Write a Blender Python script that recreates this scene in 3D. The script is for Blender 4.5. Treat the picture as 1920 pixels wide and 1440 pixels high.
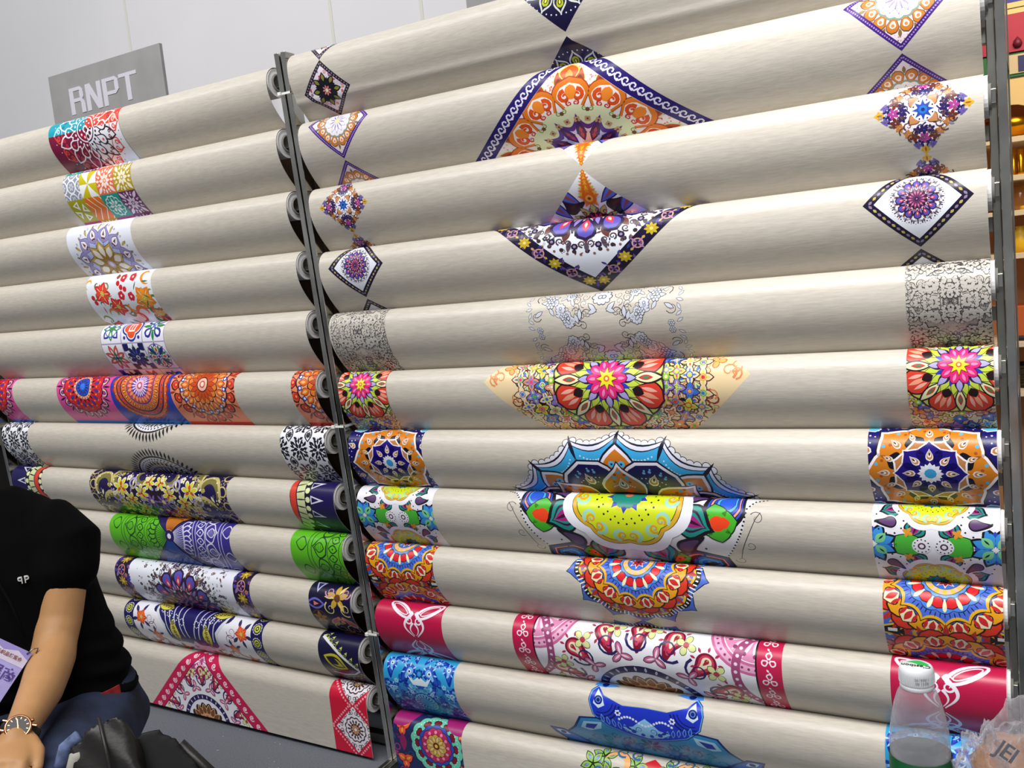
import bpy, bmesh, math, random
import numpy as np
from mathutils import Vector, Matrix, geometry

for o in list(bpy.data.objects):
    bpy.data.objects.remove(o, do_unlink=True)
scene = bpy.context.scene
COL = scene.collection
PI = math.pi

# ------------------------------------------------------------------ camera
cam_data = bpy.data.cameras.new('camera')
cam = bpy.data.objects.new('camera', cam_data)
COL.objects.link(cam)
_r = Vector((0.8672, 0.4883, -0.0976)); _u = Vector((0.0265, 0.1503, 0.9883)); _f = Vector((-0.4972, 0.8596, -0.1174))
cam.matrix_world = Matrix(((_r.x, _u.x, -_f.x, 1.4662), (_r.y, _u.y, -_f.y, -1.7766), (_r.z, _u.z, -_f.z, 1.2395), (0, 0, 0, 1)))
cam_data.sensor_width = 36.0
cam_data.lens = 1730.0 / 1920.0 * 36.0
cam_data.clip_start = 0.02
scene.camera = cam

# ------------------------------------------------------------------ world, lights, exposure
world = bpy.data.worlds.new('hall_air'); scene.world = world
world.use_nodes = True
bg = world.node_tree.nodes['Background']
bg.inputs[0].default_value = (0.93, 0.95, 1.0, 1); bg.inputs[1].default_value = 0.25
def area(name, loc, target, size, size_y, power, color=(1, 1, 1), spread=PI):
    d = bpy.data.lights.new(name, 'AREA'); d.shape = 'RECTANGLE'; d.size = size; d.size_y = size_y
    d.energy = power; d.color = color; d.spread = spread
    o = bpy.data.objects.new(name, d); COL.objects.link(o); o.location = loc
    o.rotation_euler = (Vector(target) - Vector(loc)).to_track_quat('-Z', 'Y').to_euler()
    return o
def spot(name, loc, target, power, angle, blend=0.6, radius=0.06, color=(1, 1, 1)):
    d = bpy.data.lights.new(name, 'SPOT'); d.energy = power; d.spot_size = math.radians(angle); d.spot_blend = blend
    d.shadow_soft_size = radius; d.color = color
    o = bpy.data.objects.new(name, d); COL.objects.link(o); o.location = loc
    o.rotation_euler = (Vector(target) - Vector(loc)).to_track_quat('-Z', 'Y').to_euler()
    return o
# hall ceiling lamps high over the aisle and booth spotlights on the fascia
area('hall_ceiling_light', (0.2, -2.5, 4.3), (0.0, -0.1, 0.6), 5.5, 1.6, 270, (1.0, 0.99, 0.975))
spot('booth_spotlight_right', (1.55, -1.25, 2.65), (1.38, -0.02, 1.2), 130, 66, 1.0, 0.16, (1.0, 0.99, 0.98))
spot('booth_spotlight_left', (-1.9, -1.2, 2.9), (-1.0, 0.3, 1.3), 40, 85, 1.0, 0.07, (1.0, 0.97, 0.93))
scene.view_settings.view_transform = 'Standard'
scene.view_settings.look = 'None'
scene.view_settings.gamma = 1.0
scene.view_settings.use_curve_mapping = False
scene.view_settings.exposure = -0.22

# ------------------------------------------------------------------ helpers
def tag(o, label=None, cat=None, group=None, kind=None):
    if label: o['label'] = label
    if cat: o['category'] = cat
    if group: o['group'] = group
    if kind: o['kind'] = kind
    return o
def empty(name, loc=(0, 0, 0), parent=None):
    o = bpy.data.objects.new(name, None); COL.objects.link(o); o.location = loc
    o.empty_display_size = 0.05
    if parent: o.parent = parent
    return o
def srgb(h):
    if isinstance(h, str):
        h = h.lstrip('#'); c = [int(h[i:i + 2], 16) / 255 for i in (0, 2, 4)]
    else: c = h
    return tuple(x / 12.92 if x <= 0.04045 else ((x + 0.055) / 1.055) ** 2.4 for x in c)
MATS = {}
def mat(name, color, rough=0.5, metal=0.0, noise=0.0, nscale=40.0, bump=0.0, bscale=200.0, stretch=(1, 1, 1), spec=0.5,
        trans=0.0, ior=1.45, alpha=1.0, attr=None, emit=None, estr=0.0, coat=0.0):
    if name in MATS: return MATS[name]
    m = bpy.data.materials.new(name); m.use_nodes = True
    nt = m.node_tree; N = nt.nodes; L = nt.links
    b = N['Principled BSDF']
    c = srgb(color) + (1,)
    b.inputs['Base Color'].default_value = c
    b.inputs['Roughness'].default_value = rough; b.inputs['Metallic'].default_value = metal
    b.inputs['Specular IOR Level'].default_value = spec
    b.inputs['Transmission Weight'].default_value = trans; b.inputs['IOR'].default_value = ior
    b.inputs['Alpha'].default_value = alpha; b.inputs['Coat Weight'].default_value = coat
    if emit: b.inputs['Emission Color'].default_value = srgb(emit) + (1,); b.inputs['Emission Strength'].default_value = estr
    tc = N.new('ShaderNodeTexCoord'); mp = N.new('ShaderNodeMapping'); mp.inputs['Scale'].default_value = stretch
    L.new(tc.outputs['Object'], mp.inputs['Vector'])
    src = None
    if attr:
        at = N.new('ShaderNodeAttribute'); at.attribute_name = attr; src = at.outputs['Color']
    if noise > 0:
        nz = N.new('ShaderNodeTexNoise'); nz.inputs['Scale'].default_value = nscale; nz.inputs['Detail'].default_value = 5
        L.new(mp.outputs[0], nz.inputs['Vector'])
        mr = N.new('ShaderNodeMapRange'); mr.inputs[1].default_value = 0.3; mr.inputs[2].default_value = 0.7
        mr.inputs[3].default_value = 1 - noise; mr.inputs[4].default_value = 1 + noise
        L.new(nz.outputs[0], mr.inputs[0])
        mx = N.new('ShaderNodeVectorMath'); mx.operation = 'SCALE'
        if src: L.new(src, mx.inputs[0])
        else: mx.inputs[0].default_value = c[:3]
        L.new(mr.outputs[0], mx.inputs['Scale']); src = mx.outputs[0]
    if src: L.new(src, b.inputs['Base Color'])
    if bump > 0:
        n2 = N.new('ShaderNodeTexNoise'); n2.inputs['Scale'].default_value = bscale; n2.inputs['Detail'].default_value = 3
        L.new(mp.outputs[0], n2.inputs['Vector'])
        bp = N.new('ShaderNodeBump'); bp.inputs['Strength'].default_value = bump; bp.inputs['Distance'].default_value = 0.002
        L.new(n2.outputs[0], bp.inputs['Height']); L.new(bp.outputs[0], b.inputs['Normal'])
    MATS[name] = m
    return m
def link_mesh(name, me, material=None, parent=None):
    o = bpy.data.objects.new(name, me); COL.objects.link(o)
    if material: me.materials.append(material)
    if parent: o.parent = parent
    return o
def mesh(name, verts, faces, material=None, parent=None, smooth=False):
    me = bpy.data.meshes.new(name); me.from_pydata([tuple(v) for v in verts], [], [tuple(f) for f in faces]); me.update()
    if smooth: me.polygons.foreach_set('use_smooth', [True] * len(me.polygons))
    return link_mesh(name, me, material, parent)
def finish_bm(name, bm, material=None, parent=None, smooth=False):
    me = bpy.data.meshes.new(name); bm.to_mesh(me); bm.free()
    if smooth: me.polygons.foreach_set('use_smooth', [True] * len(me.polygons))
    return link_mesh(name, me, material, parent)
def bm_box(bm, x0, x1, y0, y1, z0, z1, bevel=0.0):
    r = bmesh.ops.create_cube(bm, size=1.0)
    for v in r['verts']:
        v.co = Vector(((x0 + x1) / 2 + v.co.x * (x1 - x0), (y0 + y1) / 2 + v.co.y * (y1 - y0), (z0 + z1) / 2 + v.co.z * (z1 - z0)))
    if bevel > 0:
        es = list({e for v in r['verts'] for e in v.link_edges})
        bmesh.ops.bevel(bm, geom=es, offset=bevel, segments=2, affect='EDGES', profile=0.5)
def box(name, x0, x1, y0, y1, z0, z1, material, parent=None, bevel=0.0):
    bm = bmesh.new(); bm_box(bm, x0, x1, y0, y1, z0, z1, bevel); return finish_bm(name, bm, material, parent)
def lathe(name, prof, material, parent=None, seg=32, origin=(0, 0, 0), axis='z', smooth=True, closed=False):
    # prof: list of (radius, height)
    vs, fs = [], []
    n = len(prof)
    for r, h in prof:
        for k in range(seg):
            a = 2 * PI * k / seg
            p = (r * math.cos(a), r * math.sin(a), h)
            if axis == 'x': p = (h, r * math.cos(a), r * math.sin(a))
            vs.append((p[0] + origin[0], p[1] + origin[1], p[2] + origin[2]))
    m = n if closed else n - 1
    for i in range(m):
        j = (i + 1) % n
        for k in range(seg):
            k2 = (k + 1) % seg
            fs.append((i * seg + k, i * seg + k2, j * seg + k2, j * seg + k))
    o = mesh(name, vs, fs, material, parent, smooth)
    return o
def tube(name, pts, rad, material, parent=None, seg=8, caps=True, closed=False):
    pts = [Vector(p) for p in pts]; n = len(pts)
    vs, fs = [], []
    up = Vector((0, 0, 1))
    for i, p in enumerate(pts):
        a = pts[(i - 1) % n] if (i > 0 or closed) else p
        b = pts[(i + 1) % n] if (i < n - 1 or closed) else p
        t = (b - a).normalized()
        s = t.cross(up)
        if s.length < 1e-3: s = t.cross(Vector((1, 0, 0)))
        s.normalize(); w = s.cross(t).normalized()
        r = rad[i] if isinstance(rad, (list, tuple)) else rad
        for k in range(seg):
            an = 2 * PI * k / seg
            vs.append(p + s * (math.cos(an) * r) + w * (math.sin(an) * r))
    m = n if closed else n - 1
    for i in range(m):
        j = (i + 1) % n
        for k in range(seg):
            k2 = (k + 1) % seg
            fs.append((i * seg + k, i * seg + k2, j * seg + k2, j * seg + k))
    if caps and not closed:
        fs.append(tuple(range(seg - 1, -1, -1))); fs.append(tuple((n - 1) * seg + k for k in range(seg)))
    return mesh(name, vs, fs, material, parent, True)
# ------------------------------------------------------------------ fabric profile (shared by cloth and print)
RAD = 0.036
def profile(c, nxt, last=False, crease=False):
    """points (y,z) down the cloth and arc length v, v = 0 at the top of the roll"""
    cy, cz = c
    th0, pts = math.radians(40), []
    if last:
        tgt = (cy - RAD * 0.9, 0.012)
    else:
        tgt = (nxt[0] + RAD + 0.006, nxt[1] + 0.004)
    th1 = math.radians(180 if last else 172)
    n = max(4, int(math.degrees(th1 - th0) / 7.0))
    for i in range(n + 1):
        t = th0 + (th1 - th0) * i / n; pts.append((cy + RAD * math.cos(t), cz + RAD * math.sin(t)))
    p0 = pts[-1]; t0 = (-math.sin(th1), math.cos(th1))      # direction of travel, downwards
    if t0[1] > 0: t0 = (-t0[0], -t0[1])
    ch = math.hypot(tgt[0] - p0[0], tgt[1] - p0[1]); an = math.atan2(tgt[1] - p0[1], tgt[0] - p0[0]) + (0 if last else 0.20)
    t1 = (math.cos(an), math.sin(an))
    p1 = (p0[0] + t0[0] * ch * .36, p0[1] + t0[1] * ch * .36); p2 = (tgt[0] - t1[0] * ch * .36, tgt[1] - t1[1] * ch * .36)
    m = 18
    for i in range(1, m + 1):
        s = i / m; q = 1 - s
        y = q ** 3 * p0[0] + 3 * q * q * s * p1[0] + 3 * q * s * s * p2[0] + s ** 3 * tgt[0]
        z = q ** 3 * p0[1] + 3 * q * q * s * p1[1] + 3 * q * s * s * p2[1] + s ** 3 * tgt[1]
        if crease: y -= 0.006 * math.exp(-((s - 0.5) / 0.055) ** 2)
        pts.append((y, z))
    if not last: pts.append((tgt[0] + t1[0] * .03, tgt[1] + t1[1] * .03))
    v = [0.0]
    for i in range(1, len(pts)): v.append(v[-1] + math.hypot(pts[i][0] - pts[i - 1][0], pts[i][1] - pts[i - 1][1]))
    off = RAD * (math.pi / 2 - th0)
    return pts, [x - off for x in v]
R_CENTRES = [(-0.0919, 1.7461), (-0.0833, 1.5955), (-0.0747, 1.4448), (-0.0663, 1.2988), (-0.0579, 1.1521), (-0.0496, 1.0077),
             (-0.0415, 0.8647), (-0.0335, 0.7235), (-0.0253, 0.5777), (-0.0169, 0.4256), (-0.009, 0.2815), (-0.0003, 0.12)]
L_CENTRES = [(-0.0985, 1.7382), (-0.09, 1.5991), (-0.081, 1.4526), (-0.0721, 1.3089), (-0.0632, 1.164), (-0.054, 1.0137),
             (-0.0452, 0.8696), (-0.0363, 0.7219), (-0.028, 0.5843), (-0.0196, 0.4415), (-0.0113, 0.3005), (-0.0032, 0.162)]
CLOTH_W = 1.4
R_X0 = 0.010
L_X0 = -CLOTH_W - 0.010

# ------------------------------------------------------------------ vector print library (flat ink shapes laid on the cloth)
def rotm(a): return np.array([[math.cos(a), -math.sin(a)], [math.sin(a), math.cos(a)]])
def tess(poly):
    p = np.asarray(poly, float)
    idx = geometry.tessellate_polygon([[Vector((a, b, 0)) for a, b in p]])
    return p[np.array(idx)] if len(idx) else np.zeros((0, 3, 2))
def fan(poly, c=None):
    p = np.asarray(poly, float); c = p.mean(0) if c is None else np.asarray(c, float)
    q = np.roll(p, -1, 0)
    return np.stack([np.broadcast_to(c, p.shape), p, q], 1)
def strip(a, b, closed=False):
    a = np.asarray(a, float); b = np.asarray(b, float)
    if closed: a = np.vstack([a, a[:1]]); b = np.vstack([b, b[:1]])
    return np.concatenate([np.stack([a[:-1], a[1:], b[1:]], 1), np.stack([a[:-1], b[1:], b[:-1]], 1)])
_TS = np.linspace(0, 1, 9)
def petal_poly(kind, r0, r1, w):
    t = _TS
    if kind == 'leaf': h = np.sin(PI * t)
    elif kind == 'round': h = np.sqrt(np.clip(1 - (2 * np.clip(t - 0.5, 0, 1)) ** 2, 0, 1)) * (0.35 + 0.65 * np.clip(t * 2, 0, 1))
    elif kind == 'drop': h = np.sqrt(np.clip(1 - ((t - 0.66) / 0.34) ** 2, 0, 1)) * (t > 0.66) + (t <= 0.66) * np.sin(PI / 2 * t / 0.66) ** 1.3
    elif kind == 'ogee': h = np.where(t < 0.45, np.sin(PI / 2 * (0.35 + 0.65 * t / 0.45)), np.cos(PI / 2 * np.clip((t - 0.45) / 0.55, 0, 1)) ** 1.6)
    elif kind == 'tri': h = 1 - t
    elif kind == 'bar': h = np.ones_like(t)
    else: h = np.sin(PI * t)
    x = r0 + (r1 - r0) * t
    up = np.stack([x, w * h], 1); dn = np.stack([x, -w * h], 1)
    return strip(up, dn)
def disc_tri(r, n=20):
    a = np.linspace(0, 2 * PI, n, endpoint=False)
    return fan(np.stack([r * np.cos(a), r * np.sin(a)], 1), (0, 0))
class Art:
    def __init__(s):
        s.items = []; s.lay = 0; s.M = np.eye(2); s.o = np.zeros(2); s.clip = None
    def at(s, x=0, y=0, rot=0, sc=1, sy=1, flip=False):
        s.M = rotm(rot) @ np.diag([sc * (-1 if flip else 1), sc * sy]); s.o = np.array([x, y], float); return s
    def up(s, n=1): s.lay += n
    def add(s, tris, col, bump=True):
        if len(tris) == 0: return
        t = np.asarray(tris) @ s.M.T + s.o
        s.items.append((t, srgb(col) if isinstance(col, str) else col, s.lay, s.clip))
        if bump: s.lay += 1
    def rep(s, tris, n, phase=0.0, a0=0, a1=None):
        out = []
        for k in range(n):
            out.append(tris @ rotm(phase + 2 * PI * k / n).T)
        return np.concatenate(out)
    # --- whole shapes, centred on the local origin
    def rect(s, x0, y0, x1, y1, col): s.add(strip([(x0, y0), (x1, y0)], [(x0, y1), (x1, y1)]), col)
    def poly(s, pts, col): s.add(tess(pts), col)
    def disc(s, r, col, n=28): s.add(disc_tri(r, n), col)
    def ring(s, r0, r1, col, n=48):
        a = np.linspace(0, 2 * PI, n, endpoint=False); d = np.stack([np.cos(a), np.sin(a)], 1)
        s.add(strip(d * r0, d * r1, True), col)
    def petals(s, kind, n, r0, r1, w, col, out=None, ow=0.0, ph=0.0):
        if out: s.add(s.rep(petal_poly(kind, r0 - ow, r1 + ow * 1.6, w + ow), n, ph), out)
        s.add(s.rep(petal_poly(kind, r0, r1, w), n, ph), col)
    def dots(s, n, r, d, col, ph=0.0):
        t = disc_tri(d, 7); t = t + np.array([r, 0]); s.add(s.rep(t, n, ph), col)
    def scal(s, r, amp, n, col, ph=0.0, pointed=False, power=1.0):
        m = n * 8; a = np.linspace(0, 2 * PI, m, endpoint=False)
        f = np.abs(np.sin(n * (a - ph) / 2)) ** power
        if pointed: f = 1 - np.abs(np.sin(n * (a - ph) / 2)) ** power
        rr = r + amp * f
        s.add(fan(np.stack([rr * np.cos(a), rr * np.sin(a)], 1), (0, 0)), col)
    def stroke(s, pts, w, col, taper=False, closed=False):
        p = np.asarray(pts, float)
        if closed: p = np.vstack([p, p[:1]])
        d = np.gradient(p, axis=0); L = np.hypot(d[:, 0], d[:, 1]) + 1e-9; nrm = np.stack([-d[:, 1], d[:, 0]], 1) / L[:, None]
        ww = np.full(len(p), w / 2)
        if taper: ww = ww * (1.0 - 0.75 * np.linspace(0, 1, len(p)))
        s.add(strip(p + nrm * ww[:, None], p - nrm * ww[:, None]), col)
    def curl(s, size, w, col, turns=1.3, n=18):
        t = np.linspace(0, 1, n); a = t * turns * 2 * PI; r = size * (1 - 0.85 * t)
        pts = np.stack([r * np.cos(a) - size * 0.0, r * np.sin(a)], 1)
        s.stroke(pts, w, col, taper=True)
    def paisley(s, size, cols, line=None, lw=0.0):
        t = np.linspace(0, 2 * PI, 26, endpoint=False)
        x = np.cos(t) * (0.55 + 0.0 * t); y = np.sin(t) * 0.55
        # pull one side to a curled tip
        k = np.clip(np.cos(t - PI / 2), 0, 1) ** 4
        px = x + k * 0.55 * 1.0; py = y + k * 0.75
        base = np.stack([px, py], 1)
        for i, c in enumerate(cols):
            f = 1 - 0.26 * i
            s.add(tess(base * size * f + np.array([0, -0.04 * size * i])), c)
    def flower(s, r, col, n=6, heart='#f2d24b', out=None):
        s.petals('round', n, r * 0.12, r, r * 2.4 / n, col, out, r * 0.08)
        s.disc(r * 0.25, heart, 10)
    def text(s, body, size, col, shear=0.0):
        cu = bpy.data.curves.new('t', 'FONT'); cu.body = body; cu.size = size; cu.align_x = 'CENTER'; cu.align_y = 'CENTER'; cu.shear = shear
        ob = bpy.data.objects.new('t', cu); me = bpy.data.meshes.new_from_object(ob)
        me.calc_loop_triangles(); v = np.array([w.co[:2] for w in me.vertices]); v[:, 1] *= -1
        tr = np.array([t.vertices[:] for t in me.loop_triangles])
        bpy.data.objects.remove(ob); bpy.data.curves.remove(cu)
        s.add(v[tr], col); bpy.data.meshes.remove(me)
def stretch_u(a, cx, f, n0=0):
    for i in range(n0, len(a.items)):
        t, c, l, cl = a.items[i]; t = t.copy(); t[:, :, 0] = cx + (t[:, :, 0] - cx) * f
        a.items[i] = (t, c, l, None if cl is None else [(cx + (p - cx) * f, q) for p, q in cl])
def mandala(a, x, y, R, spec, rot=0.0, sy=1.0):
    """spec: tuples (cmd, args...) with radii as fractions of R"""
    a.at(x, y, rot, R, sy)
    for c in spec:
        k = c[0]
        if k == 'disc': a.disc(c[1], c[2])
        elif k == 'ring': a.ring(c[1], c[2], c[3])
        elif k == 'dots': a.dots(c[1], c[2], c[3], c[4], c[5] if len(c) > 5 else 0)
        elif k == 'scal': a.scal(c[1], c[2], c[3], c[4], c[5] if len(c) > 5 else 0)
        elif k == 'star': a.scal(c[1], c[2], c[3], c[4], c[5] if len(c) > 5 else 0, True, c[6] if len(c) > 6 else 0.6)
        elif k == 'pet':  # kind,n,r0,r1,w,col,out,ow,ph
            a.petals(c[1], c[2], c[3], c[4], c[5], c[6], c[7] if len(c) > 7 else None, c[8] if len(c) > 8 else 0.0, c[9] if len(c) > 9 else 0.0)
        elif k == 'curl':  # n, r, size, w, col, ph : mirrored pairs of curls
            n = c[1]
            t = np.linspace(0, 1, 14); an = t * 1.25 * 2 * PI; rr = c[3] * (1 - 0.8 * t)
            p = np.stack([rr * np.cos(an), rr * np.sin(an)], 1)
            d = np.gradient(p, axis=0); L = np.hypot(d[:, 0], d[:, 1])[:, None] + 1e-9; nn = np.stack([-d[:, 1], d[:, 0]], 1) / L * (c[4] / 2) * (1 - 0.6 * t)[:, None]
            tri = strip(p + nn, p - nn)
            off = np.array([c[2], c[3] * 1.05]); T1 = tri + off; T2 = T1 * np.array([1, -1])
            a.add(a.rep(np.concatenate([T1, T2]), n, c[6] if len(c) > 6 else 0), c[5])
    a.at()
# --- clipping and laying onto the cloth
def vclip(P, cnt, n, d):
    """clip many convex polygons (padded arrays) against n.p <= d; returns polygons, counts and the kept rows' index"""
    S = P @ n - d[:, None]; K = P.shape[1]; ar = np.arange(K)[None]; val = ar < cnt[:, None]
    inside = (S <= 1e-12) | ~val
    out = ((S >= -1e-12) | ~val).all(1); full = inside.all(1)
    part = np.nonzero(~full & ~out)[0]; fidx = np.nonzero(full & ~out)[0]
    if not len(part): return P[fidx], cnt[fidx], fidx
    Q, c, s_ = P[part], cnt[part], S[part]; v = val[part]
    nx = np.where(ar + 1 < c[:, None], ar + 1, 0); Qn = np.take_along_axis(Q, nx[:, :, None], 1); sn = np.take_along_axis(s_, nx, 1)
    inn = (s_ <= 0) & v; cr = (((s_ < 0) & (sn > 0)) | ((s_ > 0) & (sn < 0))) & v
    t = np.where(cr, s_ / np.where(cr, s_ - sn, 1), 0); X = Q + (Qn - Q) * t[:, :, None]
    O = np.stack([Q, X], 2).reshape(len(Q), 2 * K, 2); m = np.stack([inn, cr], 2).reshape(len(Q), 2 * K)
    od = np.argsort(~m, 1, kind='stable'); c2 = m.sum(1); K2 = max(int(c2.max()), 3); od = od[:, :K2]
    O = np.take_along_axis(O, od[:, :, None], 1); pad = np.minimum(np.arange(K2)[None], np.maximum(c2 - 1, 0)[:, None]); O = np.take_along_axis(O, pad[:, :, None], 1)
    ok = c2 >= 3; O, c2, part = O[ok], c2[ok], part[ok]
    F = P[fidx]; KK = max(K, K2)
    def grow(Z):
        return Z if Z.shape[1] == KK else np.concatenate([Z, np.repeat(Z[:, -1:], KK - Z.shape[1], 1)], 1)
    return np.concatenate([grow(F), grow(O)]), np.concatenate([cnt[fidx], c2]), np.concatenate([fidx, part])
def halfplanes(cl):
    c = np.asarray(cl, float); m = c.mean(0); hs = []
    for i in range(len(c)):
        p, q = c[i], c[(i + 1) % len(c)]; d = q - p; n = np.array([d[1], -d[0]]); n /= np.hypot(*n) + 1e-12
        if n @ (m - p) > 0: n = -n
        hs.append((n, float(n @ p)))
    return hs
EPS = 0.00003
INK = None
def lay_print(name, art, prof, vs, x0, parent, clip, label=None, v_lo=-0.028, v_hi=0.235, material=None):
    """clip: convex polygon in (u,v); returns one mesh of flat ink on the curved cloth"""
    P = np.array(prof); V = np.array(vs)
    d = np.diff(P, axis=0); nl = np.stack([d[:, 1], -d[:, 0]], 1); nl /= np.hypot(nl[:, 0], nl[:, 1])[:, None]   # towards the viewer
    if nl[len(nl) // 2, 0] > 0: nl = -nl
    vn = np.vstack([nl[:1], (nl[:-1] + nl[1:]) / 2, nl[-1:]]); vn /= np.hypot(vn[:, 0], vn[:, 1])[:, None]
    v_lo = max(v_lo, V[0] + 1e-4); v_hi = min(v_hi, V[-1] - 1e-4)
    base = [(np.array((0., -1.)), -v_lo), (np.array((0., 1.)), v_hi)]
    hs0 = halfplanes(clip) if clip is not None else []
    its = sorted(art.items, key=lambda q: q[2])
    # stacking level of every shape from a 1 mm occupancy grid, so that the ink stays as thin as the overlaps allow
    lv = np.zeros(len(its), int); G = 0.001
    cc_ = np.asarray(clip) if clip is not None else None
    lo = np.array([cc_[:, 0].min(), max(cc_[:, 1].min(), v_lo)]); hi = np.array([cc_[:, 0].max(), min(cc_[:, 1].max(), v_hi)])
    gs = np.maximum(((hi - lo) / G).astype(int) + 2, 2); grid = np.full(gs, -1, int)
    for i, (t, col, _, cl) in enumerate(its):
        q0 = ((t.min(1) - lo) / G); q1 = ((t.max(1) - lo) / G)
        keep = (q1[:, 0] >= 0) & (q1[:, 1] >= 0) & (q0[:, 0] < gs[0]) & (q0[:, 1] < gs[1])
        if not keep.any(): continue
        q0 = np.clip(np.floor(q0[keep]), 0, gs - 1).astype(int); q1 = np.clip(np.ceil(q1[keep]), 1, gs).astype(int); q1 = np.maximum(q1, q0 + 1)
        q = np.unique(np.column_stack([q0, q1]), axis=0).tolist()
        l = max(grid[a0:a1, b0:b1].max() for a0, b0, a1, b1 in q) + 1
        lv[i] = l
        for a0, b0, a1, b1 in q: grid[a0:a1, b0:b1] = l
    groups = {}
    for (tris, col, _, cl), lay in zip(its, lv):
        groups.setdefault(None if cl is None else tuple(map(tuple, cl)), []).append((tris, col, lay))
    res = []                                                # (polys padded, counts, strip, lay, colour)
    for cl, g in groups.items():
        T = np.concatenate([t for t, _, _ in g]); nt = [len(t) for t, _, _ in g]
        lay = np.repeat([l for _, _, l in g], nt); colr = np.repeat(np.array([c for _, c, _ in g]), nt, 0)
        cnt = np.full(len(T), 3)
        for n, dd in hs0 + (halfplanes(cl) if cl else []) + base:
            T, cnt, keep = vclip(T, cnt, n, np.full(len(T), dd)); lay = lay[keep]; colr = colr[keep]
        if not len(T): continue
        k0 = np.clip(np.searchsorted(V, T[:, :, 1].min(1) + 1e-9, 'right') - 1, 0, len(V) - 2)
        k1 = np.clip(np.searchsorted(V, T[:, :, 1].max(1) - 1e-9, 'left') - 1, 0, len(V) - 2); k1 = np.maximum(k0, k1)
        m = k1 - k0 + 1; idx = np.repeat(np.arange(len(T)), m)
        ks = np.arange(len(idx)) - np.repeat(np.cumsum(m) - m, m) + k0[idx]
        T, cnt, lay, colr, multi = T[idx], cnt[idx], lay[idx], colr[idx], m[idx] > 1
        res.append((T[~multi], cnt[~multi], ks[~multi], lay[~multi], colr[~multi]))
        T, cnt, ks, lay, colr = T[multi], cnt[multi], ks[multi], lay[multi], colr[multi]
        if len(T):
            T, cnt, keep = vclip(T, cnt, np.array((0., -1.)), -V[ks]); ks, lay, colr = ks[keep], lay[keep], colr[keep]
            T, cnt, keep = vclip(T, cnt, np.array((0., 1.)), V[ks + 1]); ks, lay, colr = ks[keep], lay[keep], colr[keep]
            res.append((T, cnt, ks, lay, colr))
    Vt, Kt, Lt, Ct, tot = [], [], [], [], []
    for T, cnt, ks, lay, colr in res:
        if not len(T): continue
        x, y = T[:, :, 0], T[:, :, 1]
        ar = ((np.roll(x, -1, 1) - x) * (np.roll(y, -1, 1) + y)).sum(1)      # padding repeats the last corner, so it adds nothing
        ok = np.abs(ar) > 1e-12
        T, cnt, ks, lay, colr, ar = T[ok], cnt[ok], ks[ok], lay[ok], colr[ok], ar[ok]
        K = T.shape[1]; j = np.broadcast_to(np.arange(K), (len(T), K)).copy(); fl = ar < 0
        j[fl] = np.maximum(cnt[fl][:, None] - 1 - j[fl], 0)
        T = np.take_along_axis(T, j[:, :, None], 1); msk = np.arange(K)[None] < cnt[:, None]
        Vt.append(T[msk]); tot.append(cnt); Kt.append(np.repeat(ks, cnt)); Lt.append(np.repeat(lay, cnt)); Ct.append(np.repeat(colr, cnt, 0))
    if not Vt: return None
    A = np.concatenate(Vt); k = np.concatenate(Kt); lay = np.concatenate(Lt); tot = np.concatenate(tot); colv = np.concatenate(Ct)
    s = np.clip((A[:, 1] - V[k]) / (V[k + 1] - V[k]), 0, 1)[:, None]
    yz = P[k] * (1 - s) + P[k + 1] * s
    nn = vn[k] * (1 - s) + vn[k + 1] * s
    yz = yz + nn * ((lay + 2) * EPS)[:, None]; nn /= np.hypot(nn[:, 0], nn[:, 1])[:, None]
    co = np.column_stack([A[:, 0] + x0, yz])
    nor = np.column_stack([np.zeros(len(A)), nn])
    nF = len(tot)
    me = bpy.data.meshes.new(name)
    nL = len(co)
    me.vertices.add(len(co)); me.vertices.foreach_set('co', co.astype(np.float32).ravel())
    me.loops.add(nL); me.polygons.add(nF)
    st = np.concatenate([[0], np.cumsum(tot)[:-1]])
    me.loops.foreach_set('vertex_index', np.arange(nL))
    me.polygons.foreach_set('loop_start', st); me.polygons.foreach_set('loop_total', tot)
    me.update(calc_edges=True)
    me.polygons.foreach_set('use_smooth', np.ones(nF, bool))
    at = me.color_attributes.new('ink', 'FLOAT_COLOR', 'POINT')
    cc = np.ones((len(co), 4), np.float32); cc[:, :3] = colv
    at.data.foreach_set('color', cc.ravel())
    me.normals_split_custom_set_from_vertices(nor.tolist())
    o = link_mesh(name, me, material or INK, parent)
    if label: o['label'] = label
    return o

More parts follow.
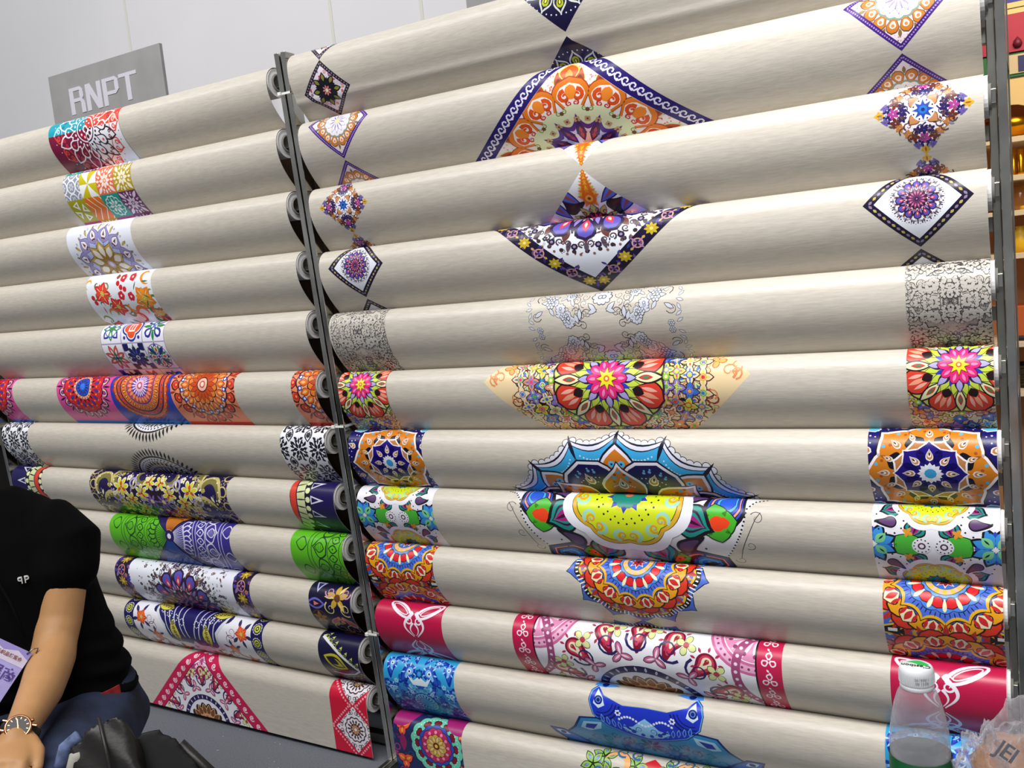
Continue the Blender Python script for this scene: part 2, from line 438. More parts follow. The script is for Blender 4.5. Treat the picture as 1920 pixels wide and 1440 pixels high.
# ------------------------------------------------------------------ the prints, roll by roll (u across the cloth, v down it, metres)
def rect_clip(u0, u1, v0=-0.03, v1=0.24): return [(u0, v0), (u1, v0), (u1, v1), (u0, v1)]
def dia(cx, cy, h): return [(cx, cy - h), (cx + h, cy), (cx, cy + h), (cx - h, cy)]
def bordered_diamond(a, cx, cy, h, bw, border, inner):
    a.at(); a.poly(dia(cx, cy, h), border); a.poly(dia(cx, cy, h - bw * 1.414), inner)
def border_marks(a, cx, cy, h, bw, n, col, size, kind='dot', col2=None):
    """marks along the four border strips of a diamond"""
    hm = h - bw * 0.707
    P = dia(cx, cy, hm)
    tr = []; tr2 = []
    for i in range(4):
        p = np.array(P[i]); q = np.array(P[(i + 1) % 4]); ang = math.atan2(*(q - p)[::-1])
        for k in range(n):
            c = p + (q - p) * (k + 0.5) / n
            if kind == 'dot': t = disc_tri(size, 6)
            elif kind == 'curl':
                tt = np.linspace(0, 1, 9); an = tt * 7; r = size * (1 - 0.75 * tt)
                pp = np.stack([r * np.cos(an), r * np.sin(an)], 1); dd = np.gradient(pp, axis=0); L = np.hypot(dd[:, 0], dd[:, 1])[:, None]
                nn = np.stack([-dd[:, 1], dd[:, 0]], 1) / L * size * 0.16; t = strip(pp + nn, pp - nn)
            else: t = petal_poly('leaf', -size, size, size * 0.55)
            t = t @ rotm(ang).T + c
            (tr2 if (col2 and k % 2) else tr).append(t)
    a.at(); a.add(np.concatenate(tr), col)
    if tr2: a.add(np.concatenate(tr2), col2)
def scatter(a, rng, n, box_, cols, smin, smax, kinds=('leaf', 'dot', 'curl'), inside=None):
    groups = {}
    for i in range(n):
        x = rng.uniform(box_[0], box_[1]); y = rng.uniform(box_[2], box_[3])
        if inside and not inside(x, y): continue
        s = rng.uniform(smin, smax); k = rng.choice(kinds); an = rng.uniform(0, 2 * PI); c = rng.choice(cols)
        if k == 'leaf': t = petal_poly('leaf', -s, s, s * 0.4)
        elif k == 'drop': t = petal_poly('drop', -s, s, s * 0.5)
        elif k == 'dot': t = disc_tri(s * 0.5, 7)
        elif k == 'flower':
            t = np.concatenate([petal_poly('round', s * .2, s, s * .4) @ rotm(2 * PI * j / 5).T for j in range(5)])
        elif k == 'oring':
            an2 = np.linspace(0, 2 * PI, 9, endpoint=False); d = np.stack([np.cos(an2), np.sin(an2)], 1); t = strip(d * s * .6, d * s * .42, True)
        else:
            tt = np.linspace(0, 1, 10); aa = tt * 7.5; r = s * (1 - 0.8 * tt)
            pp = np.stack([r * np.cos(aa), r * np.sin(aa)], 1); dd = np.gradient(pp, axis=0); L = np.hypot(dd[:, 0], dd[:, 1])[:, None]
            nn = np.stack([-dd[:, 1], dd[:, 0]], 1) / L * s * 0.11; t = strip(pp + nn, pp - nn)
        groups.setdefault(c, []).append(t @ rotm(an).T + (x, y))
    a.at()
    for c, t in groups.items(): a.add(np.concatenate(t), c)
def mirror_last(a, n0, cu):
    for it in list(a.items[n0:]):
        t = it[0].copy(); t[:, :, 0] = 2 * cu - t[:, :, 0]; a.items.append((t, it[1], it[2], it[3]))
def mirror_v(a, n0, cv):
    for it in list(a.items[n0:]):
        t = it[0].copy(); t[:, :, 1] = 2 * cv - t[:, :, 1]; a.items.append((t, it[1], it[2], it[3]))
BLK = '#15131a'; NAVY = '#1c1450'; WHT = '#e6e6f0'; CRM = '#e8e3b0'
PRINTS = {}
def put(rack, i, name, art, clip, label): PRINTS.setdefault((rack, i), []).append((name, art, clip, label))

# ---- left rack -------------------------------------------------------------------------------------------
def L1():
    a = Art(); cx, cy = 0.72, 0.061
    for (x0, x1, y0, y1, base, l1, l2, l3) in [(0.55, cx, -0.03, cy, '#12a0b4', '#f2f2f6', '#bfe8ee', '#0b6f86'), (cx, 0.87, -0.03, cy, '#dd4336', '#f6f0ee', '#f7c6bc', '#8d1e20'),
                                               (0.55, cx, cy, 0.24, '#7d0f3c', '#f4eef2', '#e2493c', '#d9304a'), (cx, 0.87, cy, 0.24, '#eeeef6', '#2b1a2c', '#e2584c', '#6b2030')]:
        a.clip = [(x0, y0), (x1, y0), (x1, y1), (x0, y1)]
        a.at(); a.rect(x0, y0, x1, y1, base)
        mandala(a, cx, cy, 0.145, [
            ('pet', 'ogee', 12, .70, .98, .17, l2), ('pet', 'ogee', 12, .72, .94, .14, base),
            ('curl', 12, .82, .055, .035, l2), ('pet', 'leaf', 12, .38, .86, .13, l1, None, 0, PI / 12), ('pet', 'leaf', 12, .42, .82, .10, base, None, 0, PI / 12),
            ('curl', 12, .68, .04, .03, l3, PI / 12), ('pet', 'drop', 12, .30, .62, .10, l1), ('pet', 'drop', 12, .34, .58, .075, base),
            ('dots', 12, .50, .03, l2), ('dots', 24, .30, .025, l1), ('dots', 36, .94, .012, l1), ('ring', .22, .245, l1), ('dots', 10, .15, .04, l3), ('dots', 10, .15, .022, l1),
            ('disc', .07, l1), ('disc', .04, l3)])
    a.clip = None
    put('L', 1, 'printed_panel', a, rect_clip(0.556, 0.862), 'panel with white heart mandala over teal, red, maroon and white quarters')
def tile(a, x, y, s, kind):
    h = s / 2; a.at(x, y)
    sq = lambda c, k=1.0: a.rect(-h * k, -h * k, h * k, h * k, c)
    old = a.clip; a.clip = [(x - h, y - h), (x + h, y - h), (x + h, y + h), (x - h, y + h)]
    if kind == 'lattice':
        sq('#8d93a6')
        for dx in (-h, 0, h):
            for dy in (-h, 0, h):
                a.at(x + dx, y + dy); a.ring(h * .42, h * .54, '#eef0f4', 16); a.petals('leaf', 6, h * .05, h * .34, h * .09, '#c9ccd8')
    elif kind == 'pinwheel':
        sq('#f4f4f2'); a.at(x, y)
        for k in range(4):
            a.M = rotm(k * PI / 2); a.poly([(0, 0), (h, 0), (h, h)], '#c9bd10')
        a.at()
    elif kind in ('coral', 'mustard', 'purplelace'):
        c, l = {'coral': ('#e0714f', '#fbe6dc'), 'mustard': ('#b79a1e', '#f4ecd0'), 'purplelace': ('#6a2c63', '#e9d6ea')}[kind]
        sq(c); a.at(x, y, 0, h)
        a.petals('leaf', 8, .1, .6, .12, l); a.dots(8, .72, .1, l, PI / 8); a.petals('leaf', 4, .55, 1.3, .14, l, None, 0, PI / 4); a.dots(16, .9, .06, l); a.petals('leaf', 4, .62, .98, .1, l); a.disc(.16, c); a.disc(.09, l)
    elif kind == 'limetri':
        sq('#a9a414'); a.at(x, y, 0, h)
        for k in range(4):
            a.M = rotm(k * PI / 2 + .4) * h; a.poly([(.1, .1), (.85, .25), (.25, .85)], '#f2f4e6'); a.poly([(.3, .3), (.62, .36), (.36, .62)], '#a9a414')
    elif kind == 'chevron':
        sq('#e8741e'); a.at(x, y, 0, h)
        for k in (-1.2, -.5, .2, .9):
            a.stroke([(-.1 + k, -1), (.75 + k, 0), (-.1 + k, 1)], .08, '#fbeede')
    elif kind == 'teal':
        sq('#18998b'); a.at(x, y, 0, h); a.scal(.8, .1, 12, '#e6f4f0'); a.scal(.72, .09, 12, '#18998b'); a.petals('drop', 8, .12, .6, .12, '#e6f4f0'); a.dots(12, .66, .05, '#e6f4f0'); a.disc(.12, '#f2f2f2')
    elif kind == 'magenta':
        sq('#b0377c'); a.at(x, y, 0, h); a.petals('leaf', 8, .1, .8, .14, '#efc6dd')
    # azulejo tiles
    elif kind == 'az1':
        sq('#eceaf4'); a.at(x, y, 0, h); a.petals('leaf', 4, .1, .95, .3, '#2a2f86', None, 0, PI / 4); a.petals('leaf', 4, .2, .8, .18, '#eceaf4', None, 0, PI / 4); a.petals('leaf', 4, .1, .85, .2, '#2f8a3c'); a.petals('leaf', 4, .25, .7, .1, '#eceaf4'); a.ring(.55, .62, '#4b6fc0', 20); a.disc(.15, '#2f8a3c')
    elif kind == 'az2':
        sq('#eceaf4'); a.at(x, y, 0, h); a.scal(.72, .22, 4, '#2b2f8e', PI / 4); a.scal(.6, .2, 4, '#eceaf4', PI / 4); a.scal(.52, .2, 4, '#e4531c', PI / 4); a.rect(-.3, -.3, .3, .3, '#f0e6ea'); a.rect(-.2, -.2, -.04, .2, '#e4531c'); a.rect(.04, -.2, .2, .2, '#e4531c'); a.dots(4, .95, .12, '#2b2f8e', PI / 4)
    elif kind == 'az3':
        sq('#eceaf4'); a.at(x, y, 0, h); a.petals('drop', 4, .08, .95, .3, '#27348f', None, 0, PI / 4); a.petals('drop', 4, .3, .8, .14, '#eceaf4', None, 0, PI / 4); a.petals('leaf', 4, .2, 1, .12, '#2e8347'); a.ring(.3, .38, '#2e8347', 16); a.disc(.14, '#5874c8')
    elif kind == 'az4':
        sq('#efecf3'); a.at(x, y, 0, h); a.petals('leaf', 8, .15, .95, .17, '#d85a4c', '#7a2030', .03, PI / 8); a.petals('leaf', 8, .3, .7, .07, '#efecf3', None, 0, PI / 8); a.petals('leaf', 4, .05, .5, .12, '#2f7a45'); a.disc(.13, '#2a2f86')
    elif kind == 'az5':
        sq('#eceaf4'); a.at(x, y, 0, h); a.scal(.55, .28, 10, '#1b1c58', 0); a.petals('leaf', 10, .2, .62, .05, '#4b59b8'); a.petals('leaf', 4, .75, 1.35, .34, '#1b1c58', None, 0, PI / 4); a.petals('tri', 4, .72, .98, .1, '#2f7a45'); a.disc(.16, '#eceaf4'); a.disc(.09, '#1b1c58')
    elif kind == 'az6':
        sq('#eceaf4'); a.at(x, y, 0, h); a.petals('leaf', 8, .1, 1.0, .15, '#24307e', None, 0, 0); a.petals('leaf', 8, .3, .85, .1, '#2f8a4c', None, 0, PI / 8); a.petals('leaf', 4, .25, .75, .18, '#eceaf4'); a.petals('leaf', 4, .32, .66, .11, '#d8552c'); a.ring(.84, .9, '#7a6aa8', 20); a.disc(.1, '#24307e')
    a.clip = old; a.at()
def L2():
    a = Art(); s = 0.0735; u0 = 0.575; v0 = 0.027
    rows = [['teal', 'purplelace', 'coral', 'lattice'], ['lattice', 'pinwheel', 'coral', 'mustard'], ['limetri', 'chevron', 'teal', 'purplelace'], ['magenta', 'mustard', 'magenta', 'purplelace']]
    for r, row in enumerate(rows):
        for c, k in enumerate(row): tile(a, u0 + s * (c + .5), v0 + s * (r - 1 + .5), s, k)
    put('L', 2, 'printed_panel', a, rect_clip(u0, u0 + 4 * s), 'patchwork of eight small coloured tiles')
def L3():
    a = Art(); a.rect(0.5, -.04, 0.9, .25, '#e3e6f2')
    mandala(a, .685, .146, .128, [
        ('pet', 'leaf', 24, .8, 1.0, .035, '#b8a25a', None, 0, 0), ('curl', 24, .95, .03, .012, '#4a3a52', .06),
        ('pet', 'ogee', 12, .55, .93, .19, '#9a93c8', '#5a4a8a', .012), ('pet', 'leaf', 12, .6, .86, .09, '#f0ecf2', '#4a3350', .012),
        ('pet', 'tri', 12, .62, .8, .06, '#6a3a4a'), ('pet', 'tri', 12, .66, .8, .045, '#f0ecf2'), ('pet', 'tri', 12, .7, .82, .035, '#6a3a4a'),
        ('pet', 'ogee', 12, .3, .66, .15, '#b8c0e6', '#6a62a0', .01, PI / 12),
        ('pet', 'ogee', 10, .1, .6, .16, '#c5a64c', '#5a4020', .015), ('pet', 'leaf', 10, .2, .5, .085, '#efe6dc'), ('pet', 'leaf', 10, .12, .3, .04, '#a97a20', None, 0, PI / 10),
        ('disc', .13, '#b9a0c8'), ('ring', .1, .13, '#a97a20'), ('disc', .06, '#e8d8e8')], PI / 12)
    put('L', 3, 'printed_panel', a, rect_clip(.543, .826), 'white panel with lilac and gold flower mandala')
def flowerhead(a, x, y, s, rot, c1, c2, c3):
    a.at(x, y, rot, s); a.petals('leaf', 5, .1, 1.0, .3, c1, None, 0, 0); a.at(x, y, rot + .6, s); a.petals('leaf', 5, .1, .8, .22, c2); a.at(x, y, rot, s); a.petals('leaf', 5, .2, .8, .04, c3); a.disc(.22, '#ead35a', 12); a.dots(6, .13, .04, '#6a7a20')
def leafcurl(a, x, y, s, rot, col, flip=False):
    a.at(x, y, rot, s, 1, flip); t = np.linspace(0, 1, 14)
    pts = np.stack([np.cos(t * 4.2) * (1 - .55 * t), np.sin(t * 4.2) * (1 - .55 * t)], 1); 
    d = np.gradient(pts, axis=0); L = np.hypot(d[:, 0], d[:, 1])[:, None]; n = np.stack([-d[:, 1], d[:, 0]], 1) / L * (.22 * np.sin(PI * np.clip(t * .9 + .05, 0, 1)))[:, None]
    a.add(strip(pts + n, pts - n), col)
def L4():
    a = Art(); a.rect(.5, -.05, .9, .25, '#e6ebf2'); rng = random.Random(4)
    greens = ['#5f7d3a', '#3f6a3a', '#7d8a3a']
    for (x, y, s, r, c1, c2) in [(.655, .075, .036, -1.2, '#d8232b', '#e8482c'), (.70, .118, .034, .5, '#c81f26', '#e0402c'), (.825, .10, .042, -.9, '#e8801c', '#f09a30'), (.845, .155, .030, .3, '#e06a18', '#f09a30'), (.86, .19, .035, .3, '#c81f26', '#a01830'), (.64, .19, .025, 0, '#d8232b', '#e8482c')]:
        for k in range(5): leafcurl(a, x + rng.uniform(-.035, .035), y + rng.uniform(-.03, .035), rng.uniform(.01, .02), rng.uniform(0, 6), rng.choice(greens), k % 2)
        a.at(x, y, r, s)
        flowerhead(a, x, y, s, r, c1, c2, '#f4d0a0')
    for (x, y, s, r, c) in [(.755, .12, .022, 0, '#e88a20'), (.79, .145, .03, 2.4, '#e8701c'), (.845, .035, .025, 1.2, '#e88a20'), (.60, .045, .018, 2, '#e0a030'), (.76, .165, .022, 4, '#d8302c'), (.665, .14, .02, 3, '#e8801c')]: leafcurl(a, x, y, s, r, c)
    for (x, y) in [(.75, .035), (.79, .035), (.775, .09), (.735, .085)]: a.at(x, y, 0, .014); a.flower(1, '#d8233a', 5, '#f4f0e0')
    for (x, y) in [(.725, .03), (.728, .05), (.74, .062), (.755, .068), (.61, .085), (.615, .1)]: a.at(x, y, 0, .008); a.disc(1, '#c81f2a', 9)
    for k in range(14): a.at(rng.uniform(.59, .86), rng.uniform(.01, .2), rng.uniform(0, 6), .014); a.petals('leaf', 1, -1, 1, .16, rng.choice(greens + ['#c8303a']))
    put('L', 4, 'printed_panel', a, rect_clip(.587, .868), 'white panel with red and orange folk flowers')
def L5():
    a = Art(); s = .091; u0 = .606; v0 = -.018
    rows = [['az1', 'az2', 'az3'], ['az4', 'az5', 'az6'], ['az5', 'az4', 'az1']]
    for r, row in enumerate(rows):
        for c, k in enumerate(row): tile(a, u0 + s * (c + .5), v0 + s * (r + .5), s, k)
    a.at()
    for c in range(4): a.rect(u0 + s * c - .0016, -.03, u0 + s * c + .0016, .24, '#a79cc4')
    for r in range(4): a.rect(u0, v0 + s * r - .0016, u0 + 3 * s, v0 + s * r + .0016, '#a79cc4')
    put('L', 5, 'printed_panel', a, rect_clip(u0, u0 + 3 * s), 'white panel of six painted tiles')
def l6_red(a, x, y):
    mandala(a, x, y, .118, [
        ('pet', 'round', 16, .7, 1.02, .13, '#2a1430', None, 0, 0), ('pet', 'round', 16, .7, .97, .11, '#f0c0b0'), ('pet', 'leaf', 16, .76, .95, .06, '#5a3a9a'), ('dots', 16, .86, .03, '#e8383a'),
        ('pet', 'leaf', 16, .8, 1.1, .03, '#2a1430', None, 0, PI / 16), ('scal', .76, .06, 16, '#2a1430', PI / 16), ('scal', .73, .05, 16, '#d8222c', PI / 16),
        ('dots', 16, .66, .03, '#f0b060'), ('pet', 'leaf', 16, .45, .66, .035, '#3a3aa8', '#2a1020', .01), ('dots', 16, .56, .025, '#f0b060', PI / 16), ('pet', 'leaf', 16, .3, .5, .03, '#2a1020', None, 0, PI / 16),
        ('disc', .36, '#f2b49a'), ('dots', 20, .33, .022, '#7a2a3a'), ('disc', .28, '#3a1430'), ('disc', .26, '#2450c8'), ('pet', 'leaf', 14, .1, .24, .02, '#16246a'), ('disc', .09, '#3a78e0')], PI / 16, .9)
def l6_blue(a, x, y):
    mandala(a, x, y, .118, [
        ('scal', .98, .06, 28, '#a02828'), ('scal', .93, .05, 28, '#e06a30'), ('dots', 28, .94, .02, '#f4c060'), ('ring', .84, .88, '#2a1840'), ('scal', .8, .04, 28, '#d84a28'), ('dots', 28, .8, .025, '#2440b0'), ('ring', .7, .74, '#2a1840'),
        ('disc', .7, '#e87a3a'), ('pet', 'drop', 26, .5, .68, .045, '#7a1828'), ('pet', 'drop', 26, .52, .66, .025, '#f0b04a'), ('ring', .47, .5, '#2030a0'), ('disc', .46, '#c83a3a'), ('pet', 'leaf', 22, .28, .46, .04, '#f09a6a'),
        ('disc', .3, '#5a3aa8'), ('pet', 'leaf', 20, .14, .3, .02, '#f0d8e8'), ('disc', .16, '#e8b8d8'), ('ring', .06, .09, '#b02a3a'), ('disc', .04, '#f0e8f0')], 0, .95)
def l6_peach(a, x, y):
    mandala(a, x, y, .128, [
        ('pet', 'leaf', 18, .85, 1.12, .025, '#8a3020', None, 0, PI / 18), ('dots', 18, 1.03, .025, '#c8502a', PI / 18), ('pet', 'round', 18, .72, .98, .13, '#3a1420'), ('pet', 'round', 18, .74, .94, .1, '#e0502a'), ('pet', 'leaf', 18, .72, .92, .06, '#c82a30'), ('dots', 18, .82, .03, '#f0a040'),
        ('scal', .72, .04, 18, '#3a1420', PI / 18), ('scal', .69, .03, 18, '#f0a878', PI / 18), ('pet', 'bar', 18, .6, .7, .05, '#2440a8', None, 0, PI / 18), ('dots', 18, .65, .03, '#f2f0f0', PI / 18), ('pet', 'leaf', 18, .42, .66, .07, '#e86a1c', '#3a1420', .012), ('pet', 'leaf', 18, .48, .62, .03, '#f6b870'),
        ('scal', .4, .06, 16, '#3a1420'), ('scal', .38, .05, 16, '#e88030'), ('pet', 'leaf', 16, .14, .38, .045, '#c8481c', '#5a1c18', .01), ('disc', .17, '#5a1c20'), ('disc', .14, '#f0b8a0'), ('disc', .08, '#b0584a'), ('disc', .05, '#f4d0c0')])
def L6():
    def pan(x0, x1, base, strip_c, f, cx, lab):
        a = Art(); a.rect(x0, -.04, x1, .25, base); f(a, cx, .045); a.at(); a.rect(x0, .170, x1, .25, strip_c)
        put('L', 6, 'printed_panel', a, rect_clip(x0, x1), lab)
    pan(0, .112, '#e0509c', '#2f8ad8', l6_red, -.012, 'pink edge panel with red half mandala')
    pan(.345, .604, '#e0509c', '#2f8ad8', l6_red, .474, 'pink panel with red and blue mandala')
    pan(.604, .865, '#1d3fb4', '#2a8ae0', l6_blue, .735, 'blue panel with orange ringed mandala')
    pan(.865, 1.115, '#f08c64', '#d83a2a', l6_peach, .994, 'peach panel with orange mandala')
    pan(1.318, 1.40, '#f08c64', '#d83a2a', l6_peach, 1.43, 'peach edge panel with orange half mandala')
def damask(a, x0, x1, k=1.0):
    a.rect(x0, -.04, x1, .25, '#e9eaf0'); k = .86; px, py = .075 * k, .088 * k
    s0 = a.lay; T = []; T2 = []
    for i in range(-1, int((x1 - x0) / px) + 2):
        for j in range(-1, 4):
            for (dx, dy, kind) in ((0, 0, 0), (.5, .5, 1)):
                c = np.array([x0 + .036 * k + (i + dx) * px, .036 + (j + dy) * py])
                if kind == 0:
                    t = [petal_poly('leaf', -.022 * k, .022 * k, .015 * k) @ rotm(PI / 2).T]
                    T2.append(petal_poly('leaf', -.017 * k, .017 * k, .010 * k) @ rotm(PI / 2).T + c)
                    t2 = [petal_poly('leaf', 0, .011 * k, .003 * k) @ rotm(2 * PI * q / 8).T for q in range(8)]
                    T.append(('top', np.concatenate(t2) + c))
                    t += [petal_poly('leaf', .020 * k, .036 * k, .004 * k) @ rotm(2 * PI * q / 8 + PI / 8).T for q in range(8)]
                else:
                    t = [petal_poly('leaf', .003 * k, .022 * k, .0055 * k) @ rotm(2 * PI * q / 6).T for q in range(6)] + [petal_poly('leaf', .016 * k, .036 * k, .0036 * k) @ rotm(2 * PI * q / 14 + .3).T for q in range(14)] + [disc_tri(.0034 * k, 7) + np.array([.026 * k * math.cos(q * .9), .026 * k * math.sin(q * .9)]) for q in range(7)]
                T.append(('b', np.concatenate(t) + c))
    a.at(); a.add(np.concatenate([t for n, t in T if n == 'b']), '#16182a'); a.add(np.concatenate(T2), '#e9eaf0'); a.add(np.concatenate([t for n, t in T if n == 'top']), '#16182a')
def L7():
    for x0, x1, lab in ((0, .142, 'black and white damask edge band beside dark shelves'), (1.248, 1.4, 'black and white damask edge band at the post')):
        a = Art(); damask(a, x0, x1); put('L', 7, 'printed_band', a, rect_clip(x0, x1), lab)
    for cy, lab in ((-.094, 'black leaf ringed half medallion at the crest'), (.246, 'black leaf ringed half medallion lower on the cloth')):
        a = Art()
        mandala(a, .722, cy, .162, [('pet', 'leaf', 64, .82, 1.0, .024, '#15161e'), ('ring', .80, .83, '#15161e', 80), ('ring', .68, .79, '#e2e4ec'), ('dots', 60, .75, .02, '#15161e'), ('dots', 60, .70, .018, '#15161e', PI / 60),
                                    ('pet', 'leaf', 40, .56, .7, .03, '#15161e'), ('dots', 40, .6, .012, '#dfe2ea'), ('ring', .5, .56, '#8f93b8'), ('dots', 40, .53, .02, '#1c1c40'), ('pet', 'leaf', 30, .3, .52, .03, '#25264a'), ('disc', .3, '#dfe2ea')])
        put('L', 7, 'printed_medallion', a, rect_clip(.55, .9, -.02 if cy < 0 else .06, .235), lab)
def paisley_fan(a, x, y, R, flip):
    """striped paisley arcs of the navy panels"""
    a.at(x, y, 0, R, 1, flip)
    t = np.linspace(-.9, .9, 20)
    def arc(r, w, c, amp=0): a.stroke(np.stack([np.cos(t) * r, np.sin(t) * r * 1.25], 1), w, c)
    a.petals('tri', 26, .98, 1.25, .07, '#d8dce8'); a.petals('tri', 26, 1.0, 1.15, .045, '#1c1450')
    arc(.92, .12, '#141020'); a.dots(40, .92, .05, '#dfe6b8'); arc(.78, .16, '#cfd6a0'); arc(.62, .12, '#d8402c'); arc(.5, .12, '#141020'); a.dots(26, .5, .05, '#dfe6b8'); arc(.36, .16, '#cfd6a0'); arc(.22, .1, '#d8402c'); arc(.1, .1, '#cfd6a0')
    a.petals('leaf', 40, 0.66, .9, .012, '#2a2430')
def L8():
    for x0, x1, cx, fl, lab in ((0, .165, .24, True, 'navy edge band with green and red paisley arcs under the shoulder'), (1.25, 1.4, 1.16, False, 'navy edge band with green and red paisley arcs at the post')):
        a = Art(); a.rect(x0, -.04, x1, .25, NAVY); paisley_fan(a, cx, .06, .165, fl); a.at(); put('L', 8, 'printed_band', a, rect_clip(x0, x1), lab)
    a = Art(); cu = .715; a.rect(.4, -.04, 1.03, .25, '#1a0f46'); rng = random.Random(8)
    a.at(); a.poly([(.50, .14), (.62, .05), (.81, .05), (.93, .14), (.95, .25), (.48, .25)], '#241028')
    n0 = len(a.items)
    for r in range(6): a.at(.425 + .008 * (r % 2), .01 + .045 * r, 0, .022); a.ring(.55, .75, '#c9b46a', 14); a.petals('leaf', 10, .8, 1.15, .06, '#c9b46a')
    for (x, y, s, rot) in [(.49, .055, .05, 2.4), (.52, .125, .055, 3.4), (.56, .02, .045, 1.2), (.60, .17, .05, 5), (.47, .16, .035, 1.5), (.65, .02, .035, 0)]:
        leafcurl(a, x, y, s, rot, '#c6b878'); leafcurl(a, x, y, s * .8, rot + .1, '#7a7238'); a.at(x, y, rot, s); a.dots(9, .8, .05, '#f0ead0')
    for (x, y, s, rot) in [(.565, .06, .035, -2), (.60, .10, .03, -1.2), (.655, .075, .03, -1.6), (.64, .135, .03, -1.4), (.56, .13, .026, -2), (.69, .04, .026, -1.6), (.60, .165, .028, -1.2), (.53, .19, .025, -1)]:
        a.at(x, y, rot, s); a.petals('round', 7, .1, 1.0, .22, '#f0ead8', None, 0, 0); a.petals('round', 7, .1, .88, .17, '#d6cf2e'); a.petals('leaf', 3, .05, .6, .14, '#c8492c', None, 0, .4)
    for (x, y, s, rot) in [(.62, .045, .022, 0), (.535, .09, .022, 2), (.66, .11, .02, 4), (.58, .19, .02, 1), (.69, .16, .018, 3)]:
        a.at(x, y, rot, s); a.ring(.5, .8, '#a9a2cc', 12); a.petals('leaf', 3, .6, 1.5, .16, '#8a84c0')
    for (x, y, s) in [(.69, .10, .026), (.70, .135, .022), (.665, .16, .02)]: a.at(x, y, 0, s); a.petals('leaf', 7, .1, 1.1, .18, '#8a64b8'); a.disc(.3, '#f0e0a0', 10)
    scatter(a, rng, 80, (.44, .71, .0, .22), ['#e9e2c0', '#c9b46a', '#cfc83a', '#9a94c8'], .004, .011, ('leaf', 'curl', 'dot', 'flower'))
    mirror_last(a, n0, cu)
    put('L', 8, 'printed_panel', a, rect_clip(.414, 1.014), 'navy panel with yellow and gold paisley scrolls')
def parasol(a, cx, cy):
    """wedges of big henna leaves meeting in a point"""
    def wedge(a0, a1, r, base, line, fine=True):
        t = np.linspace(a0, a1, 18); P = np.vstack([[(0, 0)], np.stack([np.cos(t) * r, np.sin(t) * r], 1)])
        a.at(cx, cy); a.add(fan(P[1:-0 or None], (0, 0))[:-1], base)
        for rr in (.06, .10, .112, .15, .205, .217):
            if rr < r: a.stroke(np.stack([np.cos(t) * rr, np.sin(t) * rr], 1), .0022, line)
        n = 12
        for k in range(n + 1):
            an = a0 + (a1 - a0) * k / n; a.stroke([(math.cos(an) * .02, math.sin(an) * .02), (math.cos(an) * .058, math.sin(an) * .058)], .0016, line)
        for k in range(7):
            an = a0 + (a1 - a0) * (k + .5) / 7
            a.at(cx, cy, an); a.petals('ogee', 1, .062, .098, .012, line); a.petals('ogee', 1, .065, .092, .008, base); a.petals('leaf', 1, .116, .148, .012, line); a.petals('leaf', 1, .12, .144, .0085, base); a.petals('dot', 1, .13, .135, .003, line)
        for k in range(4):
            an = a0 + (a1 - a0) * (k + .5) / 4
            a.at(cx, cy, an); a.petals('ogee', 1, .153, .203, .03, line); a.petals('ogee', 1, .157, .198, .026, base); a.petals('leaf', 1, .16, .195, .014, line); a.petals('leaf', 1, .163, .192, .011, base)
            for q in range(5): a.stroke([(.165 + q * .006, -.009), (.168 + q * .006, .009)], .0012, line)
            a.petals('leaf', 1, .22, .26, .02, line); a.petals('leaf', 1, .223, .257, .016, base)
        a.at(cx, cy)
    wedge(2.42, 3.75, .30, '#5cb81e', '#143c1c'); wedge(-.62, .72, .30, '#3a2f8e', '#dcdcf0'); wedge(1.0, 2.25, .2, '#2458b8', '#143a86'); wedge(-2.1, -.9, .16, '#e08a2c', '#8a4a18'); a.at(cx, cy); a.disc(.018, '#26165c'); a.disc(.008, '#e8e4f0')
def L9():
    a = Art(); a.rect(.4, -.04, 1.05, .25, '#221a5a'); a.at(); a.poly([(.45, -.04), (.62, -.04), (.45, .06)], '#d83a34')
    for k in range(5): a.at(.478 + .03 * k, .004 + .006 * (k % 2), 0, .012); a.ring(.5, .8, '#f6e6d8', 12)
    a.at(); a.poly([(.93, .06), (1.02, .0), (1.02, .25), (.86, .25)], '#5cc022')
    for k in range(3): a.at(.94 + .03 * k, .175 - .01 * k, 0, .035); a.petals('round', 6, .2, 1, .3, '#2f6ac0', '#e8ecf4', .06)
    for k in range(4): a.at(.49 + .045 * k, .155 + .018 * k, 0, .03); a.petals('leaf', 7, .2, 1, .2, '#e8e8f4'); a.petals('leaf', 7, .3, .85, .12, '#221a5a')
    a.at(); a.poly([(.94, -.04), (1.02, -.04), (1.02, .04), (.95, .05)], '#e8e8f2')
    for k in range(3): a.at(.965 + .01 * k, .012 + .014 * k, 0, .014); a.ring(.8, .95, '#2a2260', 14)
    parasol(a, .742, .0625)
    put('L', 9, 'printed_panel', a, rect_clip(.468, .992), 'panel with green and indigo henna wedges meeting in a point')
    a = Art(); a.rect(1.2, -.04, 1.42, .25, '#1a1a52'); a.at(); a.poly([(1.2, -.04), (1.33, -.04), (1.2, .06)], '#d83a34')
    for k in range(4): a.at(1.235 + .028 * k, .004, 0, .012); a.ring(.5, .8, '#f6e6d8', 12)
    for k in range(4): a.at(1.26 + .045 * k, .155 + .02 * k, 0, .034); a.petals('leaf', 7, .2, 1, .2, '#e8e8f4'); a.petals('leaf', 7, .3, .85, .12, '#221a5a')
    parasol(a, 1.50, .07)
    put('L', 9, 'printed_band', a, rect_clip(1.222, 1.4), 'green henna leaf edge band')
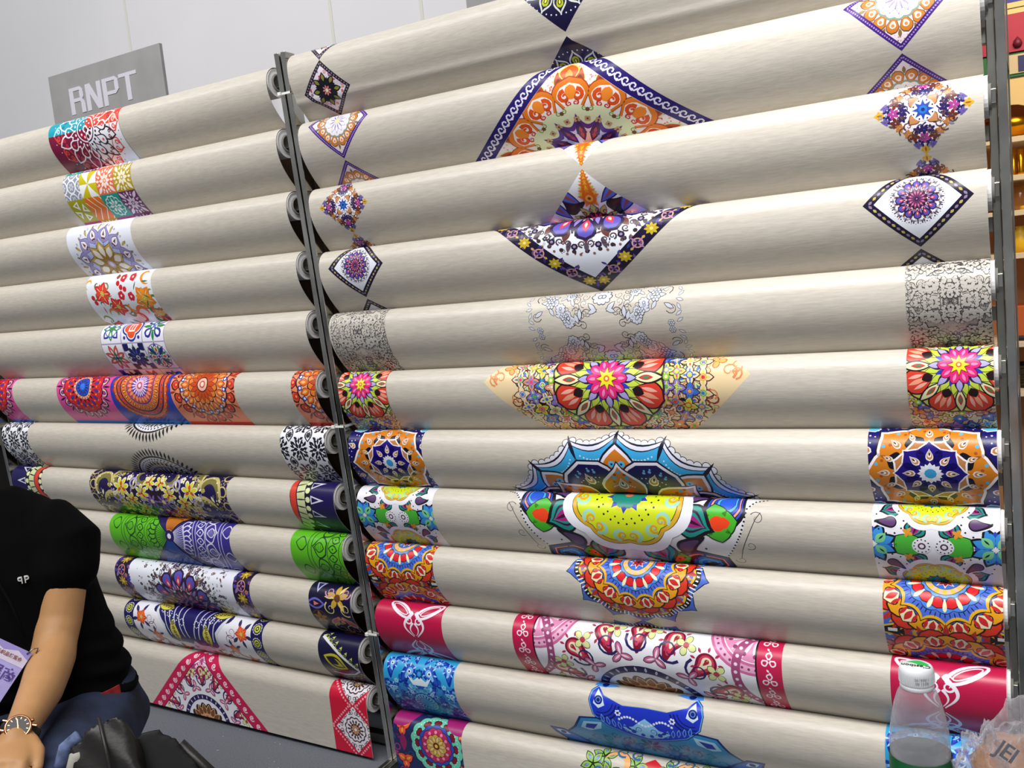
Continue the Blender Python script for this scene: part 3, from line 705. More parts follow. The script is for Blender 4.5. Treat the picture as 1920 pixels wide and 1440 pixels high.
def night_border(a, u0, u1, seed, v0=-.03, v1=.24):
    """dark purple floral border strip with yellow rosettes"""
    rng = random.Random(seed); a.at(); a.rect(u0, v0, u1, v1, '#1a1030'); cu = (u0 + u1) / 2; w = (u1 - u0) / 2
    scatter(a, rng, 60, (u0, u1, v0, v1), ['#4a3aa0', '#7a4a8a', '#c07a6a', '#3a2a6a', '#8a6aa0'], .006, .013, ('leaf', 'flower', 'drop'))
    n = int((v1 - v0) / .075) + 1
    for k in range(n):
        y = v0 + .04 + .075 * k
        a.at(cu, y, 0, w * .62); a.petals('leaf', 8, .1, 1.0, .16, '#c9a520', '#2a1430', .04); a.disc(.28, '#e8cf4a', 10)
        a.at(cu, y + .0375, 0, w * .7); a.ring(.6, .72, '#c88a7a', 14); a.petals('leaf', 4, .1, .6, .14, '#a86a9a')
def purple_mandala(a, x, y, R, sy=1.0, rot=0.0):
    mandala(a, x, y, R, [
        ('dots', 36, .93, .03, '#3a2a2c'), ('dots', 36, .97, .018, '#8a5a4a', PI / 36), ('pet', 'flower' if False else 'leaf', 24, .78, .95, .03, '#5a4a5a'), ('curl', 18, .82, .05, .02, '#4a3a40', PI / 18), ('dots', 18, .86, .045, '#231a34'), ('dots', 18, .86, .02, '#a08ab0'),
        ('pet', 'leaf', 18, .6, .82, .05, '#6a3a34', None, 0, PI / 18), ('dots', 36, .7, .018, '#2a1a2a'),
        ('pet', 'drop', 12, .38, .78, .14, '#241a40'), ('pet', 'drop', 12, .44, .74, .105, '#5a50b0'), ('pet', 'leaf', 12, .44, .66, .05, '#c83a50'), ('pet', 'leaf', 12, .5, .6, .02, '#f0c8c0'),
        ('pet', 'leaf', 12, .3, .68, .06, '#2a1a44', None, 0, PI / 12), ('pet', 'leaf', 12, .36, .58, .03, '#8a7ac0', None, 0, PI / 12), ('dots', 24, .4, .03, '#b0506a', PI / 24),
        ('scal', .34, .05, 12, '#2a1430'), ('pet', 'leaf', 14, .12, .36, .04, '#a04a7a'), ('dots', 14, .24, .02, '#e0a0b0'), ('disc', .14, '#5a2a5a'), ('disc', .08, '#241440'), ('disc', .03, '#b0708a')], rot, sy)
def L10():
    a = Art(); a.rect(.4, -.04, 1.05, .25, '#e6e9f4'); rng = random.Random(10)
    scatter(a, rng, 420, (.545, .945, -.02, .23), ['#3a2a3a', '#6a4a4a', '#2a2044', '#8a6a5a'], .0025, .0075, ('leaf', 'flower', 'curl', 'dot'), lambda x, y: abs(x - .742) < .19 - .25 * max(0, .02 - y))
    purple_mandala(a, .742, .15, .165)
    night_border(a, .45, .515, 3); night_border(a, .97, 1.036, 3)
    put('L', 10, 'printed_panel', a, rect_clip(.45, 1.036), 'white panel with purple floral mandala and dark borders')
    a = Art(); a.rect(1.2, -.04, 1.42, .25, '#120c34'); Y = '#c9a43a'
    a.at(1.285, .03, 0, .028); a.poly([(-.6, -1), (.6, -1), (0, .2)], '#b9b8e0'); a.poly([(-.35, -.85), (.35, -.85), (0, -.1)], '#2a2060')
    a.at(1.28, .065, 0, .032); a.petals('leaf', 1, -1, 1, .5, '#6a6ac8'); a.petals('leaf', 1, -.75, .75, .32, '#141040'); a.at(1.28, .065, 0, .016); a.petals('tri', 1, -.4, .7, .4, '#e07a6a')
    a.at(1.283, .11, 0, .026); a.petals('ogee', 5, .1, 1, .24, '#a8702c', None, 0, -PI / 2); a.ring(.9, 1.05, '#5a3a20', 16)
    for k in range(4): a.at(1.29 + .004 * k, .14 + .02 * k, 0, .02); a.petals('leaf', 1, -1, 1, .18, '#3f4270')
    a.at(1.355, .045, 0, .034); a.petals('leaf', 5, .0, 1.1, .24, Y, None, 0, -PI / 2); a.petals('leaf', 3, .3, 1.3, .12, '#e8cf7a', None, 0, PI / 2 - .5); a.disc(.3, '#6a3a20')
    for sx in (-1, 1):
        a.at(1.355 + sx * .027, .03, 0, .016, 1, sx < 0); a.curl(1, .3, '#c88ab0'); a.at(1.355 + sx * .026, .075, 1.0, .02, 1, sx < 0); a.curl(1, .2, '#e6d08a')
        a.at(1.355 + sx * .024, .118, 0, .022, 1, sx < 0); a.petals('drop', 1, -1, 1, .45, '#c8646a', '#e0c0c0', .1, .9); a.at(1.355 + sx * .022, .15, 2.2, .026, 1, sx < 0); a.curl(1, .16, '#d8c088')
    a.at(1.355, .178, 0, .04); a.petals('leaf', 2, .05, 1, .12, '#c98a5a'); a.petals('leaf', 6, .05, .6, .1, '#d89a6a')
    a.at(1.355, .11, 0, .016); a.petals('round', 3, .1, 1, .5, '#e08a6a', None, 0, PI / 2)
    put('L', 10, 'printed_band', a, rect_clip(1.256, 1.4), 'midnight blue edge band with gold and pink ornaments')
def peacock_border(a, u0, u1, v0=-.03, v1=.24):
    a.at(); a.rect(u0, v0, u1, v1, '#1a1250'); cu = (u0 + u1) / 2; w = (u1 - u0) / 2
    for k in range(8):
        y = v0 + .02 + .042 * k; a.at(cu, y, 0, w * .95); a.scal(.72, .1, 12, '#d0d4dc'); a.disc(.68, '#1a1250'); a.disc(.52, '#c2cc2a', 14); a.disc(.3, '#1a1430', 10); a.disc(.14, '#e8e46a', 8)
def L11():
    a = Art(); a.rect(.4, -.04, 1.07, .25, '#ebeaf2'); cu = .752; n0 = len(a.items)
    for (x, y, s) in [(.535, .055, .026), (.585, .115, .022), (.67, .178, .026), (.545, .165, .018)]:
        a.at(x, y, 0, s)
        for k in range(5): a.petals('leaf', 1, .6, 1.8, .22, '#2a2a5a', None, 0, 1.1 * k + x * 60)
        flowerhead(a, x, y, s, x * 40, '#d8401c', '#e8662c', '#f6b060')
    for (x, y, s, r) in [(.575, .055, .02, 0), (.585, .08, .02, 3), (.605, .14, .018, 1), (.62, .16, .016, 4)]: a.at(x, y, r, s); a.curl(1, .12, '#6a2a4a')
    for k in range(9): a.at(.60 + .018 * k, .015 + .006 * k * (k < 4), 0, .018); a.disc(1, '#1a1458', 12)
    a.at(); a.poly([(.585, -.02), (.752, -.02), (.752, .12), (.735, .14), (.70, .135), (.665, .14), (.64, .12), (.635, .07), (.60, .03)], '#d8dce6'); a.poly([(.592, -.02), (.752, -.02), (.752, .11), (.735, .13), (.70, .125), (.668, .13), (.648, .115), (.643, .065), (.608, .025)], '#1d1760')
    for k in range(5): a.stroke([(.60 + .03 * k, -.02), (.645 + .02 * k, .04), (.66 + .02 * k, .10)], .004, '#c9cde0'); 
    for k in range(4):
        a.at(.63 + .03 * k, .02 + .01 * k, 0, .006); a.dots(8, 1.6, .35, '#e6e8f0')
    for (x, y, r) in [(.682, .085, PI / 2 - .1), (.625, .005, .2)]:
        a.at(x, y, r, .04); a.petals('leaf', 1, -1.05, 1.05, .48, '#3a3216'); a.petals('leaf', 1, -1, 1, .42, '#d9cf5a'); 
        for k in range(5): a.at(x + math.cos(r) * .014 * (k - 2), y + math.sin(r) * .014 * (k - 2), 0, .008); a.petals('leaf', 5, .1, 1, .25, '#4a3a18')
    mirror_last(a, n0, cu)
    scatter(a, random.Random(5), 60, (.5, 1.0, .13, .23), ['#d88a8a', '#8a90b8', '#e0a070', '#c06a7a'], .005, .012, ('leaf', 'flower', 'curl'))
    peacock_border(a, .453, .497); peacock_border(a, 1.007, 1.052)
    put('L', 11, 'printed_panel', a, rect_clip(.453, 1.052), 'white panel with orange flowers, navy paisleys and peacock borders')
    a = Art(); a.rect(1.2, -.04, 1.42, .25, '#130e38'); G = '#c6cf6a'
    a.at(1.315, .075)
    for sgn in (1,):
        P = [(-.045, -.055), (.0, -.03), (.04, .0), (.075, .032)]; Qv = [(.075, .032), (.05, .05), (.01, .06), (-.03, .055)]
        for k in range(7):
            t = k / 6; x = -.03 + .1 * t; y = -.06 + .075 * t; a.at(1.315 + x, .075 + y, .65, .014); a.poly([(-.9, .8), (0, -1.1), (.9, .8)], G); a.disc(.5, '#130e38', 10); a.at(1.315 + x, .075 + y + .002, .65, .008); a.curl(1, .25, G)
            x = .075 - .1 * t; y = .045 + .02 * math.sin(PI * t); a.at(1.315 + x, .075 + y + .008, .1, .010); a.poly([(-.9, -.8), (0, 1.1), (.9, -.8)], '#98a04c'); a.disc(.5, '#130e38', 10)
        a.at(1.315, .075); a.stroke(P, .007, '#dfe0ea'); a.stroke(Qv, .005, '#dfe0ea')
    a.at(1.315, .088, .45, .034); a.petals('leaf', 1, -1.2, 1.2, .75, '#c9bf2e'); a.petals('leaf', 1, -.95, .95, .5, '#241a30'); a.petals('leaf', 1, -.7, .8, .34, '#c9bf2e'); a.petals('leaf', 1, -.75, .35, .3, '#130e38')
    a.at(1.325, .185, 0, .03); a.petals('round', 5, .2, 1, .26, '#8a4a30', None, 0, PI / 2)
    put('L', 11, 'printed_band', a, rect_clip(1.26, 1.4), 'midnight blue edge band with yellow eye shaped paisley')
def paisley_white(a, cx, cy, R, sc=1.0):
    """white ground with pink and lime paisleys ringed round a brown centre"""
    for ring_, n, col in ((.86, 16, 0), (.62, 12, 1)):
        for k in range(n):
            an = 2 * PI * (k + .5 * col) / n; x = cx + R * ring_ * math.cos(an); y = cy + R * ring_ * math.sin(an); s = R * (.13 if col == 0 else .10)
            fl = (k % 2 == 0)
            if col == 0:
                a.at(x, y, an + (1.2 if fl else 2.0), s, 1, fl); a.paisley(1.3, ['#7a1030', '#c83a58', '#efe0c0', '#a0283c', '#e8d070'])
                a.petals('leaf', 9, .75, 1.15, .09, '#b02a50')
                a.at(x + s * .9 * math.cos(an + 1.6), y + s * .9 * math.sin(an + 1.6), an, s * .7); a.petals('round', 4, .1, 1, .3, '#d8e09a', '#5a6a2a', .05); a.disc(.3, '#b03a4a', 8)
                a.at(x - s * .9 * math.cos(an), y - s * .9 * math.sin(an), an + 2, s * .9, 1, fl); a.curl(1, .22, '#2a2060'); 
            else:
                a.at(x, y, an, s); a.petals('round', 3, -.2, 1.2, .34, '#5a2848', None, 0, 0); a.petals('round', 3, -.1, 1.1, .26, '#c86a94'); a.petals('leaf', 3, .0, .9, .1, '#f0d8e6')
    a.at(cx, cy, 0, R); a.ring(.42, .5, '#231a50'); a.petals('leaf', 30, .43, .49, .012, '#c9c6dc'); a.disc(.42, '#e6e6f0'); a.scal(.32, .05, 16, '#3a2014'); a.petals('leaf', 18, .16, .34, .04, '#7a4424', '#e8c088', .008); a.disc(.2, '#c9a06a'); a.dots(12, .14, .03, '#c8506a'); a.disc(.1, '#e8e0e0'); a.at()
def L12():
    a = Art(); cx, cy, h = .765, .30, .345
    bordered_diamond(a, cx, cy, h, .040, '#c4164e', '#1a1030'); a.poly(dia(cx, cy, h - .0595), '#eae8f0')
    border_marks(a, cx, cy, h, .040, 14, '#f4d6e0', .011, 'curl'); border_marks(a, cx, cy, h - .002, .040, 14, '#f4d6e0', .004)
    a.clip = dia(cx, cy, h - .0595); a.at(cx, .03, 0, .055); a.scal(.8, .1, 9, '#b03a7a', 0); a.petals('leaf', 11, .1, .8, .09, '#ecd0e4'); a.at(cx, .03, 0, .055); a.ring(.95, 1.08, '#9a3060', 30); a.dots(30, 1.01, .04, '#f0dcea')
    paisley_white(a, cx, .235, .20); a.clip = None
    put('L', 12, 'printed_medallion', a, dia(cx, cy, h), 'white paisley diamond with crimson border')
    a = Art(); a.rect(1.2, -.04, 1.42, .25, '#cf1638')
    for cy in (.0, .135):
        border_marks(a, 1.352, cy, .082, .004, 12, '#f0a0b0', .0035); a.at(); a.poly(dia(1.352, cy, .066), '#e9e4ea'); a.clip = dia(1.352, cy, .066)
        mandala(a, 1.352, cy, .066, [('curl', 12, .72, .11, .045, '#4a2a3a', 0), ('curl', 8, .95, .09, .04, '#4a2a3a', PI / 8), ('dots', 16, .86, .04, '#6a3a4a'), ('scal', .5, .06, 12, '#3a2030'), ('scal', .45, .05, 12, '#e9e4ea'), ('pet', 'leaf', 14, .24, .44, .045, '#4a2a3a'), ('disc', .26, '#3a2030'), ('pet', 'leaf', 10, .06, .24, .04, '#c89a6a'), ('disc', .07, '#e9e4ea')]); a.clip = None
    put('L', 12, 'printed_band', a, rect_clip(1.272, 1.4), 'crimson edge band with white mandala diamonds')
# ---- right rack ------------------------------------------------------------------------------------------
def R1():
    for cy, lab in ((-.012, 'small dark bordered diamond tip at the crest'), (.12, 'white diamond with dark border and black flower mandala')):
        a = Art(); h = .066; bordered_diamond(a, .095, cy, h, .0085, '#1a1428', '#e8dfe8'); border_marks(a, .095, cy, h, .0085, 12, '#8a7a8a', .0022)
        a.clip = dia(.095, cy, h - .012); scatter(a, random.Random(1), 90, (.03, .16, cy - .065, cy + .065), ['#c83a4a', '#e07a6a', '#8a5a8a', '#d8a0a0'], .003, .007, ('leaf', 'flower', 'dot')); a.clip = None
        mandala(a, .095, cy, .04, [('pet', 'leaf', 8, .2, 1.0, .2, '#15131c'), ('pet', 'leaf', 8, .5, .9, .1, '#8a8a3a'), ('pet', 'leaf', 8, .15, .75, .12, '#1c1a26', None, 0, PI / 8), ('disc', .34, '#1a1824'), ('pet', 'leaf', 8, .08, .3, .05, '#e88a8a'), ('disc', .1, '#f0e0c0')])
        put('R', 1, 'printed_diamond', a, dia(.095, cy, h), lab)
    for cy, lab in ((.0055, 'navy diamond with yellow peacock eyes, upper'), (.2395, 'navy diamond with yellow peacock eyes, lower')):
        a = Art(); h = .113; a.poly(dia(.688, cy, h), '#160f3a')
        mandala(a, .688, cy, .082, [('pet', 'ogee', 12, .5, 1.0, .17, '#d9dcd8'), ('pet', 'ogee', 12, .52, .93, .14, '#15103a'), ('pet', 'drop', 12, .55, .84, .09, '#b4bf1e'), ('pet', 'drop', 12, .6, .78, .05, '#2a2a20'), ('pet', 'drop', 12, .64, .76, .025, '#e8e84a'), ('dots', 48, .98, .02, '#e6e8f0'), ('scal', .52, .05, 12, '#e6e6f2', PI / 12), ('disc', .46, '#e8e6f0')])
        a.at(); a.poly(dia(.688, cy, .05), '#e8e4f2')
        put('R', 1, 'printed_diamond', a, dia(.688, cy, h), lab)
    for cy in (-.05, .145):
        a = Art(); bordered_diamond(a, 1.29, cy, .095, .010, '#1a1428', '#e8dfe8'); mandala(a, 1.29, cy, .06, [('pet', 'leaf', 8, .2, 1.0, .2, '#15131c'), ('pet', 'leaf', 8, .5, .9, .1, '#8a8a3a'), ('disc', .34, '#1a1824')])
        put('R', 1, 'printed_diamond', a, dia(1.29, cy, .095), 'dark bordered diamond near the steel post')
def orange_mandala(a, cx, cy, R, full=True, sc=1.0):
    mandala(a, cx, cy, R, [
        ('pet', 'leaf', 24, .74, 1.0, .05, '#b8481c', '#cfe0a0', .012, PI / 24), ('pet', 'leaf', 12, .84, 1.08, .10, '#c8581c', '#e8d04a', .015, 0), ('pet', 'leaf', 12, .84, 1.0, .04, '#f0a040', None, 0, 0), ('pet', 'leaf', 24, .7, .92, .05, '#7a3a1a', None, 0, PI / 24),
        ('pet', 'round', 12, .52, .9, .20, '#e07a22', '#a8401c', .01), ('pet', 'round', 12, .54, .84, .155, '#f4e8e0'), ('curl', 12, .70, .065, .05, '#d8501c'), ('pet', 'round', 12, .66, .82, .06, '#f08a2c'), ('curl', 12, .62, .035, .022, '#c83a2c'),
        ('scal', .56, .04, 12, '#dfe6bc', PI / 12), ('curl', 12, .55, .03, .012, '#7a8a3a', PI / 12), ('dots', 12, .54, .025, '#6a4a2a', PI / 12),
        ('star', .36, .14, 12, '#5a2a92', 0, .7), ('pet', 'bar', 24, .40, .46, .03, '#c9a06a'), ('dots', 24, .43, .012, '#4a2a6a'), ('star', .3, .12, 12, '#e6e0f2', 0, .7), ('pet', 'leaf', 12, .14, .42, .05, '#4a2460'), ('pet', 'leaf', 12, .18, .34, .025, '#b8505a'), ('curl', 12, .26, .03, .012, '#4a2a6a', PI / 12), ('disc', .12, '#d8c04a')])
def R2():
    def small(cx, cy, h, lab):
        a = Art(); bordered_diamond(a, cx, cy, h, .0085, '#42207c', '#eadfe6'); border_marks(a, cx, cy, h, .0085, 26, '#a58ac8', .0016)
        a.clip = dia(cx, cy, h - .012)
        rng = random.Random(2); scatter(a, rng, 420, (cx - h, cx + h, cy - h, cy + h), ['#e08a70', '#d8a090', '#c86a5a'], .0012, .0024, ('dot',), lambda x, y: math.hypot(x - cx, y - cy) > .045)
        mandala(a, cx, cy, .058, [('pet', 'round', 14, .6, .98, .16, '#c87a2c', '#6a4a30', .02), ('pet', 'round', 14, .66, .86, .09, '#f0e4dc'), ('dots', 14, .78, .05, '#e08a4a'), ('pet', 'leaf', 14, .86, 1.1, .05, '#8a6a3a', None, 0, PI / 14), ('scal', .6, .05, 14, '#8a9a8a'), ('scal', .54, .05, 14, '#ece6ee'), ('star', .34, .16, 12, '#5a3aa0', 0, .8), ('pet', 'leaf', 12, .1, .46, .07, '#f2f0f6', '#5a4a9a', .01), ('pet', 'leaf', 12, .1, .36, .03, '#8a7ab8', None, 0, PI / 12), ('disc', .12, '#d8d0a0')]); a.clip = None
        put('R', 2, 'printed_diamond', a, dia(cx, cy, h), lab)
    small(.114, .036, .0855, 'pink diamond with purple border and orange mandala'); small(.114, .211, .0855, 'pink diamond tip below the first at the left end')
    small(1.275, .034, .0855, 'pale diamond with purple border at the right end'); small(1.275, .209, .0855, 'pale diamond tip with purple border at the right end, lower')
    a = Art(); cx, cy, h = .689, .236, .275
    bordered_diamond(a, cx, cy, h, .030, '#25156a', '#f0e6e6'); border_marks(a, cx, cy, h + .004, .030, 22, '#e6e2f4', .0095, 'curl'); border_marks(a, cx, cy, h - .016, .016, 22, '#e6e2f4', .003)
    a.clip = dia(cx, cy, h - .043)
    scatter(a, random.Random(3), 2200, (cx - .25, cx + .25, -.04, .23), ['#e07a58', '#e49a80', '#d86a48', '#e8b8a8'], .002, .0042, ('dot', 'leaf'), lambda x, y: math.hypot(x - cx, y - cy) > .14)
    orange_mandala(a, cx, .205, .172); a.clip = None; stretch_u(a, cx, 1.15)
    put('R', 2, 'printed_medallion', a, [(cx + (p - cx) * 1.15, q) for p, q in dia(cx, cy, h)], 'large diamond with violet scroll border and orange paisley mandala')
def ornate(a, cx, cy, h, big=False):
    """scrollwork diamond without a straight border"""
    rng = random.Random(int(cx * 1000)); n0 = len(a.items)
    a.at()
    def ins(x, y): return abs(x - cx) + abs(y - cy) < h * .93
    a.poly(dia(cx, cy, h * .86), '#efe9ee')
    for s1 in (0, 1, 2, 3):
        an = s1 * PI / 2
        for (r, off, s, c) in [(.88, 0, .11, '#c89a1c'), (.72, .1, .12, '#241a5a'), (.72, -.1, .12, '#241a5a'), (.78, .16, .10, '#6a5aa0'), (.78, -.16, .10, '#6a5aa0'), (.6, 0, .13, '#a83a8a'), (.56, .2, .13, '#6a2a20'), (.56, -.2, .13, '#6a2a20'), (.48, .32, .11, '#c07a3a'), (.48, -.32, .11, '#c07a3a'), (.42, 0, .12, '#2a1a5a'), (.42, .13, .1, '#2a1a5a'), (.42, -.13, .1, '#2a1a5a')]:
            x = cx + h * (r * math.cos(an) - off * math.sin(an)); y = cy + h * (r * math.sin(an) + off * math.cos(an))
            a.at(x, y, an + off * 6, h * s); a.petals('leaf', 5, .05, 1.0, .3, c)
        a.at(cx + h * .88 * math.cos(an), cy + h * .88 * math.sin(an), an, h * .14); a.petals('leaf', 1, -.8, 1, .4, '#d8a82c'); a.petals('leaf', 1, -.5, .5, .15, '#a05a1c')
    for k in range(4):
        an = PI / 4 + k * PI / 2
        for r in (.30, .44, .58):
            for o in (-.22, 0, .22):
                x = cx + h * (r * math.cos(an) - o * math.sin(an)); y = cy + h * (r * math.sin(an) + o * math.cos(an))
                a.at(x, y, an + 3 * o, h * .1, 1, o > 0); a.curl(1, .3, '#5a3a3a' if r > .35 else '#2a2060', 1.1, 10)
        a.at(cx + h * .27 * math.cos(an), cy + h * .27 * math.sin(an), an, h * .13); a.petals('ogee', 1, -1, 1, .8, '#c88a5a', '#7a4a2a', .12)
    mandala(a, cx, cy, h * .24, [('disc', 1, '#f2f0f6'), ('star', .5, .45, 8, '#2a4aa8', 0, .8), ('dots', 8, .85, .08, '#241a5a', PI / 8), ('disc', .36, '#2a70c8'), ('disc', .16, '#1a2a6a')])
    scatter(a, rng, 90, (cx - h, cx + h, cy - h, cy + h), ['#5a4a4a', '#7a5a3a', '#3a2a5a', '#8a8ab0'], h * .03, h * .065, ('curl', 'leaf'), lambda x, y: ins(x, y) and math.hypot(x - cx, y - cy) > h * .3)
def feather_diamond(a, cx, cy, h):
    """white diamond with orange feather columns and blue bands"""
    a.at(); a.poly(dia(cx, cy, h), '#eeeef4'); a.clip = dia(cx, cy, h)
    for k in range(4):
        an = k * PI / 2 + PI / 2
        M = lambda r, o: (cx + h * (r * math.cos(an) - o * math.sin(an)), cy + h * (r * math.sin(an) + o * math.cos(an)))
        for s in (-1, 1):
            x, y = M(.62, .42 * s); a.at(x, y, an + s * .9, h); a.petals('leaf', 1, -.34, .34, .11, '#2a2a6a'); a.petals('leaf', 1, -.3, .3, .085, '#5a6ad0'); a.petals('leaf', 1, -.24, .24, .03, '#9a4a4a')
            x, y = M(.36, .34 * s); a.at(x, y, an, h * .16); a.paisley(1.2, ['#100c14'])
        for q in range(9):
            r = .96 - .055 * q; x, y = M(r, 0); a.at(x, y, an, h * (.035 + .011 * q)); a.petals('tri', 5, .1, 1.6, .6, '#d8c020' if q % 2 else '#e87a1c'); a.disc(.95, '#d8651c', 10); a.disc(.55, '#f0a83a', 8); a.disc(.25, '#8a3a18', 6)
    mandala(a, cx, cy, h * .42, [('pet', 'leaf', 12, .4, 1.0, .12, '#b8b060', '#4a4a20', .02), ('curl', 8, .7, .1, .05, '#5a1a4a'), ('scal', .55, .08, 12, '#3a1030'), ('pet', 'leaf', 16, .2, .58, .06, '#c8407a'), ('disc', .25, '#7a1a5a'), ('disc', .1, '#e8c04a')]); a.clip = None
def R3():
    for cx, cy, h, lab in ((.1, .0695, .0695, 'scrollwork diamond with blue star at the left end'), (.1, .2095, .0695, 'scrollwork diamond tip at the left end'), (1.303, .064, .0745, 'scrollwork diamond with blue star at the right end'), (1.303, .213, .0745, 'scrollwork diamond tip at the right end')):
        a = Art(); ornate(a, cx, cy, h); put('R', 3, 'printed_diamond', a, dia(cx, cy, h), lab)
    for cy, lab in ((-.059, 'white diamond tip with orange feathers at the crest'), (.1995, 'white diamond with orange feathers and blue bands')):
        a = Art(); feather_diamond(a, .6955, cy, .126); put('R', 3, 'printed_diamond', a, dia(.6955, cy, .126), lab)
def R4():
    def small(cx, cy, h, lab):
        a = Art(); bordered_diamond(a, cx, cy, h, .0125, '#19122c', '#e8eaf4'); border_marks(a, cx, cy, h, .0125, 11, '#8a7a9a', .004, 'leaf', '#b8a860')
        purple_mandala(a, cx, cy - .002, .043); put('R', 4, 'printed_diamond', a, dia(cx, cy, h), lab)
    small(.107, .062, .0795, 'white diamond with black border and dark rosette at the left end'); small(.107, .226, .0795, 'white diamond tip with black border at the left end')
    small(1.287, .06, .0845, 'white diamond with purple border and violet rosette at the right end'); small(1.287, .233, .0845, 'white diamond tip with black border at the right end')
    a = Art(); cx, cy, h, bw = .687, -.055, .24, .028
    bordered_diamond(a, cx, cy, h, bw, '#180f30', '#e6eaf4')
    hm = h - bw * .707; P = dia(cx, cy, hm); rng = random.Random(7)
    for i in range(4):
        p = np.array(P[i]); q = np.array(P[(i + 1) % 4]); ang = math.atan2(*(q - p)[::-1])
        for k in range(9):
            c = p + (q - p) * (k + .5) / 9
            for e in range(7): a.at(c[0] + rng.uniform(-.016, .016), c[1] + rng.uniform(-.016, .016), rng.uniform(0, 6), .006); a.petals('leaf', 1, -1, 1, .4, rng.choice(['#4a3a9a', '#3a2a6a', '#6a4a7a', '#2a3a7a'])); a.lay -= 1
            a.lay += 1
            a.at(c[0], c[1], ang, .0125)
            if k % 2 == 0: a.petals('leaf', 8, .1, 1.0, .22, '#c4a92c', '#2a1830', .05); a.disc(.25, '#e8d46a', 8)
            else: a.ring(.6, .8, '#c89a8a', 14); a.petals('leaf', 4, .1, 1.2, .16, '#b07aa0'); a.petals('leaf', 2, .9, 1.5, .2, '#c0a060')
    a.clip = dia(cx, cy, h - bw * 1.414)
    scatter(a, random.Random(9), 260, (.56, .82, -.03, .12), ['#3a2a3a', '#4a3a44', '#6a4a44', '#2a2040'], .002, .0055, ('leaf', 'flower', 'curl', 'dot'), lambda x, y: math.hypot((x - cx) , y + .04) < .13)
    purple_mandala(a, cx, -.045, .14); a.clip = None; stretch_u(a, cx, 1.25)
    put('R', 4, 'printed_medallion', a, [(cx + (p - cx) * 1.25, q) for p, q in dia(cx, cy, h)], 'large white diamond with purple mandala and black floral border')
def lineart(a, x0, x1, seed, rowh, v0, ink, fill, dens):
    rng = random.Random(seed)
    for r in range(4):
        y0 = v0 + rowh * r; n0 = len(a.items); hh = rowh * .42; cu = (x0 + x1) / 2; w = (x1 - x0) / 2
        base = a.lay
        for k in range(dens):
            u = x0 + w * rng.random(); v = y0 + hh * (rng.random()); s = rng.uniform(.006, .012)
            a.at(u, v, rng.uniform(0, 6), s); kind = rng.random(); a.lay = base
            if kind < .35: a.petals('round', 6, .25, 1, .34, ink); a.petals('round', 6, .32, .9, .27, fill); a.disc(.14, ink, 6)
            elif kind < .6: a.petals('leaf', 3, 0, 1.3, .3, ink); a.petals('leaf', 3, .12, 1.18, .235, fill)
            else: a.curl(1.0, .13, ink, 1.3, 12)
        a.lay = base + 4; mirror_last(a, n0, cu); n1 = len(a.items)
        mirror_v(a, n0, y0 + hh); a.lay = base
def R5():
    for x0, x1, v0, lab in ((.004, .165, -.052, 'black outline floral band at the left end'), (1.262, 1.398, -.035, 'black outline floral band at the right end')):
        a = Art(); lineart(a, x0, x1, 5, .083, v0, '#4a464a', '#c0bab2', 46); put('R', 5, 'printed_band', a, rect_clip(x0, x1), lab)
    a = Art(); cu = .703; rng = random.Random(55); ink, fill = '#26262e', '#c9ccd8'
    for cyc in (.0,):
        n0 = len(a.items)
        def bl(u, v, s, rot, kind):
            a.at(u, v, rot, s); b = a.lay
            if kind == 'fl': a.petals('round', 8, .2, 1, .32, ink); a.petals('round', 8, .26, .9, .25, fill); a.disc(.28, ink, 8); a.disc(.2, fill, 8)
            elif kind == 'lf': a.petals('leaf', 1, -1, 1, .42, ink); a.petals('leaf', 1, -.85, .85, .32, fill)
            elif kind == 'be':
                for q in range(7): a.o = np.array([u + s * .5 * math.cos(q * 1.05) * (q > 0), v + s * .5 * math.sin(q * 1.05) * (q > 0)]); a.M = np.eye(2) * s; a.disc(.32, ink, 9); a.disc(.24, fill, 9)
            else: a.curl(1, .13, ink, 1.3, 14)
            a.lay = b
        for k in range(34): bl(cu - .15 + .085 * rng.random() + .02 * (k % 3), .095 * rng.random(), rng.uniform(.008, .014), rng.uniform(0, 6), rng.choice(['be', 'fl', 'lf', 'lf', 'cu']))
        for k in range(10): bl(cu - .045 + rng.uniform(-.012, .012), .018 + .075 * k / 10, .009, rng.uniform(0, 6), 'cu')
        for k in range(5): bl(cu - .02 - .012 * k, .058 + .004 * k, .012, rng.uniform(0, 6), rng.choice(['lf', 'cu']))
        for k in range(6): bl(cu - .165 + .008 * rng.random(), .02 + .013 * k, .008, rng.uniform(0, 6), 'lf')
        bl(cu - .004, .028, .019, 0, 'fl'); bl(cu - .02, .05, .014, .8, 'lf'); bl(cu - .012, -.012, .012, .8, 'cu')
        a.lay += 6; mirror_last(a, n0, cu); mirror_v(a, n0, .0975)
    put('R', 5, 'printed_medallion', a, rect_clip(.52, .88), 'black and white outline bouquet wreath')
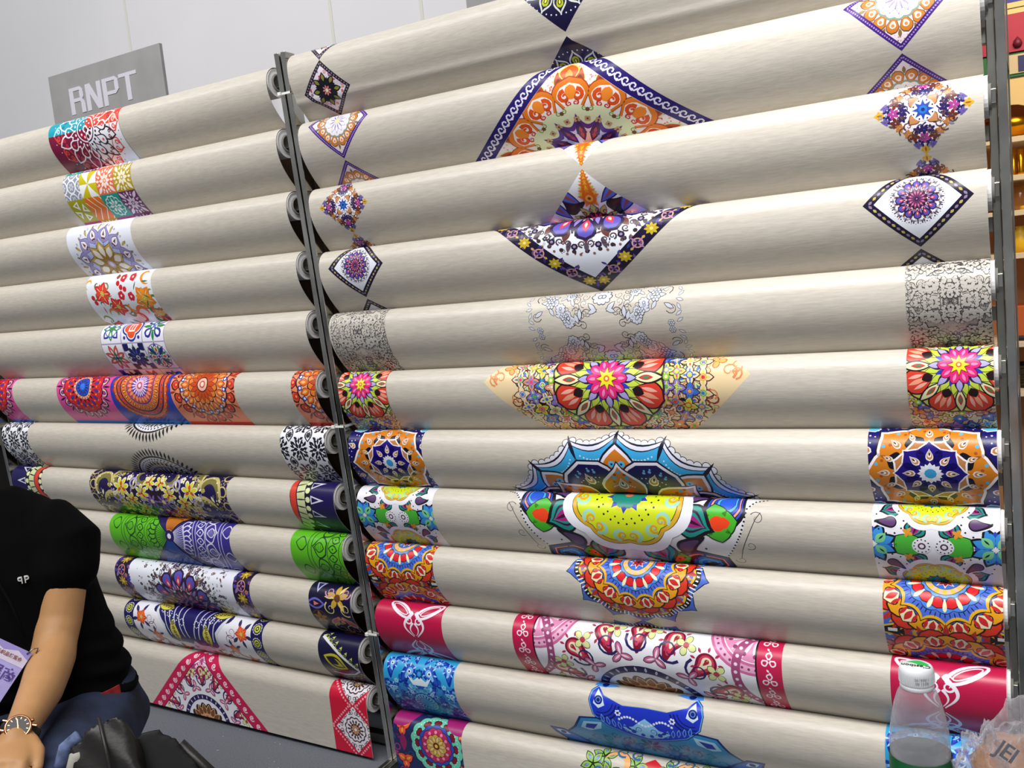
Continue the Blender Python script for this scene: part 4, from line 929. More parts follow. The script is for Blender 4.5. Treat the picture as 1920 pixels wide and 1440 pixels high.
def garden(a, cx, cy, R, rng_seed=6, wide=True):
    """crowded multicolour garden mandala"""
    cols = ['#d83a2c', '#3a62c8', '#c8d84a', '#e8c8a0', '#8a7ac8', '#e83a7a', '#5ab04a', '#f0a03a', '#e8e0c0', '#2a7ac8']
    rng = random.Random(rng_seed); a.at()
    for rr, n, s in ((1.9, 40, .17), (1.65, 34, .17), (1.4, 30, .16), (1.2, 24, .15)):
        for k in range(n):
            an = 2 * PI * k / n + rr; x, y = cx + R * rr * math.cos(an), cy + R * rr * math.sin(an)
            c = ['#e8d2aa', '#ecd8b4', '#8a7ac8', '#3a6ac8', '#e8e0a8', '#d88a6a', '#c8d84a'][(k * 3 + int(rr * 10)) % 7] if rr < 1.85 else '#e9cfa4'
            b = a.lay; a.at(x, y, an, R * s); a.petals('leaf', 4, -.2, 1.25, .46, '#4a2430'); a.petals('leaf', 4, -.1, 1.1, .36, c); a.petals('leaf', 4, .2, .8, .10, rng.choice(cols)); a.ring(.3, .42, rng.choice(cols), 9); a.disc(.22, rng.choice(cols), 7); a.lay = b
        a.lay += 7
    mandala(a, cx, cy, R, [
        ('scal', 1.12, .06, 16, '#3a2434'), ('scal', 1.08, .06, 16, '#c8d860'), ('pet', 'leaf', 32, .85, 1.1, .05, '#e8e8a0', '#4a4a2a', .008),
        ('pet', 'round', 8, .62, 1.22, .30, '#3a1020', None, 0, PI / 8), ('pet', 'round', 8, .64, 1.18, .27, '#d8402c', None, 0, PI / 8), ('pet', 'leaf', 8, .7, 1.1, .05, '#f0a080', None, 0, PI / 8), ('pet', 'leaf', 8, .72, 1.05, .04, '#f0b0a0', None, 0, PI / 8 + .13), ('pet', 'leaf', 8, .72, 1.05, .04, '#f0b0a0', None, 0, PI / 8 - .13), ('pet', 'leaf', 8, .55, .8, .10, '#241018', None, 0, PI / 8),
        ('pet', 'leaf', 8, .5, 1.2, .12, '#2a1420', None, 0, 0), ('pet', 'leaf', 8, .55, 1.12, .09, '#e8e8b8'), ('pet', 'leaf', 8, .65, .95, .05, '#c83a3a'), ('pet', 'leaf', 8, .72, .88, .025, '#3a8a5a'), ('dots', 8, 1.2, .07, '#8ac03a', 0), ('dots', 8, 1.2, .035, '#e8f0a0', 0),
        ('pet', 'leaf', 16, .3, .68, .07, '#c6d84a', '#3a4a1a', .012, PI / 16), ('pet', 'leaf', 8, .2, .62, .1, '#2a1a4a'), ('pet', 'leaf', 8, .3, .6, .06, '#b0a8e0'), ('pet', 'leaf', 8, .25, .5, .05, '#2a3ac0', None, 0, PI / 8),
        ('pet', 'round', 10, .12, .42, .09, '#e0287a', '#5a0a3a', .012), ('pet', 'leaf', 10, .2, .38, .03, '#f08ab8'), ('star', .13, .12, 8, '#3a2a10', 0, .8), ('star', .115, .105, 8, '#e8dc2a', 0, .8), ('disc', .06, '#d86a2a'), ('disc', .03, '#e8e0a0')])
def R6():
    a = Art(); cx, cy, h = .6985, .0505, .2905; a.poly(dia(cx, cy, h), '#e8cfa2'); rng = random.Random(66)
    n0 = len(a.items)
    for k in range(40):
        u = cx - h + .02 + rng.random() * .10; v = cy - .1 + rng.random() * .22
        a.at(u, v, rng.uniform(0, 6), rng.uniform(.010, .018)); b = a.lay
        if rng.random() < .5: a.curl(1, .3, rng.choice(['#b8502c', '#8a3a2a', '#d88a5a']), 1.2, 12)
        else: a.petals('round', 3, -.1, 1, .4, '#c86a4a'); a.petals('round', 3, .0, .85, .28, rng.choice(['#eebf9a', '#e8b060', '#d8d890']))
        a.lay = b
    a.lay += 3
    for (x, y) in [(.52, .055), (.545, .1), (.55, .0)]:
        a.at(x, y, 0, .034); a.petals('drop', 6, .1, 1, .24, '#2a1a2a'); a.petals('drop', 6, .15, .92, .19, rng.choice(['#e8b890', '#e06a4a', '#c8d890'])); a.petals('drop', 6, .4, .8, .09, rng.choice(['#3a6ac8', '#d83a3a', '#f0e0b0'])); a.disc(.2, '#15101c', 9)
    mirror_last(a, n0, cx); a.lay += 10
    garden(a, cx, cy, .105); a.at()
    put('R', 6, 'printed_medallion', a, dia(cx, cy, h), 'multicolour garden diamond with magenta star flower')
    for x0, x1, c, lab in ((0, .142, .068, 'multicolour garden edge band at the left end'), (1.257, 1.4, 1.338, 'multicolour garden edge band at the right end')):
        a = Art(); a.rect(x0, -.04, x1, .25, '#d8b890'); garden(a, c, .046, .078, 9); put('R', 6, 'printed_band', a, rect_clip(x0, x1), lab)
def moor_petal(a, n, r0, r1, w, base, ph=0.0):
    a.petals('ogee', n, r0, r1, w, '#15102a', None, 0, ph); a.petals('ogee', n, r0 + .008, r1 - .025, w - .012, '#e6e0e8', None, 0, ph); a.petals('ogee', n, r0 + .015, r1 - .05, w - .03, base, None, 0, ph)
def drop_eyes(a, n, r, s, ph=0.0):
    a.petals('drop', n, r + s, r - s * 1.2, s * .62, '#ece4e4', None, 0, ph); a.petals('drop', n, r + s * .85, r - s * .95, s * .48, '#b8804a', None, 0, ph); a.petals('drop', n, r + s * .6, r - s * .55, s * .3, '#efe4dc', None, 0, ph); a.petals('leaf', n, r - s * .3, r + s * .45, s * .15, '#15101c', None, 0, ph)
def moor_small(a, cx, cy, R):
    a.at(cx, cy, 0, R)
    a.petals('ogee', 8, .78, 1.5, .4, '#140c60', None, 0, PI / 8); a.dots(40, 1.2, .018, '#e0e0f4'); a.dots(48, 1.12, .014, '#e0e0f4'); drop_eyes(a, 8, 1.16, .11, PI / 8); a.petals('round', 4, 1.2, 1.6, .2, '#ece8f0', None, 0, PI / 4); a.petals('round', 4, 1.22, 1.58, .17, '#58b8d8', None, 0, PI / 4)
    a.petals('ogee', 8, .55, 1.16, .40, '#1a1024'); a.petals('ogee', 8, .55, 1.12, .38, '#f0e8ec'); a.petals('ogee', 8, .55, 1.06, .345, '#d07c1c'); a.dots(16, .9, .035, '#5ab0d8', PI / 16); a.dots(16, .82, .03, '#a8501c', PI / 16 + .1); drop_eyes(a, 8, .78, .10)
    a.petals('ogee', 8, .5, .78, .17, '#100c18', None, 0, PI / 8); a.dots(8, .66, .03, '#5ab0d8', PI / 8); drop_eyes(a, 8, .74, .08, PI / 8)
    a.petals('ogee', 8, .35, .66, .26, '#f0e8ec', None, 0, PI / 8); a.petals('ogee', 8, .35, .62, .24, '#b87c44', None, 0, PI / 8)
    a.petals('ogee', 8, .2, .62, .23, '#ece4f0'); a.petals('ogee', 8, .2, .59, .215, '#1c0c78'); drop_eyes(a, 8, .36, .10)
    a.petals('drop', 8, .22, .08, .05, '#e8e4f0', None, 0, 0); a.petals('leaf', 8, .08, .2, .03, '#e8f0f8', None, 0, PI / 8); a.disc(.1, '#3aa0d8', 10)
    a.at()
def R7():
    a = Art(); cx, cy, R = .6985, .325, .308
    a.at(cx, cy, -PI / 2, R)
    n = 18
    # little scallop loops on the rim, then the white rim with its tips
    def rim(r0, r1, col, sag):
        t = np.linspace(0, 1, 9); pts = []
        for k in range(n):
            a0 = 2 * PI * k / n; a1 = 2 * PI * (k + 1) / n; p = np.array([math.cos(a0), math.sin(a0)]) * r1; q = np.array([math.cos(a1), math.sin(a1)]) * r1
            for tt in t[:-1]:
                m = p + (q - p) * tt; m = m * (1 - sag * 4 * tt * (1 - tt)); pts.append(m)
        a.add(fan(pts, (0, 0)), col)
    T = []; T2 = []
    for k in range(n):
        a0 = 2 * PI * k / n; a1 = 2 * PI * (k + 1) / n; p = np.array([math.cos(a0), math.sin(a0)]); q = np.array([math.cos(a1), math.sin(a1)])
        for j in range(7):
            tt = (j + .5) / 7; m = (p + (q - p) * tt) * (1 - .06 * 4 * tt * (1 - tt)); T.append(disc_tri(.031, 12) + m * 1.005); T2.append(disc_tri(.026, 12) + m * 1.005)
    a.add(np.concatenate(T), '#1a1a22'); a.add(np.concatenate(T2), '#d8d8e2'); 
    rim(0, 1.0, '#15142a', .06); rim(0, .992, '#dcdcf0', .066); rim(0, .968, '#15142a', .072); rim(0, .961, '#3aa4dc', .074)
    # dotted lines on the blue lobes
    D = []
    for k in range(n):
        a0 = 2 * PI * k / n; a1 = 2 * PI * (k + 1) / n; p = np.array([math.cos(a0), math.sin(a0)]); q = np.array([math.cos(a1), math.sin(a1)])
        for j in range(11):
            tt = .14 + .72 * j / 10; m = (p + (q - p) * tt) * (1 - .10 * 4 * tt * (1 - tt)) * .92; D.append(disc_tri(.0075 * (1.2 - abs(tt - .5)), 7) + m)
    a.add(np.concatenate(D), '#bfe4f6')
    a.petals('leaf', 18, .84, 1.04, .014, '#15142a', None, 0, 0)
    rim(0, .868, '#15142a', .125); rim(0, .858, '#e2dff0', .128); rim(0, .836, '#15142a', .13)
    # orange points on every second tip, navy bays between them
    a.petals('leaf', 9, .60, .93, .13, '#15142a', None, 0, 0); a.petals('leaf', 9, .61, .91, .118, '#e6e0ee'); a.petals('leaf', 9, .62, .88, .103, '#c8741c'); a.dots(9, .775, .026, '#58b4e0', .045); a.dots(9, .775, .026, '#58b4e0', -.045); a.dots(9, .775, .009, '#16306a', .045); a.dots(9, .775, .009, '#16306a', -.045)
    a.petals('round', 9, .40, .855, .232, '#15142a', None, 0, PI / 9); a.petals('round', 9, .40, .842, .222, '#e6e0ee', None, 0, PI / 9); a.petals('round', 9, .40, .82, .204, '#100c4e', None, 0, PI / 9)
    for rr, nn, d in ((.77, 9, .012), (.79, 9, .008)):
        for o in (-.1, -.05, .05, .1): a.dots(9, rr - abs(o) * .4, d, '#6aa8e0', PI / 9 + o)
    for o in np.linspace(-.16, .16, 9): a.dots(9, .70 - abs(o) * .2, .006, '#c8cef0', PI / 9 + o)
    for o in np.linspace(-.13, .13, 9): a.dots(9, .655 - abs(o) * .3, .006, '#c8cef0', PI / 9 + o)
    drop_eyes(a, 9, .685, .055, PI / 9)
    a.petals('ogee', 9, .40, .80, .17, '#15142a', None, 0, 0); a.petals('ogee', 9, .40, .785, .16, '#e6e0ee'); a.petals('ogee', 9, .40, .755, .145, '#c87420')
    for o, rr, c, d in ((.07, .66, '#4a98d0', .018), (-.07, .66, '#4a98d0', .018), (0, .71, '#4a98d0', .015), (.05, .69, '#8a3a10', .012), (-.05, .69, '#8a3a10', .012), (.09, .62, '#8a3a10', .012), (-.09, .62, '#8a3a10', .012)): a.dots(9, rr, d, c, o)
    for o in np.linspace(-.13, .13, 11): a.dots(9, .60 - abs(o) * .25, .006, '#efe0d0', o)
    drop_eyes(a, 9, .60, .055)
    a.disc(.5, '#15142a'); a.disc(.48, '#a89a3a')
    a.at(); put('R', 7, 'printed_medallion', a, rect_clip(.40, 1.0, .0, .235), 'blue lobed mandala with orange points and white scalloped rim')
    for x0, x1, c, lab in ((0, .217, .118, 'orange and indigo mandala edge band at the left end'), (1.186, 1.4, 1.286, 'orange and indigo mandala edge band at the right end')):
        a = Art(); a.rect(x0, -.04, x1, .25, '#140c60'); moor_small(a, c, .094, .099); put('R', 7, 'printed_band', a, rect_clip(x0, x1), lab)
def swirl_green(a, cx, cy, R, small=False):
    """chartreuse rosette with mint and gold curls on white"""
    mandala(a, cx, cy, R, [
        ('pet', 'ogee', 8, .70, 1.16, .23, '#15121c', None, 0, 0), ('pet', 'ogee', 8, .72, 1.10, .20, '#1f8a80'), ('pet', 'ogee', 8, .72, 1.06, .14, '#3a1a3a'), ('pet', 'ogee', 8, .72, 1.04, .11, '#1f8a80'), ('pet', 'ogee', 8, .72, 1.03, .075, '#a01f78'), ('pet', 'leaf', 8, .74, 1.0, .02, '#3a0a2a'),
        ('scal', .78, .08, 8, '#ecebf4', PI / 8), ('scal', .67, .06, 8, '#3a3a30', PI / 8), ('scal', .665, .055, 8, '#d8a82a', PI / 8), ('scal', .62, .05, 8, '#3a4a2a', PI / 8), ('scal', .61, .05, 8, '#c9d81e', PI / 8),
        ('curl', 8, .55, .09, .05, '#9ad0b8', PI / 8), ('curl', 8, .56, .06, .035, '#d8a020', PI / 8), ('dots', 20, .34, .012, '#1a1a1a'), ('dots', 24, .40, .014, '#1a1a1a', .1),
        ('star', .2, .08, 10, '#2a3aa0', 0, .8), ('pet', 'bar', 10, .2, .26, .03, '#d8c02a', None, 0, PI / 10), ('scal', .19, .03, 10, '#158070'), ('disc', .05, '#d86a3a')], PI / 8)
def R8():
    a = Art(); cx, cy = .706, .002; n0 = 0
    # white and dotted outer scrolls
    def half():
        # dotted outline teardrops
        for (x, y, s, rot) in [(.545, .085, .038, 0.5), (.555, .015, .036, -.5), (.60, .135, .034, 1.0)]:
            pass
        a.at()
        P = [(.43, .0), (.455, .035), (.462, .07), (.475, .10), (.50, .14), (.53, .19), (.56, .21), (.706, .21), (.706, .0)]
        a.poly(P, '#dcd9de')
        # dot strings along the outline
        pts = np.array([(.42, .004), (.44, .012), (.455, .03), (.46, .055), (.468, .08), (.478, .10), (.492, .125), (.508, .15), (.52, .17), (.53, .19), (.535, .21)])
        d = []
        for i in range(len(pts) - 1):
            for t in (0, .33, .66): d.append(disc_tri(.0022, 7) + pts[i] * (1 - t) + pts[i + 1] * t)
        a.add(np.concatenate(d), '#15131a')
        # striped wings
        for (x, y, r, rot, cols) in [(.49, .01, .07, 1.15, ['#15131c', '#2a4ac0', '#e8908a', '#2a4ac0', '#4aa8e0', '#2a58c8']), (.545, .175, .085, .2, ['#15131c', '#2a3aa8', '#e8807a', '#1a1a38', '#2f6ad0', '#3aa0d8', '#2a58c8', '#8ad0a8'])]:
            for k, c in enumerate(cols):
                a.at(x, y, rot, r * (1 - .125 * k)); a.petals('round', 1, -.55, 1.0, .62, c if k == 0 else '#15131c'); a.petals('round', 1, -.52, .96, .585, c)
        a.at(.545, .178, .2, .022); a.petals('leaf', 1, -.9, .9, .35, '#15131c')
        # green diamonds with red seed
        for (x, y, r) in [(.513, .062, .040), (.62, .165, .035)]:
            a.at(x, y, .15, r); a.petals('leaf', 4, 0, 1.06, .62, '#15201a'); a.petals('leaf', 4, 0, 1.0, .57, '#46b02a'); a.disc(.56, '#46b02a', 16); a.at(x, y, .15, r * .42); a.disc(.95, '#e8431c', 14); a.petals('leaf', 1, 0, 1.6, .7, '#e8431c', None, 0, PI)
        # purple hooks
        for (x, y, s, r) in [(.585, .122, .030, 2.6), (.64, .185, .026, 3.2), (.565, .005, .024, 2.0)]:
            a.at(x, y, r, s); a.paisley(1.25, ['#15121c']); a.at(x, y, r, s); a.paisley(.85, ['#5a3a6a'])
            for k in range(9): an = k * .62; a.at(x + s * 1.35 * math.cos(an), y + s * 1.35 * math.sin(an), 0, .0028); a.disc(1, '#15131a', 7)
        a.at(.60, .05, .6, .02); a.petals('leaf', 4, 0, 1, .35, '#d8962a', '#3a2010', .08)
        # free hanging thin curls outside
        a.at(.435, .048, 2.6, .014, 1, True); a.curl(1, .12, '#2a2a30', 1.2); a.at(.452, .108, 1.0, .011); a.curl(1, .13, '#2a2a30', 1.2); a.at(.48, .155, .0, .012); a.curl(1, .13, '#2a2a30', 1.2)
        a.at(); a.stroke([(.428, .036), (.438, .05), (.45, .075), (.462, .1), (.47, .12), (.478, .148)], .0014, '#2a2a30')
    half(); mirror_last(a, 0, cx); a.lay += 3
    swirl_green(a, cx, cy, .175); a.at()
    put('R', 8, 'printed_medallion', a, rect_clip(.38, 1.03), 'white scroll medallion with chartreuse rosette and dotted edges')
    for x0, x1, c, lab in ((0, .224, .117, 'white and green swirl edge band at the left end'), (1.185, 1.4, 1.284, 'white and green swirl edge band at the right end')):
        a = Art(); a.rect(x0, -.04, x1, .25, '#e6e4ec'); n0 = len(a.items)
        for cyy in (-.012, .182):
            swirl_green(a, c, cyy, .082)
        a.lay += 2
        for sx in (-1, 1):
            for (u, v) in ((.098, .085),):
                a.at(c + sx * u, v, 0, .042); a.petals('leaf', 8, .1, 1.05, .26, '#14121a', None, 0, PI / 8); a.petals('leaf', 4, .15, .8, .2, '#2a48b8', None, 0, 0); a.petals('leaf', 8, .12, .9, .2, '#3a90d8', None, 0, PI / 8); a.petals('leaf', 4, .1, .72, .2, '#7ac890', None, 0, PI / 4); a.petals('leaf', 4, .3, .6, .04, '#14301a', None, 0, PI / 4)
            a.at(c + sx * .042, .085, 0, .022); a.petals('leaf', 4, 0, 1.1, .7, '#4ab03a', '#14201a', .06, PI / 4); a.disc(.8, '#4ab03a', 12)
            a.at(c + sx * .018, .085, 0, .016); a.disc(1, '#e6e4ec', 14); a.dots(12, .78, .09, '#15131a'); a.disc(.42, '#4a2a4a', 10); a.disc(.25, '#e6e4ec', 8)
            for sv in (-1, 1):
                a.at(c + sx * .068, .085 + sv * .042, 1.2 * sx * sv, .026, 1, sx < 0); a.paisley(.9, ['#e6e4ec']); a.paisley(.75, ['#15121c', '#5a3a6a'])
                for k in range(10): an = k * .6; a.at(c + sx * .07 + .024 * math.cos(an), .085 + sv * .045 + .024 * math.sin(an), 0, .0018); a.disc(1, '#15131a', 6); a.lay -= 1
                a.lay += 1
                a.at(c + sx * .04, .085 + sv * .025, .5, .008); a.petals('leaf', 4, 0, 1.2, .4, '#e0902a')
        put('R', 8, 'printed_band', a, rect_clip(x0, x1), lab)
def blue_red(a, cx, cy, R):
    mandala(a, cx, cy, R, [
        ('pet', 'leaf', 36, .64, .86, .03, '#b8302c'), ('pet', 'leaf', 36, .66, .82, .02, '#d89a2a', None, 0, PI / 36),
        ('pet', 'round', 14, .52, .80, .15, '#5a1a18', None, 0, 0), ('pet', 'round', 14, .53, .78, .135, '#d83a24'), ('pet', 'round', 14, .52, .72, .13, '#2a1a10', None, 0, PI / 14), ('pet', 'round', 14, .52, .70, .115, '#e8a01c', None, 0, PI / 14),
        ('pet', 'leaf', 14, .50, .70, .11, '#3a1410', None, 0, 0), ('pet', 'leaf', 14, .51, .69, .095, '#e8e0b8'), ('pet', 'leaf', 14, .52, .67, .035, '#c82a2c'), ('pet', 'leaf', 14, .52, .66, .02, '#c82a2c', None, 0, .12), ('pet', 'leaf', 14, .52, .66, .02, '#c82a2c', None, 0, -.12),
        ('star', .50, .08, 14, '#2a1a10', PI / 14, .7), ('star', .49, .075, 14, '#e8b020', PI / 14, .7), ('star', .455, .07, 14, '#4a6cd4', PI / 14, .7), ('pet', 'leaf', 56, .40, .47, .006, '#141c4a'),
        ('scal', .385, .035, 14, '#1a1430'), ('scal', .38, .03, 14, '#4a86e0'), ('pet', 'round', 14, .24, .37, .075, '#3a1014'), ('pet', 'round', 14, .25, .36, .065, '#d8232c'), ('pet', 'drop', 14, .24, .40, .022, '#f0ecc0', None, 0, PI / 14),
        ('scal', .235, .02, 14, '#1a1430'), ('scal', .23, .018, 14, '#5a90e0'), ('disc', .215, '#2a1a10'), ('disc', .208, '#e0b83a'), ('pet', 'bar', 14, .15, .205, .020, '#e8b0a8'), ('disc', .145, '#1a1430'), ('disc', .14, '#3a68d0'), ('star', .07, .06, 8, '#e8e0d0', 0, .8), ('pet', 'leaf', 8, .0, .1, .02, '#a01c2c'), ('disc', .02, '#101010')])
def lotus(a, cx, cy, R):
    a.at(cx, cy, 0, R); n = 14; ph = PI / 14
    a.petals('ogee', n, .60, 1.08, .235, '#15142c', None, 0, ph); a.petals('ogee', n, .60, 1.065, .225, '#4a6cc8', None, 0, ph)
    a.scal(.80, .155, n, '#15121c', ph + PI / n, False, .6); a.petals('bar', 98, .84, .93, .010, '#f0eee8'); a.scal(.755, .14, n, '#15121c', ph + PI / n, False, .6); a.scal(.745, .135, n, '#d8b82a', ph + PI / n, False, .6); a.scal(.72, .125, n, '#4466cc', ph + PI / n, False, .6)
    for o in (-.08, 0, .08): a.dots(n, .78 - abs(o), .013, '#d8e8f8', ph + o)
    a.dots(n, .70, .016, '#d8e8f8', ph + .11); blue_red(a, cx, cy, R * 1.05)
def R9():
    a = Art(); lotus(a, .711, .006, .152); a.at(); put('R', 9, 'printed_medallion', a, rect_clip(.5, .92, -.03, .1625), 'blue lotus half mandala with red and yellow rings')
    a = Art(); lotus(a, .705, .322, .152); a.at(); put('R', 9, 'printed_medallion', a, rect_clip(.5, .92, .1635, .235), 'tips of a second blue lotus mandala lower on the cloth')
    for x0, x1, c, lab in ((0, .2, .104, 'blue, red and yellow mandala edge band at the left end'), (1.195, 1.4, 1.298, 'blue, red and yellow mandala edge band at the right end')):
        a = Art(); a.rect(x0, -.04, x1, .25, '#4263c4'); rng = random.Random(3)
        scatter(a, rng, 50, (x0, x1, .05, .2), ['#dce8f8', '#c8d8f0'], .002, .005, ('dot',))
        for sx in (-1, 1): a.at(c + sx * .105, .105, 0, .04); a.poly([(-1, -.55), (0, -.25), (1, -.55), (1, .55), (0, .25), (-1, .55)], '#d8b82a'); a.poly([(-.9, -.4), (0, -.15), (.9, -.4), (.9, .4), (0, .15), (-.9, .4)], '#15121c'); a.petals('bar', 2, .2, .6, .1, '#ece8e0')
        blue_red(a, c, -.005, .163); blue_red(a, c, .222, .163); a.at(); put('R', 9, 'printed_band', a, rect_clip(x0, x1), lab)
def clover(a, x, y, s, col):
    a.at(x, y, 0, s)
    for k in range(3):
        a.M = rotm(k * 2 * PI / 3 - PI / 2 if False else k * 2 * PI / 3 + PI / 6) * s; t = petal_poly('round', .1, 1.0, .42); a.add(t, col, False)
    a.lay += 1
    a.at(x, y, 0, s)
    for k in range(3):
        a.M = rotm(k * 2 * PI / 3 + PI / 6) * s; a.add(petal_poly('round', .3, .82, .24), '#c01c4c', False)
    a.lay += 1
    a.at(x, y - s * 1.15, 0, s * .5); a.petals('leaf', 2, .0, .9, .25, col, None, 0, PI / 4 * 1.2)
def red_scroll(a, cx):
    """white triquetra scroll of the red edge bands: looped leaves meeting in curls, mirrored about v = .10"""
    n0 = len(a.items); s = np.linspace(0, 1, 24); W_ = '#efe8f2'
    for sx in (-1, 1):
        a.at(cx, .10, 0, .055)
        t = s * 2 * PI
        loop = np.stack([sx * (.78 + .62 * np.cos(t)), -1.38 + .26 * np.sin(t) - .30 * np.cos(t)], 1); a.stroke(loop, .11, W_)
        a.stroke(np.stack([sx * (.80 + .44 * np.cos(t)), -1.38 + .15 * np.sin(t) - .21 * np.cos(t)], 1), .045, W_)
        stem = np.stack([sx * (.10 + .40 * np.sin(PI * s) ** 1.2), -1.20 + 1.10 * s], 1); a.stroke(stem, .17, W_, True)
        a.stroke(np.stack([sx * (.04 + .17 * np.sin(PI * s)), -.78 + .62 * s], 1), .10, W_, True)
        a.at(cx + sx * .0125, .10 - .049, 0, .0105, 1, sx < 0); a.curl(1, .42, W_, 1.15)
        a.at(cx, .10, 0, .055); a.stroke(np.stack([sx * (.05 + .30 * s), -1.15 - .12 * np.sin(PI * s)], 1), .10, W_, True)
    mirror_v(a, n0, .10); a.at()
def R10():
    for x0, x1, c, lab in ((0, .2, .118, 'crimson edge band with white scroll at the left end'), (1.2, 1.4, 1.285, 'crimson edge band with white scroll behind the bottle')):
        a = Art(); a.rect(x0, -.04, x1, .25, '#bb1a48'); red_scroll(a, c); put('R', 10, 'printed_band', a, rect_clip(x0, x1), lab)
    a = Art(); cu = .70; a.rect(.39, -.04, 1.01, .25, '#ecebf2'); a.clip = rect_clip(.45, .95)
    n0 = len(a.items)
    for sx in (-1, 1):
        a.at(cu + sx * .25, -.02, 0, .10); a.ring(.74, 1.0, '#c86a9a', 40); a.ring(.80, .94, '#e6a8c8', 40); a.dots(40, .87, .03, '#8a3a6a'); a.disc(.72, '#d88ab0', 30); a.petals('leaf', 16, .2, .7, .06, '#f0d0e0'); a.dots(16, .6, .05, '#8a3a6a')
        a.at(cu + sx * .33, .075, 0, .13); a.ring(.86, 1.0, '#a04a78', 40); a.dots(44, .93, .03, '#f0d8e6')
    paisley_white(a, cu, .215, .245); a.clip = None; a.at()
    for x0, x1 in ((.395, .449), (.951, 1.002)):
        a.rect(x0, -.04, x1, .25, '#bf1c4c'); a.at()
        for k in range(7): clover(a, (x0 + x1) / 2, .002 + .042 * k, .0165, '#f0dfe8')
        a.at()
    a.rect(.447, -.04, .4505, .25, BLK); a.rect(.9495, -.04, .953, .25, BLK)
    put('R', 10, 'printed_panel', a, rect_clip(.395, 1.002), 'white paisley panel between crimson clover borders')
def bird_ring(a, x, y, s, rot, flip=False):
    a.at(x, y, rot, s, 1, flip); a.paisley(1.0, ['#0f2fa0', '#2450c0', '#7ab8e8']); a.at(x, y, rot, s, 1, flip); a.petals('leaf', 7, .35, .7, .06, '#9ad0f0'); a.disc(.16, '#e8f4fa', 9); a.disc(.09, '#1434a0', 8)
def R11():
    for x0, x1, c, lab in ((0, .212, .11, 'turquoise and blue bird print edge band at the left end'), (1.183, 1.4, 1.285, 'turquoise and blue bird print edge band behind the bottle')):
        a = Art(); a.rect(x0, -.04, x1, .25, '#2f9fd6'); rng = random.Random(11); n0 = len(a.items)
        a.at(); a.rect(x0, .07, x1, .25, '#2f86cc')
        for (u, v, s, r) in [(-.085, .03, .028, .5), (-.05, .015, .022, 2), (-.03, .045, .034, 1.2), (-.09, .095, .03, 2.5), (-.06, .13, .026, 1), (-.03, .1, .024, 3), (-.09, .17, .03, 1.4), (-.02, .005, .016, 0)]: bird_ring(a, c + u, v, s, r)
        scatter(a, rng, 90, (c - .11, c, .06, .22), ['#1c50b0', '#5ab4e0', '#123a98', '#8ad0f0'], .004, .011, ('oring', 'drop', 'leaf', 'flower'))
        mirror_last(a, n0 + 1, c); a.lay += 2
        mandala(a, c, .135, .036, [('disc', 1.0, '#123a98'), ('scal', .85, .08, 18, '#6ac0e8'), ('disc', .78, '#1c50b0'), ('pet', 'leaf', 18, .5, .8, .06, '#8ad0f0'), ('disc', .5, '#3aa0d8')]); a.at(c, .048, 0, .03); a.poly([(-1.2, .2), (-.6, .6), (0, .2), (.6, .6), (1.2, .2), (.7, 1), (-.7, 1)], '#d8e8f4'); a.dots(8, .3, .12, '#123a98')
        put('R', 11, 'printed_band', a, rect_clip(x0, x1), lab)
    a = Art(); cu = .7; n0 = 0
    B1, B2, B3 = '#1c34c0', '#6ab4e8', '#0f1c70'
    # moustache wing at the crest
    a.lay = 100
    a.poly([(.58, -.012), (.62, -.005), (.635, .004), (.60, .012), (.575, .008)], '#4a90e0'); a.at(.60, .002, 0, .008); a.disc(1, B3, 10)
    a.at()
    body = [(.588, .012), (.605, .032), (.65, .047), (.70, .045), (.70, .125), (.66, .118), (.61, .10), (.58, .075), (.572, .045), (.576, .025)]
    big = [(cu + (x - cu) * 1.03, (y - .06) * 1.07 + .06) for x, y in body]
    a.poly(big, '#0c1450'); a.poly([(cu + (x - cu) * 1.018, (y - .06) * 1.04 + .06) for x, y in body], '#5aa6ec'); a.poly(body, B1)
    a.poly([(.588, .018), (.602, .036), (.607, .052), (.592, .06), (.58, .05)], '#cfe2f4'); a.at(.592, .042, 0, .010); a.disc(1, B3, 12); a.ring(.45, .6, '#6a9ae0', 10)
    for k in range(3): a.at(.597, .04, 0, .030 + .008 * k); t = np.linspace(.2, 1.9, 10); a.stroke(np.stack([np.cos(t), np.sin(t)], 1), .08, '#0a1260')
    for k in range(7): a.at(.60 + .013 * k, .083 + .004 * k, 1.4, .014); a.petals('leaf', 1, -.8, .8, .3, '#6aa8e8'); a.petals('leaf', 1, -.6, .6, .18, B1)
    a.at(); a.poly([(.70, .068), (.685, .078), (.67, .092), (.645, .098), (.665, .112), (.70, .121)], '#8cc8ee')
    for k in range(10): a.at(.64 + .0066 * k, .078 - .008 * math.sin(k * .5), 0, .003); a.disc(1, '#dfeaf8', 8)
    for k in range(6): a.at(.638 + .005 * math.cos(k), .064 + .005 * math.sin(k), 0, .0025); a.disc(1, '#dfeaf8', 7)
    a.at(.684, .098, 2, .009); a.curl(1, .2, '#1428a0'); a.at(.67, .105, 0, .006); a.disc(1, '#1a3ab8', 8); a.at(.66, .098, .5, .009); a.petals('leaf', 1, -1, 1, .35, '#123098'); a.at(.69, .112, 0, .005); a.disc(1, '#1a3ab8', 8); a.at()
    # lower spread
    a.lay = 10
    low = [(.70, .075), (.60, .085), (.545, .092), (.525, .125), (.49, .16), (.47, .24), (.70, .24)]
    a.poly([(x - .004 * (x < .69), y - .004) for x, y in low], '#0f2a7a'); a.poly(low, '#2f8cc4'); a.poly([(.595, .095), (.55, .10), (.538, .122), (.56, .128), (.59, .115)], '#a8d4f0'); a.poly([(.585, .102), (.556, .106), (.55, .12), (.57, .121)], '#1434a4')
